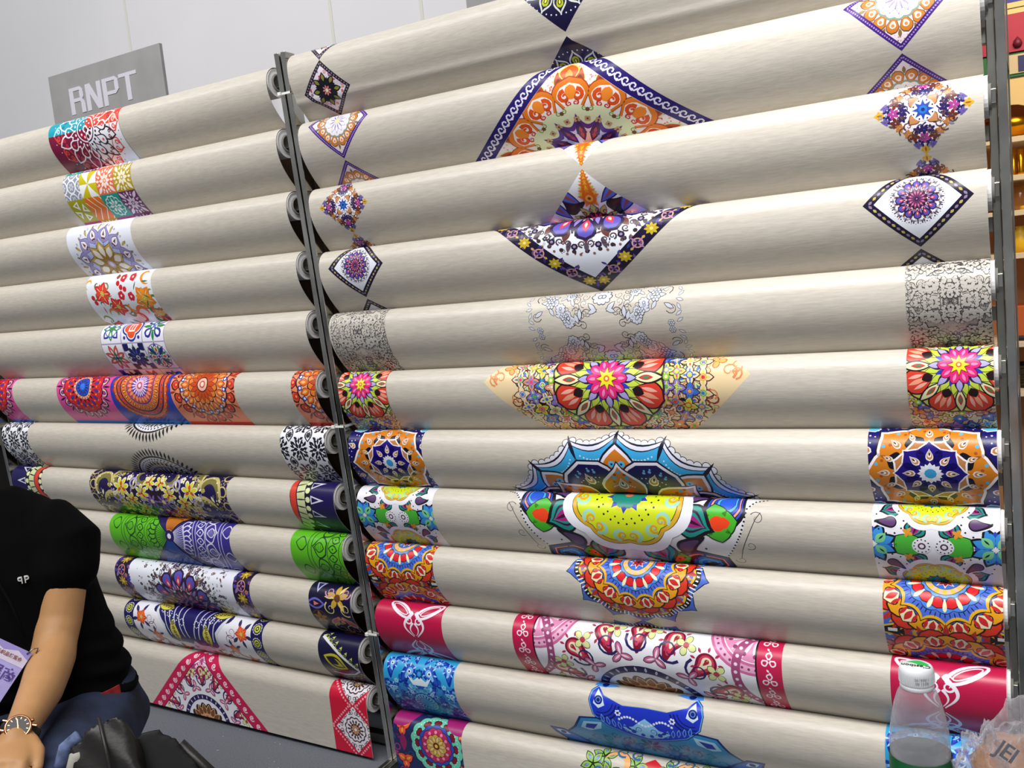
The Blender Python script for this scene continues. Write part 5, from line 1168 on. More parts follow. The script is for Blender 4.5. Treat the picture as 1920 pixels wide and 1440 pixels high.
    for (u, v, s, r) in [(.62, .13, .012, 0), (.60, .15, .014, 2), (.57, .15, .012, 1), (.65, .145, .014, 3), (.55, .18, .016, 1), (.59, .19, .014, 4), (.64, .185, .018, 2)]: a.at(u, v, r, s); a.curl(1, .25, '#154a98'); a.petals('drop', 1, .3, 1.3, .22, '#154a98', None, 0, 2)
    a.at(.655, .17, 0, .03); a.petals('tri', 14, .6, 1.1, .1, '#154090'); a.disc(.65, '#1c50a8', 18); a.disc(.4, '#2a78c0', 12); a.at(.70, .15, 0, .03); a.petals('leaf', 8, .1, 1, .15, '#10307a')
    a.at(); a.poly([(.452, .14), (.49, .14), (.52, .165), (.55, .2), (.51, .205), (.475, .19), (.46, .165)], '#12307a'); a.poly([(.458, .144), (.488, .145), (.515, .168), (.535, .195), (.508, .198), (.48, .186), (.466, .165)], '#2a70d0'); a.at(.482, .158, .5, .018); a.petals('leaf', 1, -1, 1, .5, '#cfe2f4'); a.disc(.4, '#0f1c70', 10); a.at()
    mirror_last(a, 0, cu)
    put('R', 11, 'printed_medallion', a, rect_clip(.42, .98), 'blue moustache shaped bird ornament')
def R12():
    a = Art(); x0, x1 = 0, .208; a.rect(x0, -.04, x1, .25, '#1f2a5a'); rng = random.Random(12); c = .132
    scatter(a, rng, 120, (x0, x1, -.03, .24), ['#7a1f5a', '#a0307a', '#2a4a7a', '#3a1a4a'], .008, .018, ('leaf', 'drop', 'oring'))
    for (x, y) in [(.03, .04), (.03, .13), (.205, .03), (.205, .13)]: a.at(x, y, PI / 2, .026); a.petals('leaf', 3, -.2, 1, .4, '#e8583a', '#3a1030', .08); a.petals('leaf', 3, .1, .8, .12, '#f0a03a'); a.at(x, y + .04, PI / 2, .026); a.petals('leaf', 1, -1, 1, .4, '#8a1f5a')
    for yy in (.075, .265):
        mandala(a, c, yy, .078, [('scal', .95, .06, 16, '#1a2a3a'), ('scal', .93, .06, 16, '#6ac8ac'), ('pet', 'round', 12, .6, .84, .15, '#1a0a1a'), ('pet', 'round', 12, .62, .82, .13, '#7a1424'), ('dots', 48, .84, .018, '#f0ece8'), ('scal', .64, .05, 12, '#1a1430', PI / 12), ('scal', .62, .05, 12, '#3048b0', PI / 12), ('scal', .55, .04, 12, '#2a1030'), ('scal', .53, .04, 12, '#b02a5a'), ('pet', 'drop', 12, .36, .5, .05, '#e88aa8'), ('scal', .36, .04, 10, '#5a102a'), ('scal', .34, .04, 10, '#c89a4a'), ('pet', 'leaf', 10, .12, .34, .05, '#d8c07a', '#6a3a1a', .012), ('disc', .12, '#5a2a1a'), ('disc', .06, '#e8c04a')], 0, 1.0)
    a.at(.02, -.01, 0, .05); a.disc(1, '#a02070'); a.at(.2, -.01, 0, .05); a.disc(1, '#a02070'); a.at(.02, .22, 0, .05); a.disc(1.1, '#9fd8e8'); a.disc(.9, '#5a2050'); a.disc(.6, '#e07a4a'); a.disc(.3, '#3a1030'); a.at()
    put('R', 12, 'printed_band', a, rect_clip(x0, x1), 'teal ringed maroon mandala edge band')
    a = Art(); cu = .70; 
    for (u, v, s, r) in [(.585, .02, .03, 2.2), (.56, .04, .03, 2.8), (.60, .06, .03, 1.8), (.66, .03, .03, 2.4)]:
        a.at(u, v, r, s); a.petals('leaf', 5, 0, 1.1, .3, '#1a2a1a'); a.petals('leaf', 5, .1, 1.0, .24, '#8ac040'); a.petals('leaf', 5, .3, .8, .12, '#8a6ab8'); a.petals('leaf', 5, .35, .6, .06, '#4ab0c8')
    for (u, v, s, r) in [(.62, .035, .035, 3.5), (.645, .06, .03, 1.0)]: leafcurl(a, u, v, s, r, '#1a1420'); leafcurl(a, u, v, s * .95, r, '#e8a868')
    for (u, v) in [(.625, .0), (.66, .0), (.575, .055)]: a.at(u, v, 1, .016); a.curl(1, .35, '#3a6a90')
    a.at(.66, .075, 0, .034); a.disc(1.1, '#15101c'); a.disc(1, '#7ac0d8'); a.disc(.75, '#e8a888'); a.dots(18, .85, .06, '#7a2a4a'); a.disc(.5, '#6a1f5a'); a.dots(8, .3, .1, '#d86aa8')
    a.at(); a.poly([(.68, .02), (.70, .005), (.70, .035)], '#c8202c'); a.poly([(.66, .04), (.70, .035), (.70, .06), (.67, .06)], '#e0988a')
    mirror_last(a, 0, cu); put('R', 12, 'printed_medallion', a, rect_clip(.45, .95), 'multicolour leafy mask ornament')
    a = Art(); a.rect(1.19, -.04, 1.4, .25, '#1f2a5a'); mandala(a, 1.29, .075, .078, [('scal', .93, .06, 16, '#6ac8ac'), ('scal', .7, .05, 12, '#7a1424'), ('scal', .5, .05, 12, '#b02a5a'), ('disc', .3, '#c89a4a')]); put('R', 12, 'printed_band', a, rect_clip(1.19, 1.4), 'teal ringed maroon mandala edge band, right')
for f in (L1, L2, L3, L4, L5, L6, L7, L8, L9, L10, L11, L12, R1, R2, R3, R4, R5, R6, R7, R8, R9, R10, R11, R12): f()

# ------------------------------------------------------------------ structure: floor, walls
M_FLOOR = mat('grey_carpet', '#6c7078', 0.9, 0, 0.18, 260, 0.25, 500)
def add_specks(m):
    nt = m.node_tree; N, L = nt.nodes, nt.links; b = N['Principled BSDF']
    tc = N.new('ShaderNodeTexCoord'); vo = N.new('ShaderNodeTexVoronoi'); vo.inputs['Scale'].default_value = 55
    L.new(tc.outputs['Object'], vo.inputs['Vector'])
    lt = N.new('ShaderNodeMath'); lt.operation = 'LESS_THAN'; lt.inputs[1].default_value = 0.07; L.new(vo.outputs['Distance'], lt.inputs[0])
    nz = N.new('ShaderNodeTexNoise'); nz.inputs['Scale'].default_value = 6; L.new(tc.outputs['Object'], nz.inputs['Vector'])
    gt = N.new('ShaderNodeMath'); gt.operation = 'GREATER_THAN'; gt.inputs[1].default_value = 0.53; L.new(nz.outputs[0], gt.inputs[0])
    mu = N.new('ShaderNodeMath'); mu.operation = 'MULTIPLY'; L.new(lt.outputs[0], mu.inputs[0]); L.new(gt.outputs[0], mu.inputs[1])
    mx = N.new('ShaderNodeMix'); mx.data_type = 'RGBA'; old = b.inputs['Base Color'].links[0].from_socket
    L.new(mu.outputs[0], mx.inputs[0]); L.new(old, mx.inputs[6]); mx.inputs[7].default_value = srgb('#c9ced6') + (1,)
    L.new(mx.outputs[2], b.inputs['Base Color'])
add_specks(M_FLOOR)
fl = box('floor', -7, 6, -5, 7, -0.05, 0, M_FLOOR); tag(fl, kind='structure')
M_WALL = mat('white_panel', '#cfced1', 0.55, 0, 0.02, 3, 0.02, 30)
M_GAP = mat('panel_gap', '#b9b8b2', 0.7)
M_TRIM = mat('panel_joint', '#c9c8c0', 0.6)
wall = empty('wall_back', (0, 0.74, 0)); tag(wall, kind='structure')
seams = [-4.46, -3.48, -2.50, -1.521, -0.54, -0.182, 0.80, 1.25]
prev = -5.4
for s in seams + []:
    box('panel', prev + 0.003, s - 0.003, 0.0, 0.02, 0.0, 3.4, M_WALL, wall, 0.0015)
    prev = s
box('backing_board', -5.4, 1.25, 0.016, 0.05, 0.0, 3.4, M_GAP, wall)
for s in seams[:-1]:
    box('joint_strip', s - 0.006, s + 0.006, -0.0012, 0.003, 0.0, 3.4, M_TRIM, wall)

# grey name boards behind the top rolls
M_BOARD = mat('grey_board', '#8d8c8c', 0.6, 0, 0.10, 9, 0.0, 10, (1, 1, 1))
M_LETTER = mat('pale_letter', '#c2c0ca', 0.5)
def name_board(x0, x1, z0, z1, y, label, text=None):
    r = empty('name_board', ((x0 + x1) / 2, y, z0)); tag(r, label, 'sign')
    w = (x1 - x0) / 2; box('board', -w, w, -0.006, 0.006, 0, z1 - z0, M_BOARD, r, 0.001)
    box('standoff', -w * .6, -w * .5, 0.006, 0.74 - y, (z1 - z0) * .6, (z1 - z0) * .6 + .02, M_BOARD, r); box('standoff', w * .5, w * .6, 0.006, 0.74 - y, (z1 - z0) * .6, (z1 - z0) * .6 + .02, M_BOARD, r)
    return r
nb = name_board(-1.585, -0.998, 1.50, 2.098, 0.42, 'grey board lettered RNPT above the left rack')
def flat_letters():
    # square-shouldered block capitals built from strokes: R N P T, x to the right, z up, letter height 1
    S = 0.19
    def bar(p, q, w=S):
        p, q = np.array(p, float), np.array(q, float); d = q - p; n = np.array([-d[1], d[0]]) / np.hypot(*d) * w / 2
        return [p + n, q + n, q - n, p - n]
    L = []
    t = 0.13
    R = [bar((.09, 0), (.09, 1)), bar((.0, .94), (.5, .94), t), bar((.55, .84), (.55, .62), S * .9), bar((.46, .97), (.6, .82), t * .9), bar((.18, .52), (.5, .52), t), bar((.46, .50), (.6, .64), t * .9), bar((.5, .52), (.62, .36), t), bar((.6, .38), (.6, 0), S)]
    Nn = [bar((.09, 0), (.09, 1)), bar((.12, .97), (.58, .03), S), bar((.61, 0), (.61, 1))]
    P = [bar((.09, 0), (.09, 1)), bar((.0, .94), (.56, .94), t), bar((.62, .84), (.62, .54), S * .9), bar((.52, .97), (.68, .82), t * .9), bar((.18, .44), (.56, .44), t), bar((.52, .41), (.68, .57), t * .9)]
    T = [bar((.0, .94), (.78, .94), t), bar((.39, .9), (.39, 0))]
    return [('R', R, .0), ('N', Nn, .76), ('P', P, 1.54), ('T', T, 2.28)]
for nm, bars, off in flat_letters():
    bm = bmesh.new(); H = 0.135
    for k, bq in enumerate(bars):
        vs = []
        for yy in (-0.0075 - 0.00012 * k, -0.0055):
            vs.append([bm.verts.new(((b[0] + off) * 0.1163 - 0.189, yy, b[1] * 0.090 + 0.447)) for b in bq])
        bm.faces.new(vs[0]); bm.faces.new(vs[1][::-1])
        for i in range(4): bm.faces.new((vs[0][i], vs[0][(i + 1) % 4], vs[1][(i + 1) % 4], vs[1][i]))
    bmesh.ops.recalc_face_normals(bm, faces=bm.faces)
    finish_bm('letter', bm, M_LETTER, nb)
nb2 = name_board(0.174, 0.75, 1.55, 2.045, 0.42, 'grey board peeping over the top right roll')

# ------------------------------------------------------------------ racks
M_STEEL = mat('polished_steel', '#dedcd4', 0.16, 1.0, 0.30, 9, 0.03, 60)  # tone noise in the colour stands in for varied chrome reflections
M_STEELD = mat('brushed_steel', '#a5a49c', 0.35, 1.0, 0.12, 20, 0.03, 60)
M_TIE = mat('white_nylon', '#e8e8e4', 0.45)
M_CORE = mat('paper_core', '#dedcda', 0.75, 0, 0.05, 60)
M_DARK = mat('black_plastic', '#141416', 0.5)
ML = Matrix(((0.99972, 0.02135, 0.00983, -0.0797), (-0.02135, 0.99977, -0.00021, 0.0268), (-0.00983, 0.0, 0.99995, 0.0), (0, 0, 0, 1)))
LEAN_R = math.atan2(-0.0919 + 0.0003, 1.7461 - 0.12)
def slanted_post(name, x0, x1, y0, y1, z0, z1, slope, yref, material, parent, bev=0.0015, xs=0.0):
    bm = bmesh.new(); bm_box(bm, x0, x1, y0, y1, z0, z1, bev)
    for v in bm.verts: v.co.y += slope * v.co.z + yref; v.co.x += xs * v.co.z
    return finish_bm(name, bm, material, parent)
def build_rack(side, centres, label):
    r = empty('display_rack'); tag(r, label, 'rack')
    if side == 'L': r.matrix_world = ML
    slope = (centres[0][0] - centres[11][0]) / (centres[0][1] - centres[11][1]); yref = centres[11][0] - slope * centres[11][1]
    if side == 'R': xs = [(-0.0165, -0.0025), (1.419, 1.433)]; inner = (1.405, 1.418)
    else: xs = [(-1.452, -1.436), (0.0480, 0.0615)]; inner = None; SL = (-0.0919 + 0.0003) / (1.7461 - 0.12)
    for a, b in xs:
        k = dict(slope=slope, yref=yref) if side == 'R' or a < 0 else dict(slope=SL, yref=-0.0003 - SL * .12 - .0265, xs=-0.00983)
        slanted_post('post', a, b, -0.022, 0.012, 0.0, (1.7461 if a > -1 else centres[0][1]) + 0.045, material=M_STEEL, parent=r, **k)
        slanted_post('rear_post', a, b, 0.16, 0.185, 0.0, centres[0][1] - 0.05, material=M_STEELD, parent=r, **k)
        box('foot', a, b, yref - 0.22, yref + 0.32, 0.0, 0.025, M_STEELD, r, 0.001)
        for zc in (0.35, 0.95, 1.5): box('tie_bar', a, b, yref + slope * zc + 0.02, yref + slope * zc + 0.165, zc, zc + 0.02, M_STEELD, r)
    if inner: slanted_post('post', inner[0], inner[1], 0.0, 0.03, 0.0, centres[0][1] + 0.045, slope, yref, M_STEELD, r)
    a, b = xs[0][1], xs[1][0]
    box('base_bar', a, b, yref + 0.03, yref + 0.055, 0.012, 0.037, M_STEELD, r, 0.001)
    box('base_bar', a, b, yref + 0.19, yref + 0.215, 0.012, 0.037, M_STEELD, r, 0.001)
    box('top_bar', a, b, yref + slope * 1.6 + 0.16, yref + slope * 1.6 + 0.185, 1.58, 1.605, M_STEELD, r, 0.001)
    hb = mat('brown_hardboard', '#5e4a36', .7, 0, .15, 20)
    slanted_post('added_back_board', a + (.02 if side == 'R' else .10), 1.35 if side == 'R' else b - .01, .125, .131, 0.05, 1.66, slope, yref, hb, r, 0)  # brown edge shows near the top; the rest is added to darken the gaps
    for i, (cy, cz) in enumerate(centres):
        e0, e1 = (0.016, 1.394) if side == 'R' else (-1.405, -0.03)
        box('roll_bar', a, e0 + 0.012, cy - 0.007, cy + 0.007, cz - 0.011, cz + 0.011, M_STEEL, r, 0.0008)
        box('roll_bar', e1 - 0.012, b + (0.0 if side == 'L' else -0.002), cy - 0.007, cy + 0.007, cz - 0.011, cz + 0.011, M_STEEL, r, 0.0008)
        if side == 'R':
            bz = cz - 0.055
            box('bracket', 1.398, 1.412, cy + 0.012, cy + 0.032, bz - 0.012, bz + 0.012, M_STEELD, r, 0.001)
    return r
build_rack('L', L_CENTRES, 'steel roll rack on the left behind the seated person')
build_rack('R', R_CENTRES, 'steel roll rack on the right, standing nearer the bottle')
def cable_tie(z, label, tail):
    y = -0.0003 + (-0.0919 + 0.0003) / (1.7461 - 0.12) * (z - 0.12)
    t = empty('cable_tie', (-0.0165, y, z)); tag(t, label, 'cable tie', 'ties binding the two middle posts')
    bm = bmesh.new(); x0, x1, y0, y1 = -0.0205, 0.0180, -0.027, 0.018
    for (a, b, c, d) in ((x0, x1, y0, y0 + .0018), (x0, x1, y1 - .0018, y1), (x0, x0 + .0018, y0, y1), (x1 - .0018, x1, y0, y1)): bm_box(bm, a, b, c, d, -0.0025, 0.0025)
    finish_bm('band', bm, M_TIE, t); box('head', x0 + .002, x0 + .011, y0 - .005, y0, -0.004, 0.004, M_TIE, t, 0.0008)
    if tail: tube('tail', [(x0 + .004, y0 - .003, 0.0), (x0 - .012, y0 - .006, 0.002), (x0 - .024, y0 - .004, -0.002)], .0016, M_TIE, t, 6)
cable_tie(1.70, 'white nylon cable tie round the posts near their top', False)
cable_tie(0.915, 'white nylon cable tie with a tail at mid height of the posts', True)
cable_tie(0.375, 'white nylon cable tie low on the posts', False)

# ------------------------------------------------------------------ fabric rolls
M_CLOTH = mat('oilcloth', '#c7c0b4', 0.37, 0, 0.075, 260, 0.10, 420, (0.14, 1, 1), 0.5)
INK = mat('printed_ink', '#ffffff', 0.34, 0, 0.0, 150, 0.06, 420, (1, 1, 1), 0.5, attr='ink')
M_BACK = mat('cloth_backing', '#cfccc6', 0.8)
LABELS = {
 ('L', 1): 'cream oilcloth roll with teal, red and maroon heart mandala panel, top of left rack',
 ('L', 2): 'cream oilcloth roll with a patchwork panel of small coloured tiles',
 ('L', 3): 'cream oilcloth roll with lilac and gold flower mandala on white',
 ('L', 4): 'cream oilcloth roll with red and orange folk flowers on white',
 ('L', 5): 'cream oilcloth roll with six blue, orange and white painted tiles',
 ('L', 6): 'cream oilcloth roll with pink, blue and peach mandala panels side by side',
 ('L', 7): 'cream oilcloth roll with black leafy half medallions and damask ends',
 ('L', 8): 'cream oilcloth roll with navy panel of yellow paisley scrolls',
 ('L', 9): 'cream oilcloth roll with green and indigo henna leaf panel',
 ('L', 10): 'cream oilcloth roll with purple floral mandala between dark borders',
 ('L', 11): 'cream oilcloth roll with orange flowers and navy paisleys, second lowest on left rack',
 ('L', 12): 'cream oilcloth roll with crimson bordered paisley diamond, lowest on left rack',
 ('R', 1): 'topmost cream oilcloth roll on right rack with navy peacock eye diamonds',
 ('R', 2): 'cream oilcloth roll with large violet bordered diamond of orange paisley mandala',
 ('R', 3): 'cream oilcloth roll with scrollwork diamonds and orange feather diamond',
 ('R', 4): 'cream oilcloth roll with white diamond, purple mandala and black floral border',
 ('R', 5): 'cream oilcloth roll with black outline flowers only, no colour',
 ('R', 6): 'cream oilcloth roll with crowded multicolour diamond and magenta star flower',
 ('R', 7): 'cream oilcloth roll with sky blue lobed mandala and orange points',
 ('R', 8): 'cream oilcloth roll with chartreuse rosette and white dotted scrolls',
 ('R', 9): 'cream oilcloth roll with blue lotus half mandala hanging from the crest',
 ('R', 10): 'cream oilcloth roll with crimson ends and pink paisley panel behind bottle cap',
 ('R', 11): 'cream oilcloth roll with blue bird ornament and turquoise ends',
 ('R', 12): 'cream oilcloth roll with teal and maroon mandala end, lowest on right rack'}
def cloth_sheet(parent, prof, x0, x1, seed):
    rng = random.Random(seed); P = np.array(prof); n = len(P)
    d = np.diff(P, axis=0); nl = np.stack([d[:, 1], -d[:, 0]], 1); nl /= np.hypot(nl[:, 0], nl[:, 1])[:, None]
    if nl[len(nl) // 2, 0] > 0: nl = -nl
    vn = np.vstack([nl[:1], (nl[:-1] + nl[1:]) / 2, nl[-1:]]); th = 0.0007
    I = P - vn * th
    vs = [(x0, a, b) for a, b in P] + [(x1, a, b) for a, b in P] + [(x0, a, b) for a, b in I] + [(x1, a, b) for a, b in I]
    fs = []
    for i in range(n - 1):
        fs.append((i, n + i, n + i + 1, i + 1)); fs.append((2 * n + i, 2 * n + i + 1, 3 * n + i + 1, 3 * n + i))
        fs.append((i, i + 1, 2 * n + i + 1, 2 * n + i)); fs.append((n + i, 3 * n + i, 3 * n + i + 1, n + i + 1))
    fs.append((n - 1, 2 * n - 1, 4 * n - 1, 3 * n - 1)); fs.append((0, 2 * n, 3 * n, n))
    me = bpy.data.meshes.new('cloth'); me.from_pydata(vs, [], fs); me.update()
    me.polygons.foreach_set('use_smooth', [True] * len(me.polygons))
    o = link_mesh('cloth', me, M_CLOTH, parent)
    nor = []
    for q in range(4):
        s = 1 if q < 2 else -1
        nor += [(0, a * s, b * s) for a, b in vn]
    cust = np.array(nor)
    me.normals_split_custom_set_from_vertices([tuple(x) for x in cust])
    bm = bmesh.new(); bm.from_mesh(me); bmesh.ops.recalc_face_normals(bm, faces=bm.faces); bm.to_mesh(me); bm.free()
    me.normals_split_custom_set_from_vertices([tuple(x) for x in cust])
    return o
def build_roll(side, i):
    cs = R_CENTRES if side == 'R' else L_CENTRES
    x0 = R_X0 if side == 'R' else L_X0
    c = cs[i - 1]; last = i == 12
    prof, vs = profile(c, None if last else cs[i], last, side == 'R' and i == 1)
    r = empty('fabric_roll', (0, 0, 0)); tag(r, LABELS[(side, i)], 'fabric roll', 'oilcloth rolls on the two racks')
    if side == 'L': r.matrix_world = ML
    wd = CLOTH_W if side == 'L' else 1.39
    cloth_sheet(r, prof, x0, x0 + wd, i)
    # wound layers: ring with a slightly spiralled end face, and the card tube inside
    ro = RAD - 0.0025; e = 0.0 if side == 'L' else 0.0
    xa, xb = x0 - 0.0, x0 + wd + (0.006 if side == 'R' else 0.002)
    lathe('wound_layers', [(0.021, xa), (ro * .8, xa + .0015), (ro, xa), (ro, xb), (ro * .8, xb - .0015), (0.021, xb)], M_CORE, r, 32, (0, c[0], c[1]), 'x', False, True)
    lathe('card_tube', [(0.0205, xa - .003), (0.0205, xb + .004), (0.0175, xb + .004), (0.0175, xa - .003)], mat('card_tube', '#8d8a86', .8), r, 24, (0, c[0], c[1]), 'x', True, True)
    for name, art, clip, lab in PRINTS.get((side, i), []):
        lay_print(name, art, prof, vs, x0, r, [(min(a_, wd - 0.0005), b_) for a_, b_ in clip], lab)
for i in range(1, 13): build_roll('L', i)
for i in range(1, 13): build_roll('R', i)

# ------------------------------------------------------------------ foreground: seated person
def loft(bm, secs, n=20, power=2.0):
    """secs: (centre, axis_u, axis_v, ru, rv); closed tube through the sections"""
    rings = []
    for c, u, v, ru, rv in secs:
        c, u, v = Vector(c), Vector(u).normalized(), Vector(v).normalized(); ring = []
        for k in range(n):
            a = 2 * PI * k / n; ca, sa = math.cos(a), math.sin(a)
            ca = math.copysign(abs(ca) ** (2 / power), ca); sa = math.copysign(abs(sa) ** (2 / power), sa)
            ring.append(bm.verts.new(c + u * (ru * ca) + v * (rv * sa)))
        rings.append(ring)
    for a, b in zip(rings, rings[1:]):
        for k in range(n): bm.faces.new((a[k], a[(k + 1) % n], b[(k + 1) % n], b[k]))
    bm.faces.new(rings[0][::-1]); bm.faces.new(rings[-1])
def limb(bm, pts, n=16):
    """pts: (point, radius[, flat]) ; round tube with rounded ends following the chain"""
    P = [Vector(p[0]) for p in pts]; secs = []
    m = len(P)
    for i in range(m):
        t = (P[min(i + 1, m - 1)] - P[max(i - 1, 0)]).normalized()
        u = t.cross(Vector((0.3, 0.2, 1))).normalized(); v = u.cross(t).normalized(); r = pts[i][1]
        if i == 0: secs.append((P[i] - t * r * .55, u, v, r * .6, r * .6))
        secs.append((P[i], u, v, r, r))
        if i == m - 1: secs.append((P[i] + t * r * .55, u, v, r * .65, r * .65))
    loft(bm, secs, n)
def remeshed(name, bm, voxel, smooth, material, parent, disp=None):
    bmesh.ops.recalc_face_normals(bm, faces=bm.faces)
    me = bpy.data.meshes.new('tmp'); bm.to_mesh(me); bm.free()
    ob = bpy.data.objects.new('tmp', me); COL.objects.link(ob)
    md = ob.modifiers.new('r', 'REMESH'); md.mode = 'VOXEL'; md.voxel_size = voxel
    ms = ob.modifiers.new('s', 'SMOOTH'); ms.iterations = smooth; ms.factor = 0.5
    dg = bpy.context.evaluated_depsgraph_get(); ev = ob.evaluated_get(dg)
    out = bpy.data.meshes.new_from_object(ev); out.name = name
    bpy.data.objects.remove(ob); bpy.data.meshes.remove(me)
    n = len(out.vertices); co = np.empty(n * 3); out.vertices.foreach_get('co', co); co = co.reshape(-1, 3)
    if disp is not None:
        no = np.empty(n * 3); out.vertices.foreach_get('normal', no); no = no.reshape(-1, 3)
        co = co + no * disp(co)[:, None]; out.vertices.foreach_set('co', co.ravel()); out.update()
    out.polygons.foreach_set('use_smooth', [True] * len(out.polygons)); out.materials.clear()
    return link_mesh(name, out, material, parent)
M_SKIN = mat('skin', '#b98a5c', 0.5, 0, 0.06, 25, 0.05, 300, spec=0.4)
M_SHIRT = mat('black_cotton', '#060607', 0.95, 0, 0.1, 60, 0.1, 500, spec=0.12)
M_HAIR = mat('black_hair', '#0c0a0a', 0.5, 0, 0.2, 90, 0.2, 300, (1, 1, .2))
M_DENIM = mat('blue_denim', '#28324b', 0.9, 0, 0.6, 11, 0.4, 420)
NF = Vector((0.6, -0.8, 0)); NL = Vector((0.8, 0.6, 0)); UP = Vector((0, 0, 1))     # facing, the person's left, up
person = empty('person', (-0.41, -0.66, 0)); tag(person, 'seated person in black T-shirt and blue jeans, left arm resting across the lap', 'person')
PB = Vector((-0.41, -0.66, 0))
def L(p): return Vector(p) - PB
SH = Vector((-0.322, -0.610, 0.792)); EL = Vector((-0.288, -0.690, 0.588)); FA = Vector((-0.208, -0.788, 0.540)); WR = Vector((-0.140, -0.880, 0.513)); KN = Vector((-0.085, -0.948, 0.492))
SHR = SH - NL * 0.36; ELR = SHR + Vector((0.03, -0.10, -0.23)); WRR = Vector((-0.23, -0.99, 0.50)); KNR = Vector((-0.15, -0.995, 0.485))
NECK = Vector((-0.486, -0.712, 0.90)); HEAD = Vector((-0.482, -0.745, 1.050))
bm = bmesh.new()
limb(bm, [(L(SH.lerp(EL, .12)), .044), (L(SH.lerp(EL, .5)), .0465), (L(SH.lerp(EL, .8)), .0435), (L(EL + Vector((.006, -.008, .008))), .0420), (L(EL.lerp(FA, .3)), .0435), (L(EL.lerp(FA, .6)), .0428), (L(FA), .040), (L(FA.lerp(WR, .6)), .032), (L(WR), .027), (L(WR.lerp(KN, .3)), .028)])
limb(bm, [(L(SHR.lerp(ELR, .12)), .044), (L(SHR.lerp(ELR, .5)), .0455), (L(ELR), .0415), (L(ELR.lerp(WRR, .4)), .041), (L(WRR), .028), (L(WRR.lerp(KNR, .3)), .028)])
loft(bm, [(L(PB + UP * .38), NL, NF, .15, .10), (L(PB + Vector((-.01, -.02, .60))), NL, NF, .15, .10), (L(Vector((-.45, -.69, .76))), NL, NF, .17, .10), (L(Vector((-.46, -.70, .84))), NL, NF, .12, .08), (L(NECK - UP * .03), NL, NF, .06, .058), (L(NECK + UP * .08), NL, NF, .054, .055), (L(HEAD - UP * .03), NL, NF, .055, .06)])
# head: skull, jaw, nose, ears, brow
loft(bm, [(L(HEAD + UP * -.115 + NF * .035), NL, NF, .022, .022), (L(HEAD + UP * -.095 + NF * .025), NL, NF, .045, .055), (L(HEAD + UP * -.05 + NF * .01), NL, NF, .064, .082), (L(HEAD + UP * .0), NL, NF, .072, .092), (L(HEAD + UP * .05), NL, NF, .074, .094), (L(HEAD + UP * .09), NL, NF, .062, .078), (L(HEAD + UP * .115), NL, NF, .03, .04)])
loft(bm, [(L(HEAD + NF * .085 + UP * .025), NL, UP, .008, .008), (L(HEAD + NF * .102 + UP * -.01), NL, UP, .011, .012), (L(HEAD + NF * .108 + UP * -.028), NL, UP, .014, .010), (L(HEAD + NF * .085 + UP * -.034), NL, UP, .014, .008)], 10)
for s in (-1, 1):
    loft(bm, [(L(HEAD + NL * s * .068 + UP * -.03), NF, UP, .012, .016), (L(HEAD + NL * s * .080 + UP * -.005), NF, UP, .017, .030), (L(HEAD + NL * s * .086 + UP * .0), NF, UP, .014, .026)], 10)
loft(bm, [(L(HEAD + NF * .088 + UP * -.062 - NL * .022), UP, NF, .006, .006), (L(HEAD + NF * .096 + UP * -.060), UP, NF, .010, .008), (L(HEAD + NF * .088 + UP * -.062 + NL * .022), UP, NF, .006, .006)], 8)
# hands: palm and five fingers each, relaxed and curled over one another on the lap
def hand(wr, kn, side):
    d = (kn - wr).normalized(); across = d.cross(UP).normalized() * side; nrm = across.cross(d).normalized()
    if nrm.z < 0: nrm = -nrm
    loft(bm, [(L(wr), across, nrm, .028, .020), (L(wr + d * .03), across, nrm, .036, .019), (L(wr + d * .065), across, nrm, .041, .017), (L(wr + d * .088), across, nrm, .040, .014)], 14)
    for k, (o, ln) in enumerate(((-.031, .068), (-.0105, .080), (.0105, .075), (.031, .058))):
        b = wr + d * .085 + across * o; dn = -nrm
        limb(bm, [(L(b - d * .02), .0095), (L(b), .010), (L(b + d * ln * .42 + dn * .010), .0090), (L(b + d * ln * .68 + dn * .030), .0082), (L(b + d * ln * .72 + dn * .052), .0072)], 10)
    t0 = wr + d * .022 - across * .026
    limb(bm, [(L(t0), .013), (L(t0 - across * .020 + d * .028 - nrm * .006), .0115), (L(t0 - across * .026 + d * .058 - nrm * .014), .0095), (L(t0 - across * .022 + d * .078 - nrm * .022), .0082)], 10)
hand(WR, KN, 1); hand(WRR, KNR, -1)
body = remeshed('body', bm, 0.0042, 10, M_SKIN, person)
# eyes and hair
for s in (-1, 1):
    ec = HEAD + NF * .0745 + NL * s * .031 + UP * .010
    bm = bmesh.new(); bmesh.ops.create_uvsphere(bm, u_segments=16, v_segments=10, radius=.0125, matrix=Matrix.Translation(L(ec))); ey = finish_bm('eye', bm, mat('eye_white', '#cfc8c2', .3), person, True)
    bm = bmesh.new(); bmesh.ops.create_uvsphere(bm, u_segments=12, v_segments=8, radius=.0062, matrix=Matrix.Translation(L(ec + NF * .0078))); finish_bm('iris', bm, mat('dark_iris', '#1c120c', .2), ey, True)
    for dz, r in ((.0085, .0042), (-.0085, .0035)):
        tube('eyelid', [L(ec + NL * q + UP * (dz * (1 - abs(q) / .016)) + NF * (.0125 - abs(q) * .45)) for q in (-.0145, -.007, 0, .007, .0145)], r, M_SKIN, person, 8)
    tube('eyebrow', [L(ec + NL * q + UP * (.0215 - abs(q - s * .002) * .18) + NF * (.0135 - abs(q) * .35)) for q in (-.018, -.006, .006, .018)], [.002, .0034, .0034, .002], M_HAIR, person, 8)
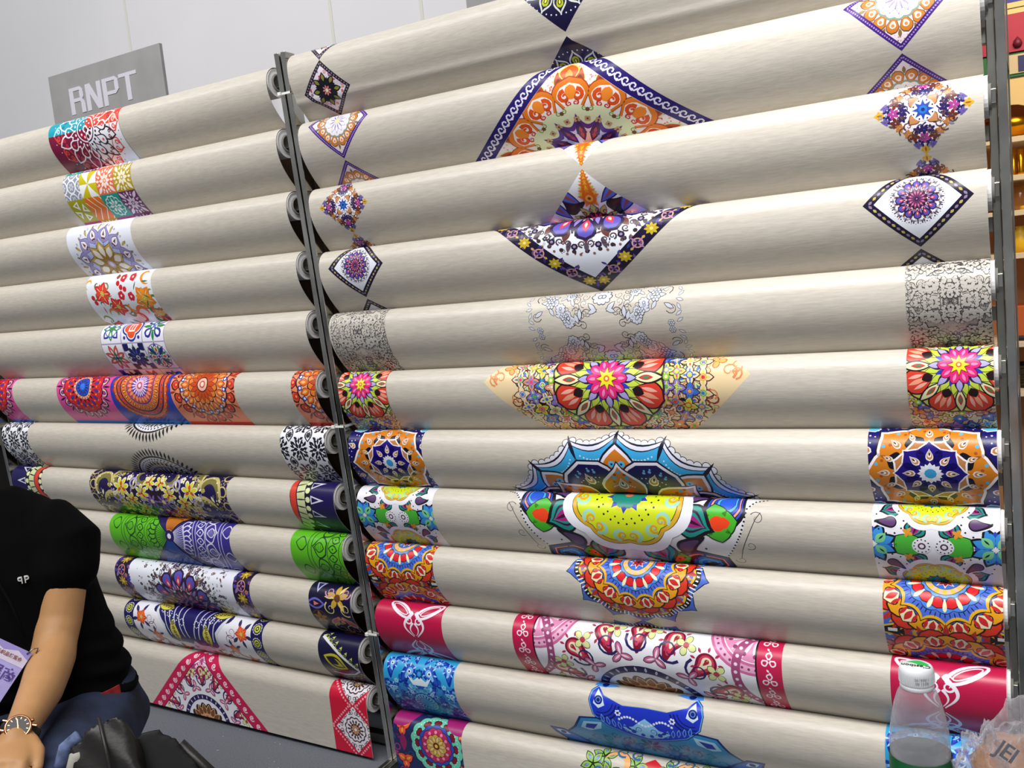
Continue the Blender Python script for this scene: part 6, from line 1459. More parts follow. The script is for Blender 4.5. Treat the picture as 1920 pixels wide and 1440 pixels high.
for dz, r in ((-.0585, .0042), (-.0655, .0050)):
    tube('lip', [L(HEAD + UP * (dz + abs(q) * .05) + NF * (.0985 - abs(q) * .32) + NL * q) for q in (-.021, -.011, 0, .011, .021)], [.0015, r, r, r, .0015], mat('lip', '#a0604e', .45), person, 8)
bm = bmesh.new()
loft(bm, [(L(HEAD + UP * -.03 - NF * .03), NL, NF, .070, .070), (L(HEAD + UP * .02 - NF * .014), NL, NF, .082, .092), (L(HEAD + UP * .065 - NF * .004), NL, NF, .083, .099), (L(HEAD + UP * .105), NL, NF, .070, .086), (L(HEAD + UP * .128), NL, NF, .035, .045)])
remeshed('hair', bm, 0.007, 3, M_HAIR, person, lambda c: 0.003 * np.sin(c[:, 0] * 300) * np.sin(c[:, 1] * 260))
# T-shirt
bm = bmesh.new()
loft(bm, [(L(Vector((-.405, -.655, .395))), NL, NF, .182, .135), (L(Vector((-.408, -.66, .47))), NL, NF, .176, .128), (L(Vector((-.425, -.675, .60))), NL, NF, .170, .120), (L(Vector((-.45, -.69, .72))), NL, NF, .182, .118), (L(Vector((-.462, -.697, .80))), NL, NF, .178, .105), (L(Vector((-.466, -.70, .862))), NL, NF, .132, .085), (L(Vector((-.475, -.705, .898))), NL, NF, .078, .066)], 28, 2.3)
for sh, el in ((SH, EL), (SHR, ELR)):
    d = (el - sh).normalized(); inn = (Vector((-.458, -.697, sh.z + .01)) - sh).normalized()
    limb(bm, [(L(sh + inn * .09 + UP * .005), .062), (L(sh + inn * .03 + UP * .006), .072), (L(sh + d * .02), .072), (L(sh + d * .06), .066), (L(sh + d * .088), .063)], 20)
def folds(c):
    w = np.clip((0.62 - c[:, 2]) / 0.2, 0, 1)
    return w * 0.009 * np.sin(c[:, 2] * 130 + 5 * np.sin(c[:, 0] * 14) + 3 * np.sin(c[:, 1] * 17)) + 0.0025 * np.sin(c[:, 0] * 40 + c[:, 2] * 30)
shirt = remeshed('t_shirt', bm, 0.008, 5, M_SHIRT, person, folds); shirt['label'] = 'black short-sleeved T-shirt'
# jeans
bm = bmesh.new(); HIPL = PB + NL * .095 + UP * .375; HIPR = PB - NL * .095 + UP * .375
KL = HIPL + NF * .40 + NL * .05 + UP * .03; KR = HIPR + NF * .40 - NL * .08 + UP * .03
loft(bm, [(L(PB + UP * .285), NL, NF, .17, .135), (L(PB + UP * .36), NL, NF, .190, .15), (L(PB + UP * .42), NL, NF, .186, .142), (L(PB + UP * .462), NL, NF, .178, .132)], 24, 2.3)
for h, k, s in ((HIPL, KL, 1), (HIPR, KR, -1)):
    limb(bm, [(L(h - NF * .05), .098), (L(h.lerp(k, .3)), .094), (L(h.lerp(k, .65)), .082), (L(k), .070), (L(k - UP * .07 + NF * .012), .066), (L(k - UP * .22 + NF * .0), .060), (L(Vector((k.x, k.y, .07)) - NF * .02), .058)], 20)
remeshed('jeans', bm, 0.009, 4, M_DENIM, person, lambda c: 0.004 * np.sin(c[:, 0] * 50 + c[:, 1] * 35) * np.sin(c[:, 2] * 60 + c[:, 0] * 20))
for k in (KL, KR):
    bm = bmesh.new(); f0 = Vector((k.x, k.y, .04)) - NF * .05
    loft(bm, [(L(f0 - NF * .04), NL, UP, .03, .035), (L(f0 + NF * .04), NL, UP, .042, .040), (L(f0 + NF * .14), NL, UP, .045, .030), (L(f0 + NF * .21), NL, UP, .030, .022)], 16); remeshed('shoe', bm, .007, 2, mat('dark_shoe', '#202022', .6), person)
vs, fs = [], []
for i in range(15):
    a_ = .42 + 1.0 * i / 14
    d_ = NL * (.1865 * math.copysign(abs(math.cos(a_)) ** .87, math.cos(a_))) + NF * (.1415 * math.copysign(abs(math.sin(a_)) ** .87, math.sin(a_)))
    for z, f in ((.447, 1.0), (.447, 1.02), (.468, 1.02), (.468, 1.0)): vs.append(L(PB + d_ * f + UP * z))
for i in range(14):
    for q in range(4): fs.append((4 * i + q, 4 * i + (q + 1) % 4, 4 * i + 4 + (q + 1) % 4, 4 * i + 4 + q))
fs += [(3, 2, 1, 0), (56, 57, 58, 59)]
o = mesh('waistband', vs, fs, mat('red_waistband', '#a52a24', .7, 0, .35, 60), person); o['label'] = 'red patterned waistband showing above the jeans'
# chest logo: a mirrored P back to back with a P
lg = empty('chest_logo', (0, 0, 0), person)
def flat_text(body, size, name, material, parent, origin, xdir, ydir, mirror=False, ext=0.0006, bold=0.0):
    cu = bpy.data.curves.new('t', 'FONT'); cu.body = body; cu.size = size; cu.align_x = 'CENTER'; cu.align_y = 'CENTER'; cu.extrude = ext; cu.offset = bold
    ob = bpy.data.objects.new('t', cu); me = bpy.data.meshes.new_from_object(ob); bpy.data.objects.remove(ob); bpy.data.curves.remove(cu)
    xd, yd = Vector(xdir).normalized(), Vector(ydir).normalized(); zd = xd.cross(yd)
    m = Matrix(((xd.x, yd.x, zd.x, origin[0]), (xd.y, yd.y, zd.y, origin[1]), (xd.z, yd.z, zd.z, origin[2]), (0, 0, 0, 1)))
    if mirror: m = m @ Matrix.Scale(-1, 4, (1, 0, 0))
    me.transform(m)
    if mirror: me.flip_normals()
    me.name = name
    return link_mesh(name, me, material, parent)
M_LOGO = mat('white_thread', '#d8d8d6', .7)
LO = Vector((-0.325, -0.735, 0.730)); xd = (NL * 1.0 + NF * -.45).normalized(); yd = UP
bpy.data.objects.remove(lg)
flat_text('P', .019, 'chest_logo', M_LOGO, person, L(LO + xd * .0240 + NF * .008), xd, yd, False, .0035, .0001)
flat_text('P', .019, 'chest_logo', M_LOGO, person, L(LO + xd * .0130 + NF * .008), xd, yd, True, .0035, .0001)
# frayed light denim strip and white lining at the knee tear
o = tube('torn_seam', [L(at_) for at_ in (Vector((-.045, -.885, .44)), Vector((-.025, -.868, .500)), Vector((-.012, -.850, .515)))], [.010, .013, .011], mat('faded_denim', '#5f6d92', .85, 0, .5, 60), person, 8)
o = tube('torn_lining', [L(at_) for at_ in (Vector((-.012, -.880, .44)), Vector((.0, -.866, .487)), Vector((.008, -.852, .494)))], [.013, .014, .010], mat('white_lining', '#a9a69c', .85), person, 8)
# stool under the person
st = empty('stool', (-0.41, -0.66, 0)); tag(st, 'low dark stool under the seated person', 'stool')
box('seat', -.17, .17, -.16, .16, .235, .268, M_DARK, st, .008)
for sx in (-1, 1):
    for sy in (-1, 1): tube('leg', [(sx * .14, sy * .13, .24), (sx * .16, sy * .15, 0.0)], .014, M_DARK, st, 8)
# wristwatch
def frame_to(o, c, n, xhint):
    n = Vector(n).normalized(); x = Vector(xhint); x = (x - n * x.dot(n)).normalized(); y = n.cross(x)
    o.matrix_world = Matrix(((x.x, y.x, n.x, c[0]), (x.y, y.y, n.y, c[1]), (x.z, y.z, n.z, c[2]), (0, 0, 0, 1)))
wn = (Vector((1.4662, -1.7766, 1.2395)) - WR).normalized() * .8 + UP * .35
wn.normalize(); ad = (WR - FA).normalized()
watch = empty('wristwatch'); tag(watch, 'rose gold wristwatch with dark dial on black leather strap', 'watch'); frame_to(watch, WR + wn * .029 + Vector((.0, .0, 0)), wn, ad)
M_GOLD = mat('rose_gold', '#c98d6a', .2, 1.0); M_DIAL = mat('dark_dial', '#241b1e', .35); M_LEATH = mat('black_leather', '#131212', .45, 0, .15, 60, .15, 200)
lathe('case', [(.0, -.006), (.0195, -.006), (.0225, -.003), (.0225, .002), (.021, .004), (.019, .0045), (.0185, .003), (.0, .003)], M_GOLD, watch, 40)
lathe('dial', [(.0, .0033), (.0186, .0033)], M_DIAL, watch, 40)
for k in range(12):
    a = k * PI / 6; box('hour_mark', -.0006, .0006, -.0018, .0018, .0034, .0039, M_GOLD, watch).matrix_local = Matrix.Rotation(a, 4, 'Z') @ Matrix.Translation((0, .0155, 0))
for a, l, w in ((2.0, .014, .0007), (-1.2, .010, .0009)):
    box('hand', -w, w, -.002, l, .0040, .0045, M_GOLD, watch).matrix_local = Matrix.Rotation(a, 4, 'Z')
box('date_window', .006, .0095, -.0015, .0015, .0034, .0040, mat('white_date', '#d8d8d8', .4), watch)
lathe('crown', [(.0, .0225), (.003, .0225), (.003, .0275), (.0, .0275)], M_GOLD, watch, 12, (0, 0, -.001), 'x').matrix_local = Matrix.Rotation(2.3, 4, 'Z')
for sx in (-1, 1):
    for sy in (-1, 1): box('lug', sx * .0085 - .002, sx * .0085 + .002, sy * .024 - .005, sy * .024 + .005, -.006, .0, M_GOLD, watch, .0012)
bm = bmesh.new(); n = 28; R_ = .0315
for side_ in (0, 1):
    pass
vs = [];
for i in range(n + 1):
    a = PI / 2 - .68 - (2 * PI - 1.36) * i / n
    for rr, xx in ((R_, -.010), (R_, .010), (R_ + .0025, .010), (R_ + .0025, -.010)): vs.append(bm.verts.new((xx, rr * math.cos(a), -.0335 + rr * math.sin(a))))
for i in range(n):
    for q in range(4): bm.faces.new((vs[i * 4 + q], vs[i * 4 + (q + 1) % 4], vs[i * 4 + 4 + (q + 1) % 4], vs[i * 4 + 4 + q]))
bmesh.ops.recalc_face_normals(bm, faces=bm.faces); finish_bm('strap', bm, M_LEATH, watch, True)
# exhibitor badge on a lanyard
bd = empty('exhibitor_badge'); tag(bd, 'lilac exhibitor badge card hanging on the person\'s chest', 'badge')
bc = Vector((-0.272, -0.802, 0.600)); bn = (Vector((1.4662, -1.7766, 1.2395)) - bc).normalized(); frame_to(bd, bc, bn * .9 + UP * .2, (0.78, 0.35, -0.42))
M_CARD = mat('lilac_card', '#9d93cf', .35, 0, .12, 20, coat=.5); M_CARDT = mat('pale_card', '#c8bdd4', .35, 0, .1, 30, coat=.5)
box('card', -.090, .030, -.075, .028, -.001, .0, M_CARD, bd, .0004)
box('header', -.090, .030, -.004, .028, .0, .0006, M_CARDT, bd)
bm = bmesh.new()
for pts, z in (([(-.090, .012), (-.05, .024), (-.02, .014), (.005, .022), (.030, .012), (.030, .028), (-.090, .028)], .0008),):
    bm.faces.new([bm.verts.new((a, b, z)) for a, b in pts])
finish_bm('skyline', bm, mat('violet_print', '#8a7cc0', .4), bd)
M_INKV = mat('violet_ink', '#4a2a86', .5); M_INKR = mat('brown_ink', '#8a4a3a', .5)
X3, Y3 = (1, 0, 0), (0, 1, 0)
flat_text('参展商', .027, 'title_text', M_INKV, bd, (-.012, -.026, .0008), X3, Y3, False, .0002, .0004)
flat_text('EXHIBITOR', .013, 'subtitle_text', M_INKV, bd, (-.018, -.052, .0008), X3, Y3, False, .0002, .0003)
flat_text('国际家用纺织品博览会', .0085, 'header_text', M_INKR, bd, (-.022, .008, .001), X3, Y3, False, .0002, .0002)
tube('clip', [(.022, .022, .002), (.026, .034, .004), (.034, .040, .004), (.036, .030, .002)], .0014, mat('clip_metal', '#8a8a90', .3, 1.0), bd, 6)
inv = bd.matrix_world.inverted()
lp = [Vector((-0.252, -0.775, .635)), Vector((-.30, -.765, .70)), Vector((-.36, -.765, .78)), Vector((-.41, -.752, .86)), Vector((-.425, -.72, .895))]
tube('lanyard', [inv @ p for p in lp], .003, mat('dark_lanyard', '#070708', .95, spec=.1), bd, 6)
# ------------------------------------------------------------------ black backpack beside the knee
bp = empty('leather_backpack', (0.075, -0.80, 0)); tag(bp, 'worn black leather backpack slumped beside the person\'s knee', 'bag')
def Lb(p): return Vector(p) - Vector((0.075, -0.80, 0))
M_BAG = mat('worn_black_leather', '#211f1e', .42, 0, .35, 14, .35, 60)
bu = Vector((.55, .83, 0)); bv = Vector((.83, -.55, 0))
def hull(pts):
    bm = bmesh.new()
    for p in pts: bm.verts.new(Lb(p))
    r = bmesh.ops.convex_hull(bm, input=list(bm.verts)); 
    bmesh.ops.delete(bm, geom=[g for g in r['geom_interior'] if isinstance(g, bmesh.types.BMVert)], context='VERTS')
    return bm
# front flap: a stiff folded leather ridge running down to the right; main sack behind it
bm = hull([(.040, -.812, .552), (.030, -.822, .545), (-.012, -.872, .512), (.012, -.885, .470), (.052, -.800, .540), (.130, -.835, .40), (.118, -.850, .39), (.165, -.82, .20), (.02, -.90, .30), (.03, -.90, .02), (.17, -.82, .02), (.05, -.80, .02), (.09, -.77, .35)])
remeshed('flap', bm, .006, 2, M_BAG, bp, lambda c: .0025 * np.sin(c[:, 2] * 70 + c[:, 0] * 60) + .0015 * np.sin(c[:, 1] * 150 + c[:, 2] * 40))
bm = hull([(.055, -.785, .50), (.075, -.762, .505), (.105, -.742, .48), (.150, -.735, .42), (.165, -.75, .36), (.12, -.70, .30), (.20, -.74, .1), (.20, -.74, .0), (.06, -.70, .0), (.02, -.84, .0), (.02, -.84, .3), (.14, -.82, .0), (.14, -.80, .35), (.05, -.72, .35)])
remeshed('sack', bm, .007, 5, mat('black_nylon', '#08080a', .7), bp)
tube('seam', [Lb(p) for p in ((.030, -.835, .548), (.062, -.852, .49), (.092, -.868, .40), (.11, -.872, .30), (.12, -.868, .15))], .0035, M_BAG, bp, 8)
tube('strap', [Lb(p) for p in ((.10, -.735, .46), (.15, -.715, .40), (.19, -.715, .28), (.20, -.72, .12))], .011, M_BAG, bp, 8)
# ------------------------------------------------------------------ table with bottle and plastic bag at the lower right
TZ = 0.572
tb = empty('side_table', (1.55, -1.02, 0)); tag(tb, 'low white table under the water bottle and plastic bag', 'table')
M_TBL = mat('white_laminate', '#cfcfd2', .4)
box('tabletop', -.32, .45, -.26, .275, TZ - .025, TZ, M_TBL, tb, .004)
for sx, sy in ((-.29, -.23), (.42, -.23), (-.29, .245), (.42, .245)): box('leg', sx - .018, sx + .018, sy - .018, sy + .018, 0, TZ - .025, M_TBL, tb, .002)
bt = empty('water_bottle', (1.3475, -0.806, TZ)); tag(bt, 'half empty clear water bottle with white cap and green label', 'bottle')
def thin_plastic(name, tint, haze, rough=.12, bump=0.0, bscale=60):
    m = bpy.data.materials.new(name); m.use_nodes = True; nt = m.node_tree; N, Lk = nt.nodes, nt.links
    b = N['Principled BSDF']; b.inputs['Base Color'].default_value = srgb(tint) + (1,); b.inputs['Roughness'].default_value = rough; b.inputs['Specular IOR Level'].default_value = .7
    tr = N.new('ShaderNodeBsdfTransparent'); tr.inputs[0].default_value = (.96, .96, .97, 1); mx = N.new('ShaderNodeMixShader')
    lw = N.new('ShaderNodeLayerWeight'); lw.inputs[0].default_value = .35
    mr = N.new('ShaderNodeMapRange'); mr.inputs[3].default_value = haze; mr.inputs[4].default_value = min(1, haze + .5); Lk.new(lw.outputs['Facing'], mr.inputs[0])
    Lk.new(mr.outputs[0], mx.inputs[0]); Lk.new(tr.outputs[0], mx.inputs[1]); Lk.new(b.outputs[0], mx.inputs[2]); Lk.new(mx.outputs[0], N['Material Output'].inputs[0])
    if bump:
        tc = N.new('ShaderNodeTexCoord'); nz = N.new('ShaderNodeTexNoise'); nz.inputs['Scale'].default_value = bscale; nz.inputs['Detail'].default_value = 4; Lk.new(tc.outputs['Object'], nz.inputs[0])
        bp_ = N.new('ShaderNodeBump'); bp_.inputs['Strength'].default_value = bump; bp_.inputs['Distance'].default_value = .01; Lk.new(nz.outputs[0], bp_.inputs['Height']); Lk.new(bp_.outputs[0], b.inputs['Normal'])
    return m
M_PET = thin_plastic('clear_plastic', '#d6d2dc', .16, .08, .25, 55)
HB = 0.232
prof_b = [(.0, .004), (.020, .002), (.0275, .0), (.0295, .006), (.0295, .020), (.0285, .024), (.0298, .028), (.0298, .055), (.0288, .058), (.0298, .061), (.0298, .088), (.0288, .091), (.0298, .094), (.0298, .128), (.0292, .142), (.0292, .144), (.0282, .158), (.0286, .160), (.0262, .176), (.0232, .190), (.0195, .202), (.0158, .209), (.0142, .2115)]
lathe('bottle_shell', prof_b, M_PET, bt, 48)
M_WATER = thin_plastic('water', '#b8c6be', .07, .06)
lathe('water', [(.0, .005)] + [(r - .0022, h + .001) for r, h in prof_b[1:13] if h < .128] + [(.0274, .128), (.0266, .150), (.0, .150)], M_WATER, bt, 48)
M_GREEN = mat('green_label', '#0d5a2c', .35)
lathe('label', [(.0303, .060), (.0303, .138)], M_GREEN, bt, 48)
for k in range(5):
    a = -PI / 2 - .95 + .06 * k
    bm = bmesh.new()
for a0, a1, z0, z1, c, nm in ((-1.45, -1.25, .112, .117, '#bfe0c8', 'label_line'), (-1.48, -1.28, .104, .108, '#bfe0c8', 'label_line'), (-1.5, -1.27, .096, .100, '#bfe0c8', 'label_line'), (-1.5, -1.3, .088, .092, '#bfe0c8', 'label_line'), (-1.12, -.30, .062, .120, '#0a1c14', 'label_panel'), (-1.10, -.32, .1185, .1195, '#cfe8d4', 'label_line')):
    vs, fs = [], []
    for i in range(9):
        a = a0 + (a1 - a0) * i / 8 - .35
        vs += [(.0306 * math.cos(a), .0306 * math.sin(a), z0), (.0306 * math.cos(a), .0306 * math.sin(a), z1)]
    for i in range(8): fs.append((2 * i, 2 * i + 2, 2 * i + 3, 2 * i + 1))
    mesh(nm, vs, fs, mat('label_ink_' + c, c, .4), bt, True)
M_CAP = mat('white_cap', '#dcdde0', .35, 0, spec=.5)
cap = lathe('cap', [(.0152, .2085), (.0165, .2095), (.0165, .2135), (.0160, .2140), (.0168, .2148), (.0168, .2275), (.0155, .2310), (.0135, .2320), (.0, .2320)], M_CAP, bt, 48)
vs = []; fs = []
for k in range(60):
    a = 2 * PI * k / 60
    vs += [(.0169 * math.cos(a), .0169 * math.sin(a), .2155), (.0169 * math.cos(a), .0169 * math.sin(a), .2268), (.0173 * math.cos(a + .03), .0173 * math.sin(a + .03), .2265), (.0173 * math.cos(a + .03), .0173 * math.sin(a + .03), .2158), (.0169 * math.cos(a + .06), .0169 * math.sin(a + .06), .2155), (.0169 * math.cos(a + .06), .0169 * math.sin(a + .06), .2268)]
    b = 6 * k; fs += [(b, b + 3, b + 2, b + 1), (b + 3, b + 4, b + 5, b + 2)]
rg = mesh('cap_ribs', vs, fs, M_CAP, cap)
# mark on the cap: green leaf half and slanting lettering
ang = 3.10; cx_ = Vector((math.cos(ang), math.sin(ang), 0)); cy_ = Vector((-math.sin(ang), math.cos(ang), 0))
leaf = [cx_ * (-.012 + .024 * t) + cy_ * -1 * (.0030 + .0080 * math.sin(PI * min(1, t * 1.05)) ** .9) for t in np.linspace(0, 1, 14)] + [cx_ * (.012 - .024 * t) + cy_ * -1 * (.0026 + .0022 * math.sin(2 * PI * t)) for t in np.linspace(0, 1, 14)]
mesh('cap_leaf', [(p.x, p.y, .23225) for p in leaf], [tuple(range(len(leaf)))], mat('leaf_green', '#1fae4c', .4), cap)
flat_text("C'estbon", .0078, 'cap_lettering', mat('dark_green_ink', '#2a4a3a', .5), cap, tuple(cy_ * .0022 + UP * .2324), tuple(cx_), tuple(cy_), False, .0001, .0001)
for zi, tx in ((.2232, '20190811'), (.2192, '08 15:06')):
    cu = bpy.data.curves.new('t', 'FONT'); cu.body = tx; cu.size = .0038; cu.align_x = 'CENTER'; cu.align_y = 'CENTER'
    ob = bpy.data.objects.new('t', cu); me = bpy.data.meshes.new_from_object(ob); bpy.data.objects.remove(ob); bpy.data.curves.remove(cu)
    for v in me.vertices:
        a = -1.15 + v.co.x / .0175; v.co = Vector((.01745 * math.cos(a), .01745 * math.sin(a), zi + v.co.y))
    me.name = 'date_code'; link_mesh('date_code', me, mat('grey_ink', '#7a7c80', .6), cap)
# clear plastic bag of bread
pbag = empty('plastic_bag', (1.432, -0.80, TZ)); tag(pbag, 'crinkled clear plastic bag of brown buns beside the bottle', 'bag')
M_POLY = thin_plastic('crinkled_polythene', '#d4d2da', .12, .16, .8, 45)
rngb = random.Random(21)
def crumple(name, c, r, seed, amp, material, parent, sub=4, sq=(1, 1, 1)):
    bm = bmesh.new(); bmesh.ops.create_icosphere(bm, subdivisions=sub, radius=1)
    from mathutils import noise as mn
    for v in bm.verts:
        d = v.co.normalized(); f = 1 + amp * mn.noise(d * 2.3 + Vector((seed, 0, 0))) + amp * .6 * abs(mn.noise(d * 6 + Vector((0, seed, 0)))) + amp * .35 * abs(mn.noise(d * 13 + Vector((0, 0, seed))))
        v.co = Vector((c[0] + d.x * r[0] * f, c[1] + d.y * r[1] * f, max(c[2] + d.z * r[2] * f, .001)))
    return finish_bm(name, bm, material, parent, True)
crumple('bag_film', (.040, .015, .092), (.070, .056, .105), 3, .2, M_POLY, pbag, 5)
crumple('bag_tail', (-.026, -.01, .105), (.024, .026, .060), 8, .4, M_POLY, pbag, 5)
bm = bmesh.new(); n = 26; vs1 = []
for i in range(n):       # torn fluttering lip of the bag
    t = i / (n - 1); x = -.030 + .075 * t; z = .135 + .058 * t + .006 * math.sin(i * 2.3); y = .01 + .016 * math.sin(i * 1.3)
    vs1.append((bm.verts.new((x, y, z)), bm.verts.new((x + .012, y + .012 * math.cos(i), z - .035))))
for a, b in zip(vs1, vs1[1:]): bm.faces.new((a[0], b[0], b[1], a[1]))
finish_bm('bag_lip', bm, M_POLY, pbag, True)
o = flat_text('JEI', .021, 'printed_text', mat('grey_print', '#63636a', .5), pbag, (-0.003, -0.058, 0.179), (.68, .31, -.62), (.50, .35, .74), False, .0006, .0002)
M_BUN = mat('baked_crust', '#a8703a', .55, 0, .35, 18, .3, 50)
for k, (x, y, z, r) in enumerate(((.018, .015, .045, .042), (.085, .02, .05, .044), (.012, .015, .122, .040), (.065, .02, .142, .042))):
    b_ = crumple('bread_bun', (0, 0, .04), (r, r * .95, r * .86), 30 + k, .12, M_BUN, None, 3)
    b_.location = (1.422 + x, -.80 + y, TZ + z - .04); tag(b_, ['brown bun lying at the left bottom of the plastic bag', 'brown bun at the right bottom of the plastic bag', 'brown bun on top in the plastic bag, left', 'brown bun on top in the plastic bag, right'][k], 'bread', 'buns inside the plastic bag')

# ------------------------------------------------------------------ neighbouring stand seen past the right post
M_CREAM = mat('cream_panel', '#e2c48a', .6); M_PEACH = mat('peach_panel', '#c98a5c', .6); M_SHELF = mat('white_shelf', '#e6d3b4', .5); M_CRIM = mat('crimson_panel', '#a82a48', .55, 0, .1, 6)
M_BRASS = mat('brass', '#d99a1c', .25, 1.0); M_YEL = mat('yellow_wax', '#e8b820', .4)
sh = empty('display_shelf', (1.15, 2.2, 0)); tag(sh, 'warm lit display shelves of the next stand past the right post', 'shelf')
box('back_panel', 0, 1.3, .30, .33, 0, 2.6, M_PEACH, sh)
box('side_panel', -.02, 0, 0, .33, 0, 2.6, M_CREAM, sh); box('side_panel', 1.3, 1.32, 0, .33, 0, 2.6, M_CREAM, sh)
for z in (.60, .79, 1.125, 1.285, 1.415, 1.555): box('shelf_board', 0, 1.3, 0.0, .30, z - .012, z + .008, M_SHELF, sh, .001)
# arched fascia
bm = bmesh.new(); outer = [(0, 1.56), (1.3, 1.56), (1.3, 1.775), (0, 1.775)]
for k in range(4):
    x0 = .09 + .31 * k; cx_ = x0 + .155; pts = [(x0 - .0 if k else 0, 1.775), (x0 - .0 if k else 0, 1.563)]
    xl = 0 if k == 0 else .09 + .31 * k - .0
    xr = .09 + .31 * (k + 1) if k < 3 else 1.3
    arc = [(cx_ - .115 * math.cos(PI * i / 14), 1.563 + .115 * math.sin(PI * i / 14)) for i in range(15)]
    ring = [(xl, 1.563)] + arc + [(xr, 1.563), (xr, 1.775), (xl, 1.775)]
    f = [bm.verts.new((a, -.004, b)) for a, b in ring]; g = [bm.verts.new((a, .010, b)) for a, b in ring]
    bm.faces.new(f); bm.faces.new(g[::-1])
    for i in range(len(f)): bm.faces.new((f[i], g[i], g[(i + 1) % len(f)], f[(i + 1) % len(f)]))
bmesh.ops.recalc_face_normals(bm, faces=bm.faces); bmesh.ops.triangulate(bm, faces=[f for f in bm.faces if len(f.verts) > 4]); finish_bm('arched_fascia', bm, M_CREAM, sh)
box('header_strip', 0, 1.3, -.012, .0, 1.775, 1.86, mat('green_strip', '#1c6a34', .5), sh)
for k, (a, b) in enumerate(((.245, .36), (.56, .68), (.9, 1.0))): box('header_tile', a, b, -.016, -.012, 1.785, 1.852, mat('beige_tile', '#c9b898', .5), sh); box('header_tile', a + .03, b - .02, -.019, -.016, 1.79, 1.845, mat('navy_tile', '#2a2f6a', .5), sh)
box('banner', 0, 1.3, -.02, -.0, 1.862, 1.995, M_CRIM, sh); box('cream_band', 0, 1.3, -.021, 0, 1.995, 2.035, M_CREAM, sh); box('blue_band', 0, 1.3, -.022, 0, 2.035, 2.14, mat('blue_band', '#2a30a0', .5), sh)
box('band_line', 0, 1.3, -.0225, -.021, 2.013, 2.016, mat('dark_line', '#3a2a20', .5), sh)
flat_text('e', .05, 'banner_letter', mat('gold_ink', '#d8a07a', .5), sh, (.168, -.021, 1.932), (1, 0, 0), (0, 0, 1), False, .0006)
lathe('banner_drop', [(.0, .0), (.012, .004), (.016, .014), (.012, .026), (.0, .04)], mat('dark_red', '#6a1430', .5), sh, 16, (.275, -.022, 1.862 + .012))
# goods on the shelves
def on(name, prof, x, y, z, material, label, cat, group=None, seg=24):
    o = lathe(name, prof, material, None, seg); o.location = (1.15 + x, 2.2 + y, z); tag(o, label, cat, group); return o
on('brass_bowl', [(.0, .002), (.04, .0), (.085, .03), (.10, .075), (.097, .075), (.08, .034), (.0, .008)], .255, .14, 1.563, M_BRASS, 'polished brass bowl under the arch of the next stand', 'bowl')
for k, (x, h) in enumerate(((.225, .085), (.248, .10), (.272, .092), (.295, .10))):
    on('brass_candle', [(.0, .0), (.012, .0), (.011, .01), (.0105, h), (.004, h + .004), (.0, h + .004)], x, .06 + .03 * (k % 2), 1.423, M_BRASS, ['first', 'second', 'third', 'fourth'][k] + ' thin brass candle from the right post, next stand', 'candle', 'brass candles', 16)
on('glass_jar', [(.0, .0), (.035, .0), (.037, .01), (.037, .07), (.028, .085), (.028, .095), (.0, .095)], .265, .12, 1.293, mat('amber_glass', '#a86a30', .15, 0, spec=.8), 'amber lidded jar on a shelf of the next stand', 'jar')
o = on('yellow_soap', [(.0, .0), (.024, .0), (.026, .006), (.024, .014), (.0, .016)], .29, .05, 1.293, M_YEL, 'yellow soap cake in front of the amber jar', 'soap')
on('yellow_vase', [(.0, .0), (.03, .0), (.04, .03), (.034, .07), (.015, .09), (.02, .10), (.012, .1), (.0, .02)], .262, .1, 1.133, M_YEL, 'small yellow vase two shelves below the brass bowl', 'vase')
on('brown_jug', [(.0, .0), (.03, .0), (.045, .04), (.04, .08), (.018, .10), (.022, .125), (.0, .125)], .315, .12, 1.133, mat('brown_glaze', '#6a3a1c', .3), 'brown glazed jug next to the yellow vase', 'jug')
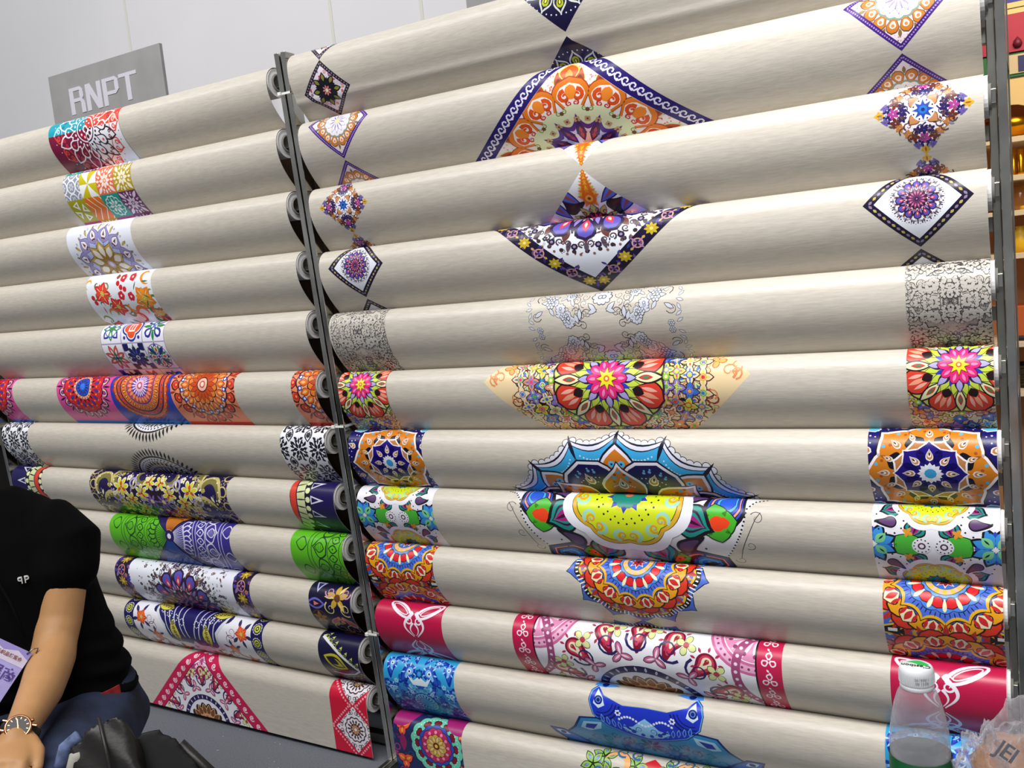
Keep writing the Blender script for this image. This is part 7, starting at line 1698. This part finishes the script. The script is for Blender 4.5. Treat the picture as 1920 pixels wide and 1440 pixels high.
for k in range(3):
    o = box('dark_rod', -.12, .12, -.008, .008, 0, .014, M_DARK, None, .003); o.location = (1.46, 2.24 + .05 * k, .798 + .001); tag(o, ['front', 'middle', 'rear'][k] + ' dark rod lying on a low shelf of the next stand', 'rod', 'rods on the low shelf'); o.rotation_euler.z = .1 * (k - 1)
o = box('orange_box', -.10, .10, -.07, .07, 0, .13, mat('orange_card', '#c8602c', .6), None, .003); o.location = (1.46, 2.36, .798); tag(o, 'orange cardboard box on a low shelf of the next stand', 'box')
bmk = empty('wicker_basket', (1.42, 2.33, .608)); tag(bmk, 'dark wicker basket on the bottom shelf of the next stand', 'basket')
lathe('bowl', [(.0, .0), (.05, .0), (.07, .09), (.066, .09), (.048, .006), (.0, .006)], mat('dark_wicker', '#3a2c1c', .8, 0, .4, 60), bmk, 20)
for k in range(4): tube('hoop', [(.072 * math.cos(a) * (.76 + .07 * k), .072 * math.sin(a) * (.76 + .07 * k), .015 + .023 * k) for a in np.linspace(0, 2 * PI, 20, endpoint=False)], .004, mat('dark_wicker', '#3a2c1c', .8), bmk, 6, closed=True)
bl = bpy.data.lights.new('shelf_lamp', 'AREA'); bl.shape = 'RECTANGLE'; bl.size = 1.0; bl.size_y = .1; bl.energy = 22; bl.color = (1, .78, .48)
blo = bpy.data.objects.new('shelf_lamp', bl); COL.objects.link(blo); blo.location = (1.75, 1.3, 2.5); blo.rotation_euler = (Vector((1.5, 2.3, 1.2)) - blo.location).to_track_quat('-Z', 'Y').to_euler()
# ------------------------------------------------------------------ dark counter past the left rack
ct = empty('dark_counter', (-2.25, 0.15, 0)); tag(ct, 'dark counter with a wooden top past the left rack', 'counter')
box('body', -.45, .36, -.10, .30, 0, .80, mat('dark_counter', '#1c1a18', .6), ct, .004)
box('worktop', -.47, .38, -.13, .32, .80, .835, mat('pale_wood', '#8a7a5a', .5, 0, .25, 8, 0, 10, (1, 8, 8)), ct, .003)
box('shelf_unit', -.45, .36, .18, .30, .835, 1.35, mat('dark_counter', '#1c1a18', .6), ct, .004)
for z in (.95, 1.08, 1.21): box('slat', -.42, .34, .165, .18, z, z + .05, mat('dark_slat', '#2e2a26', .6), ct)
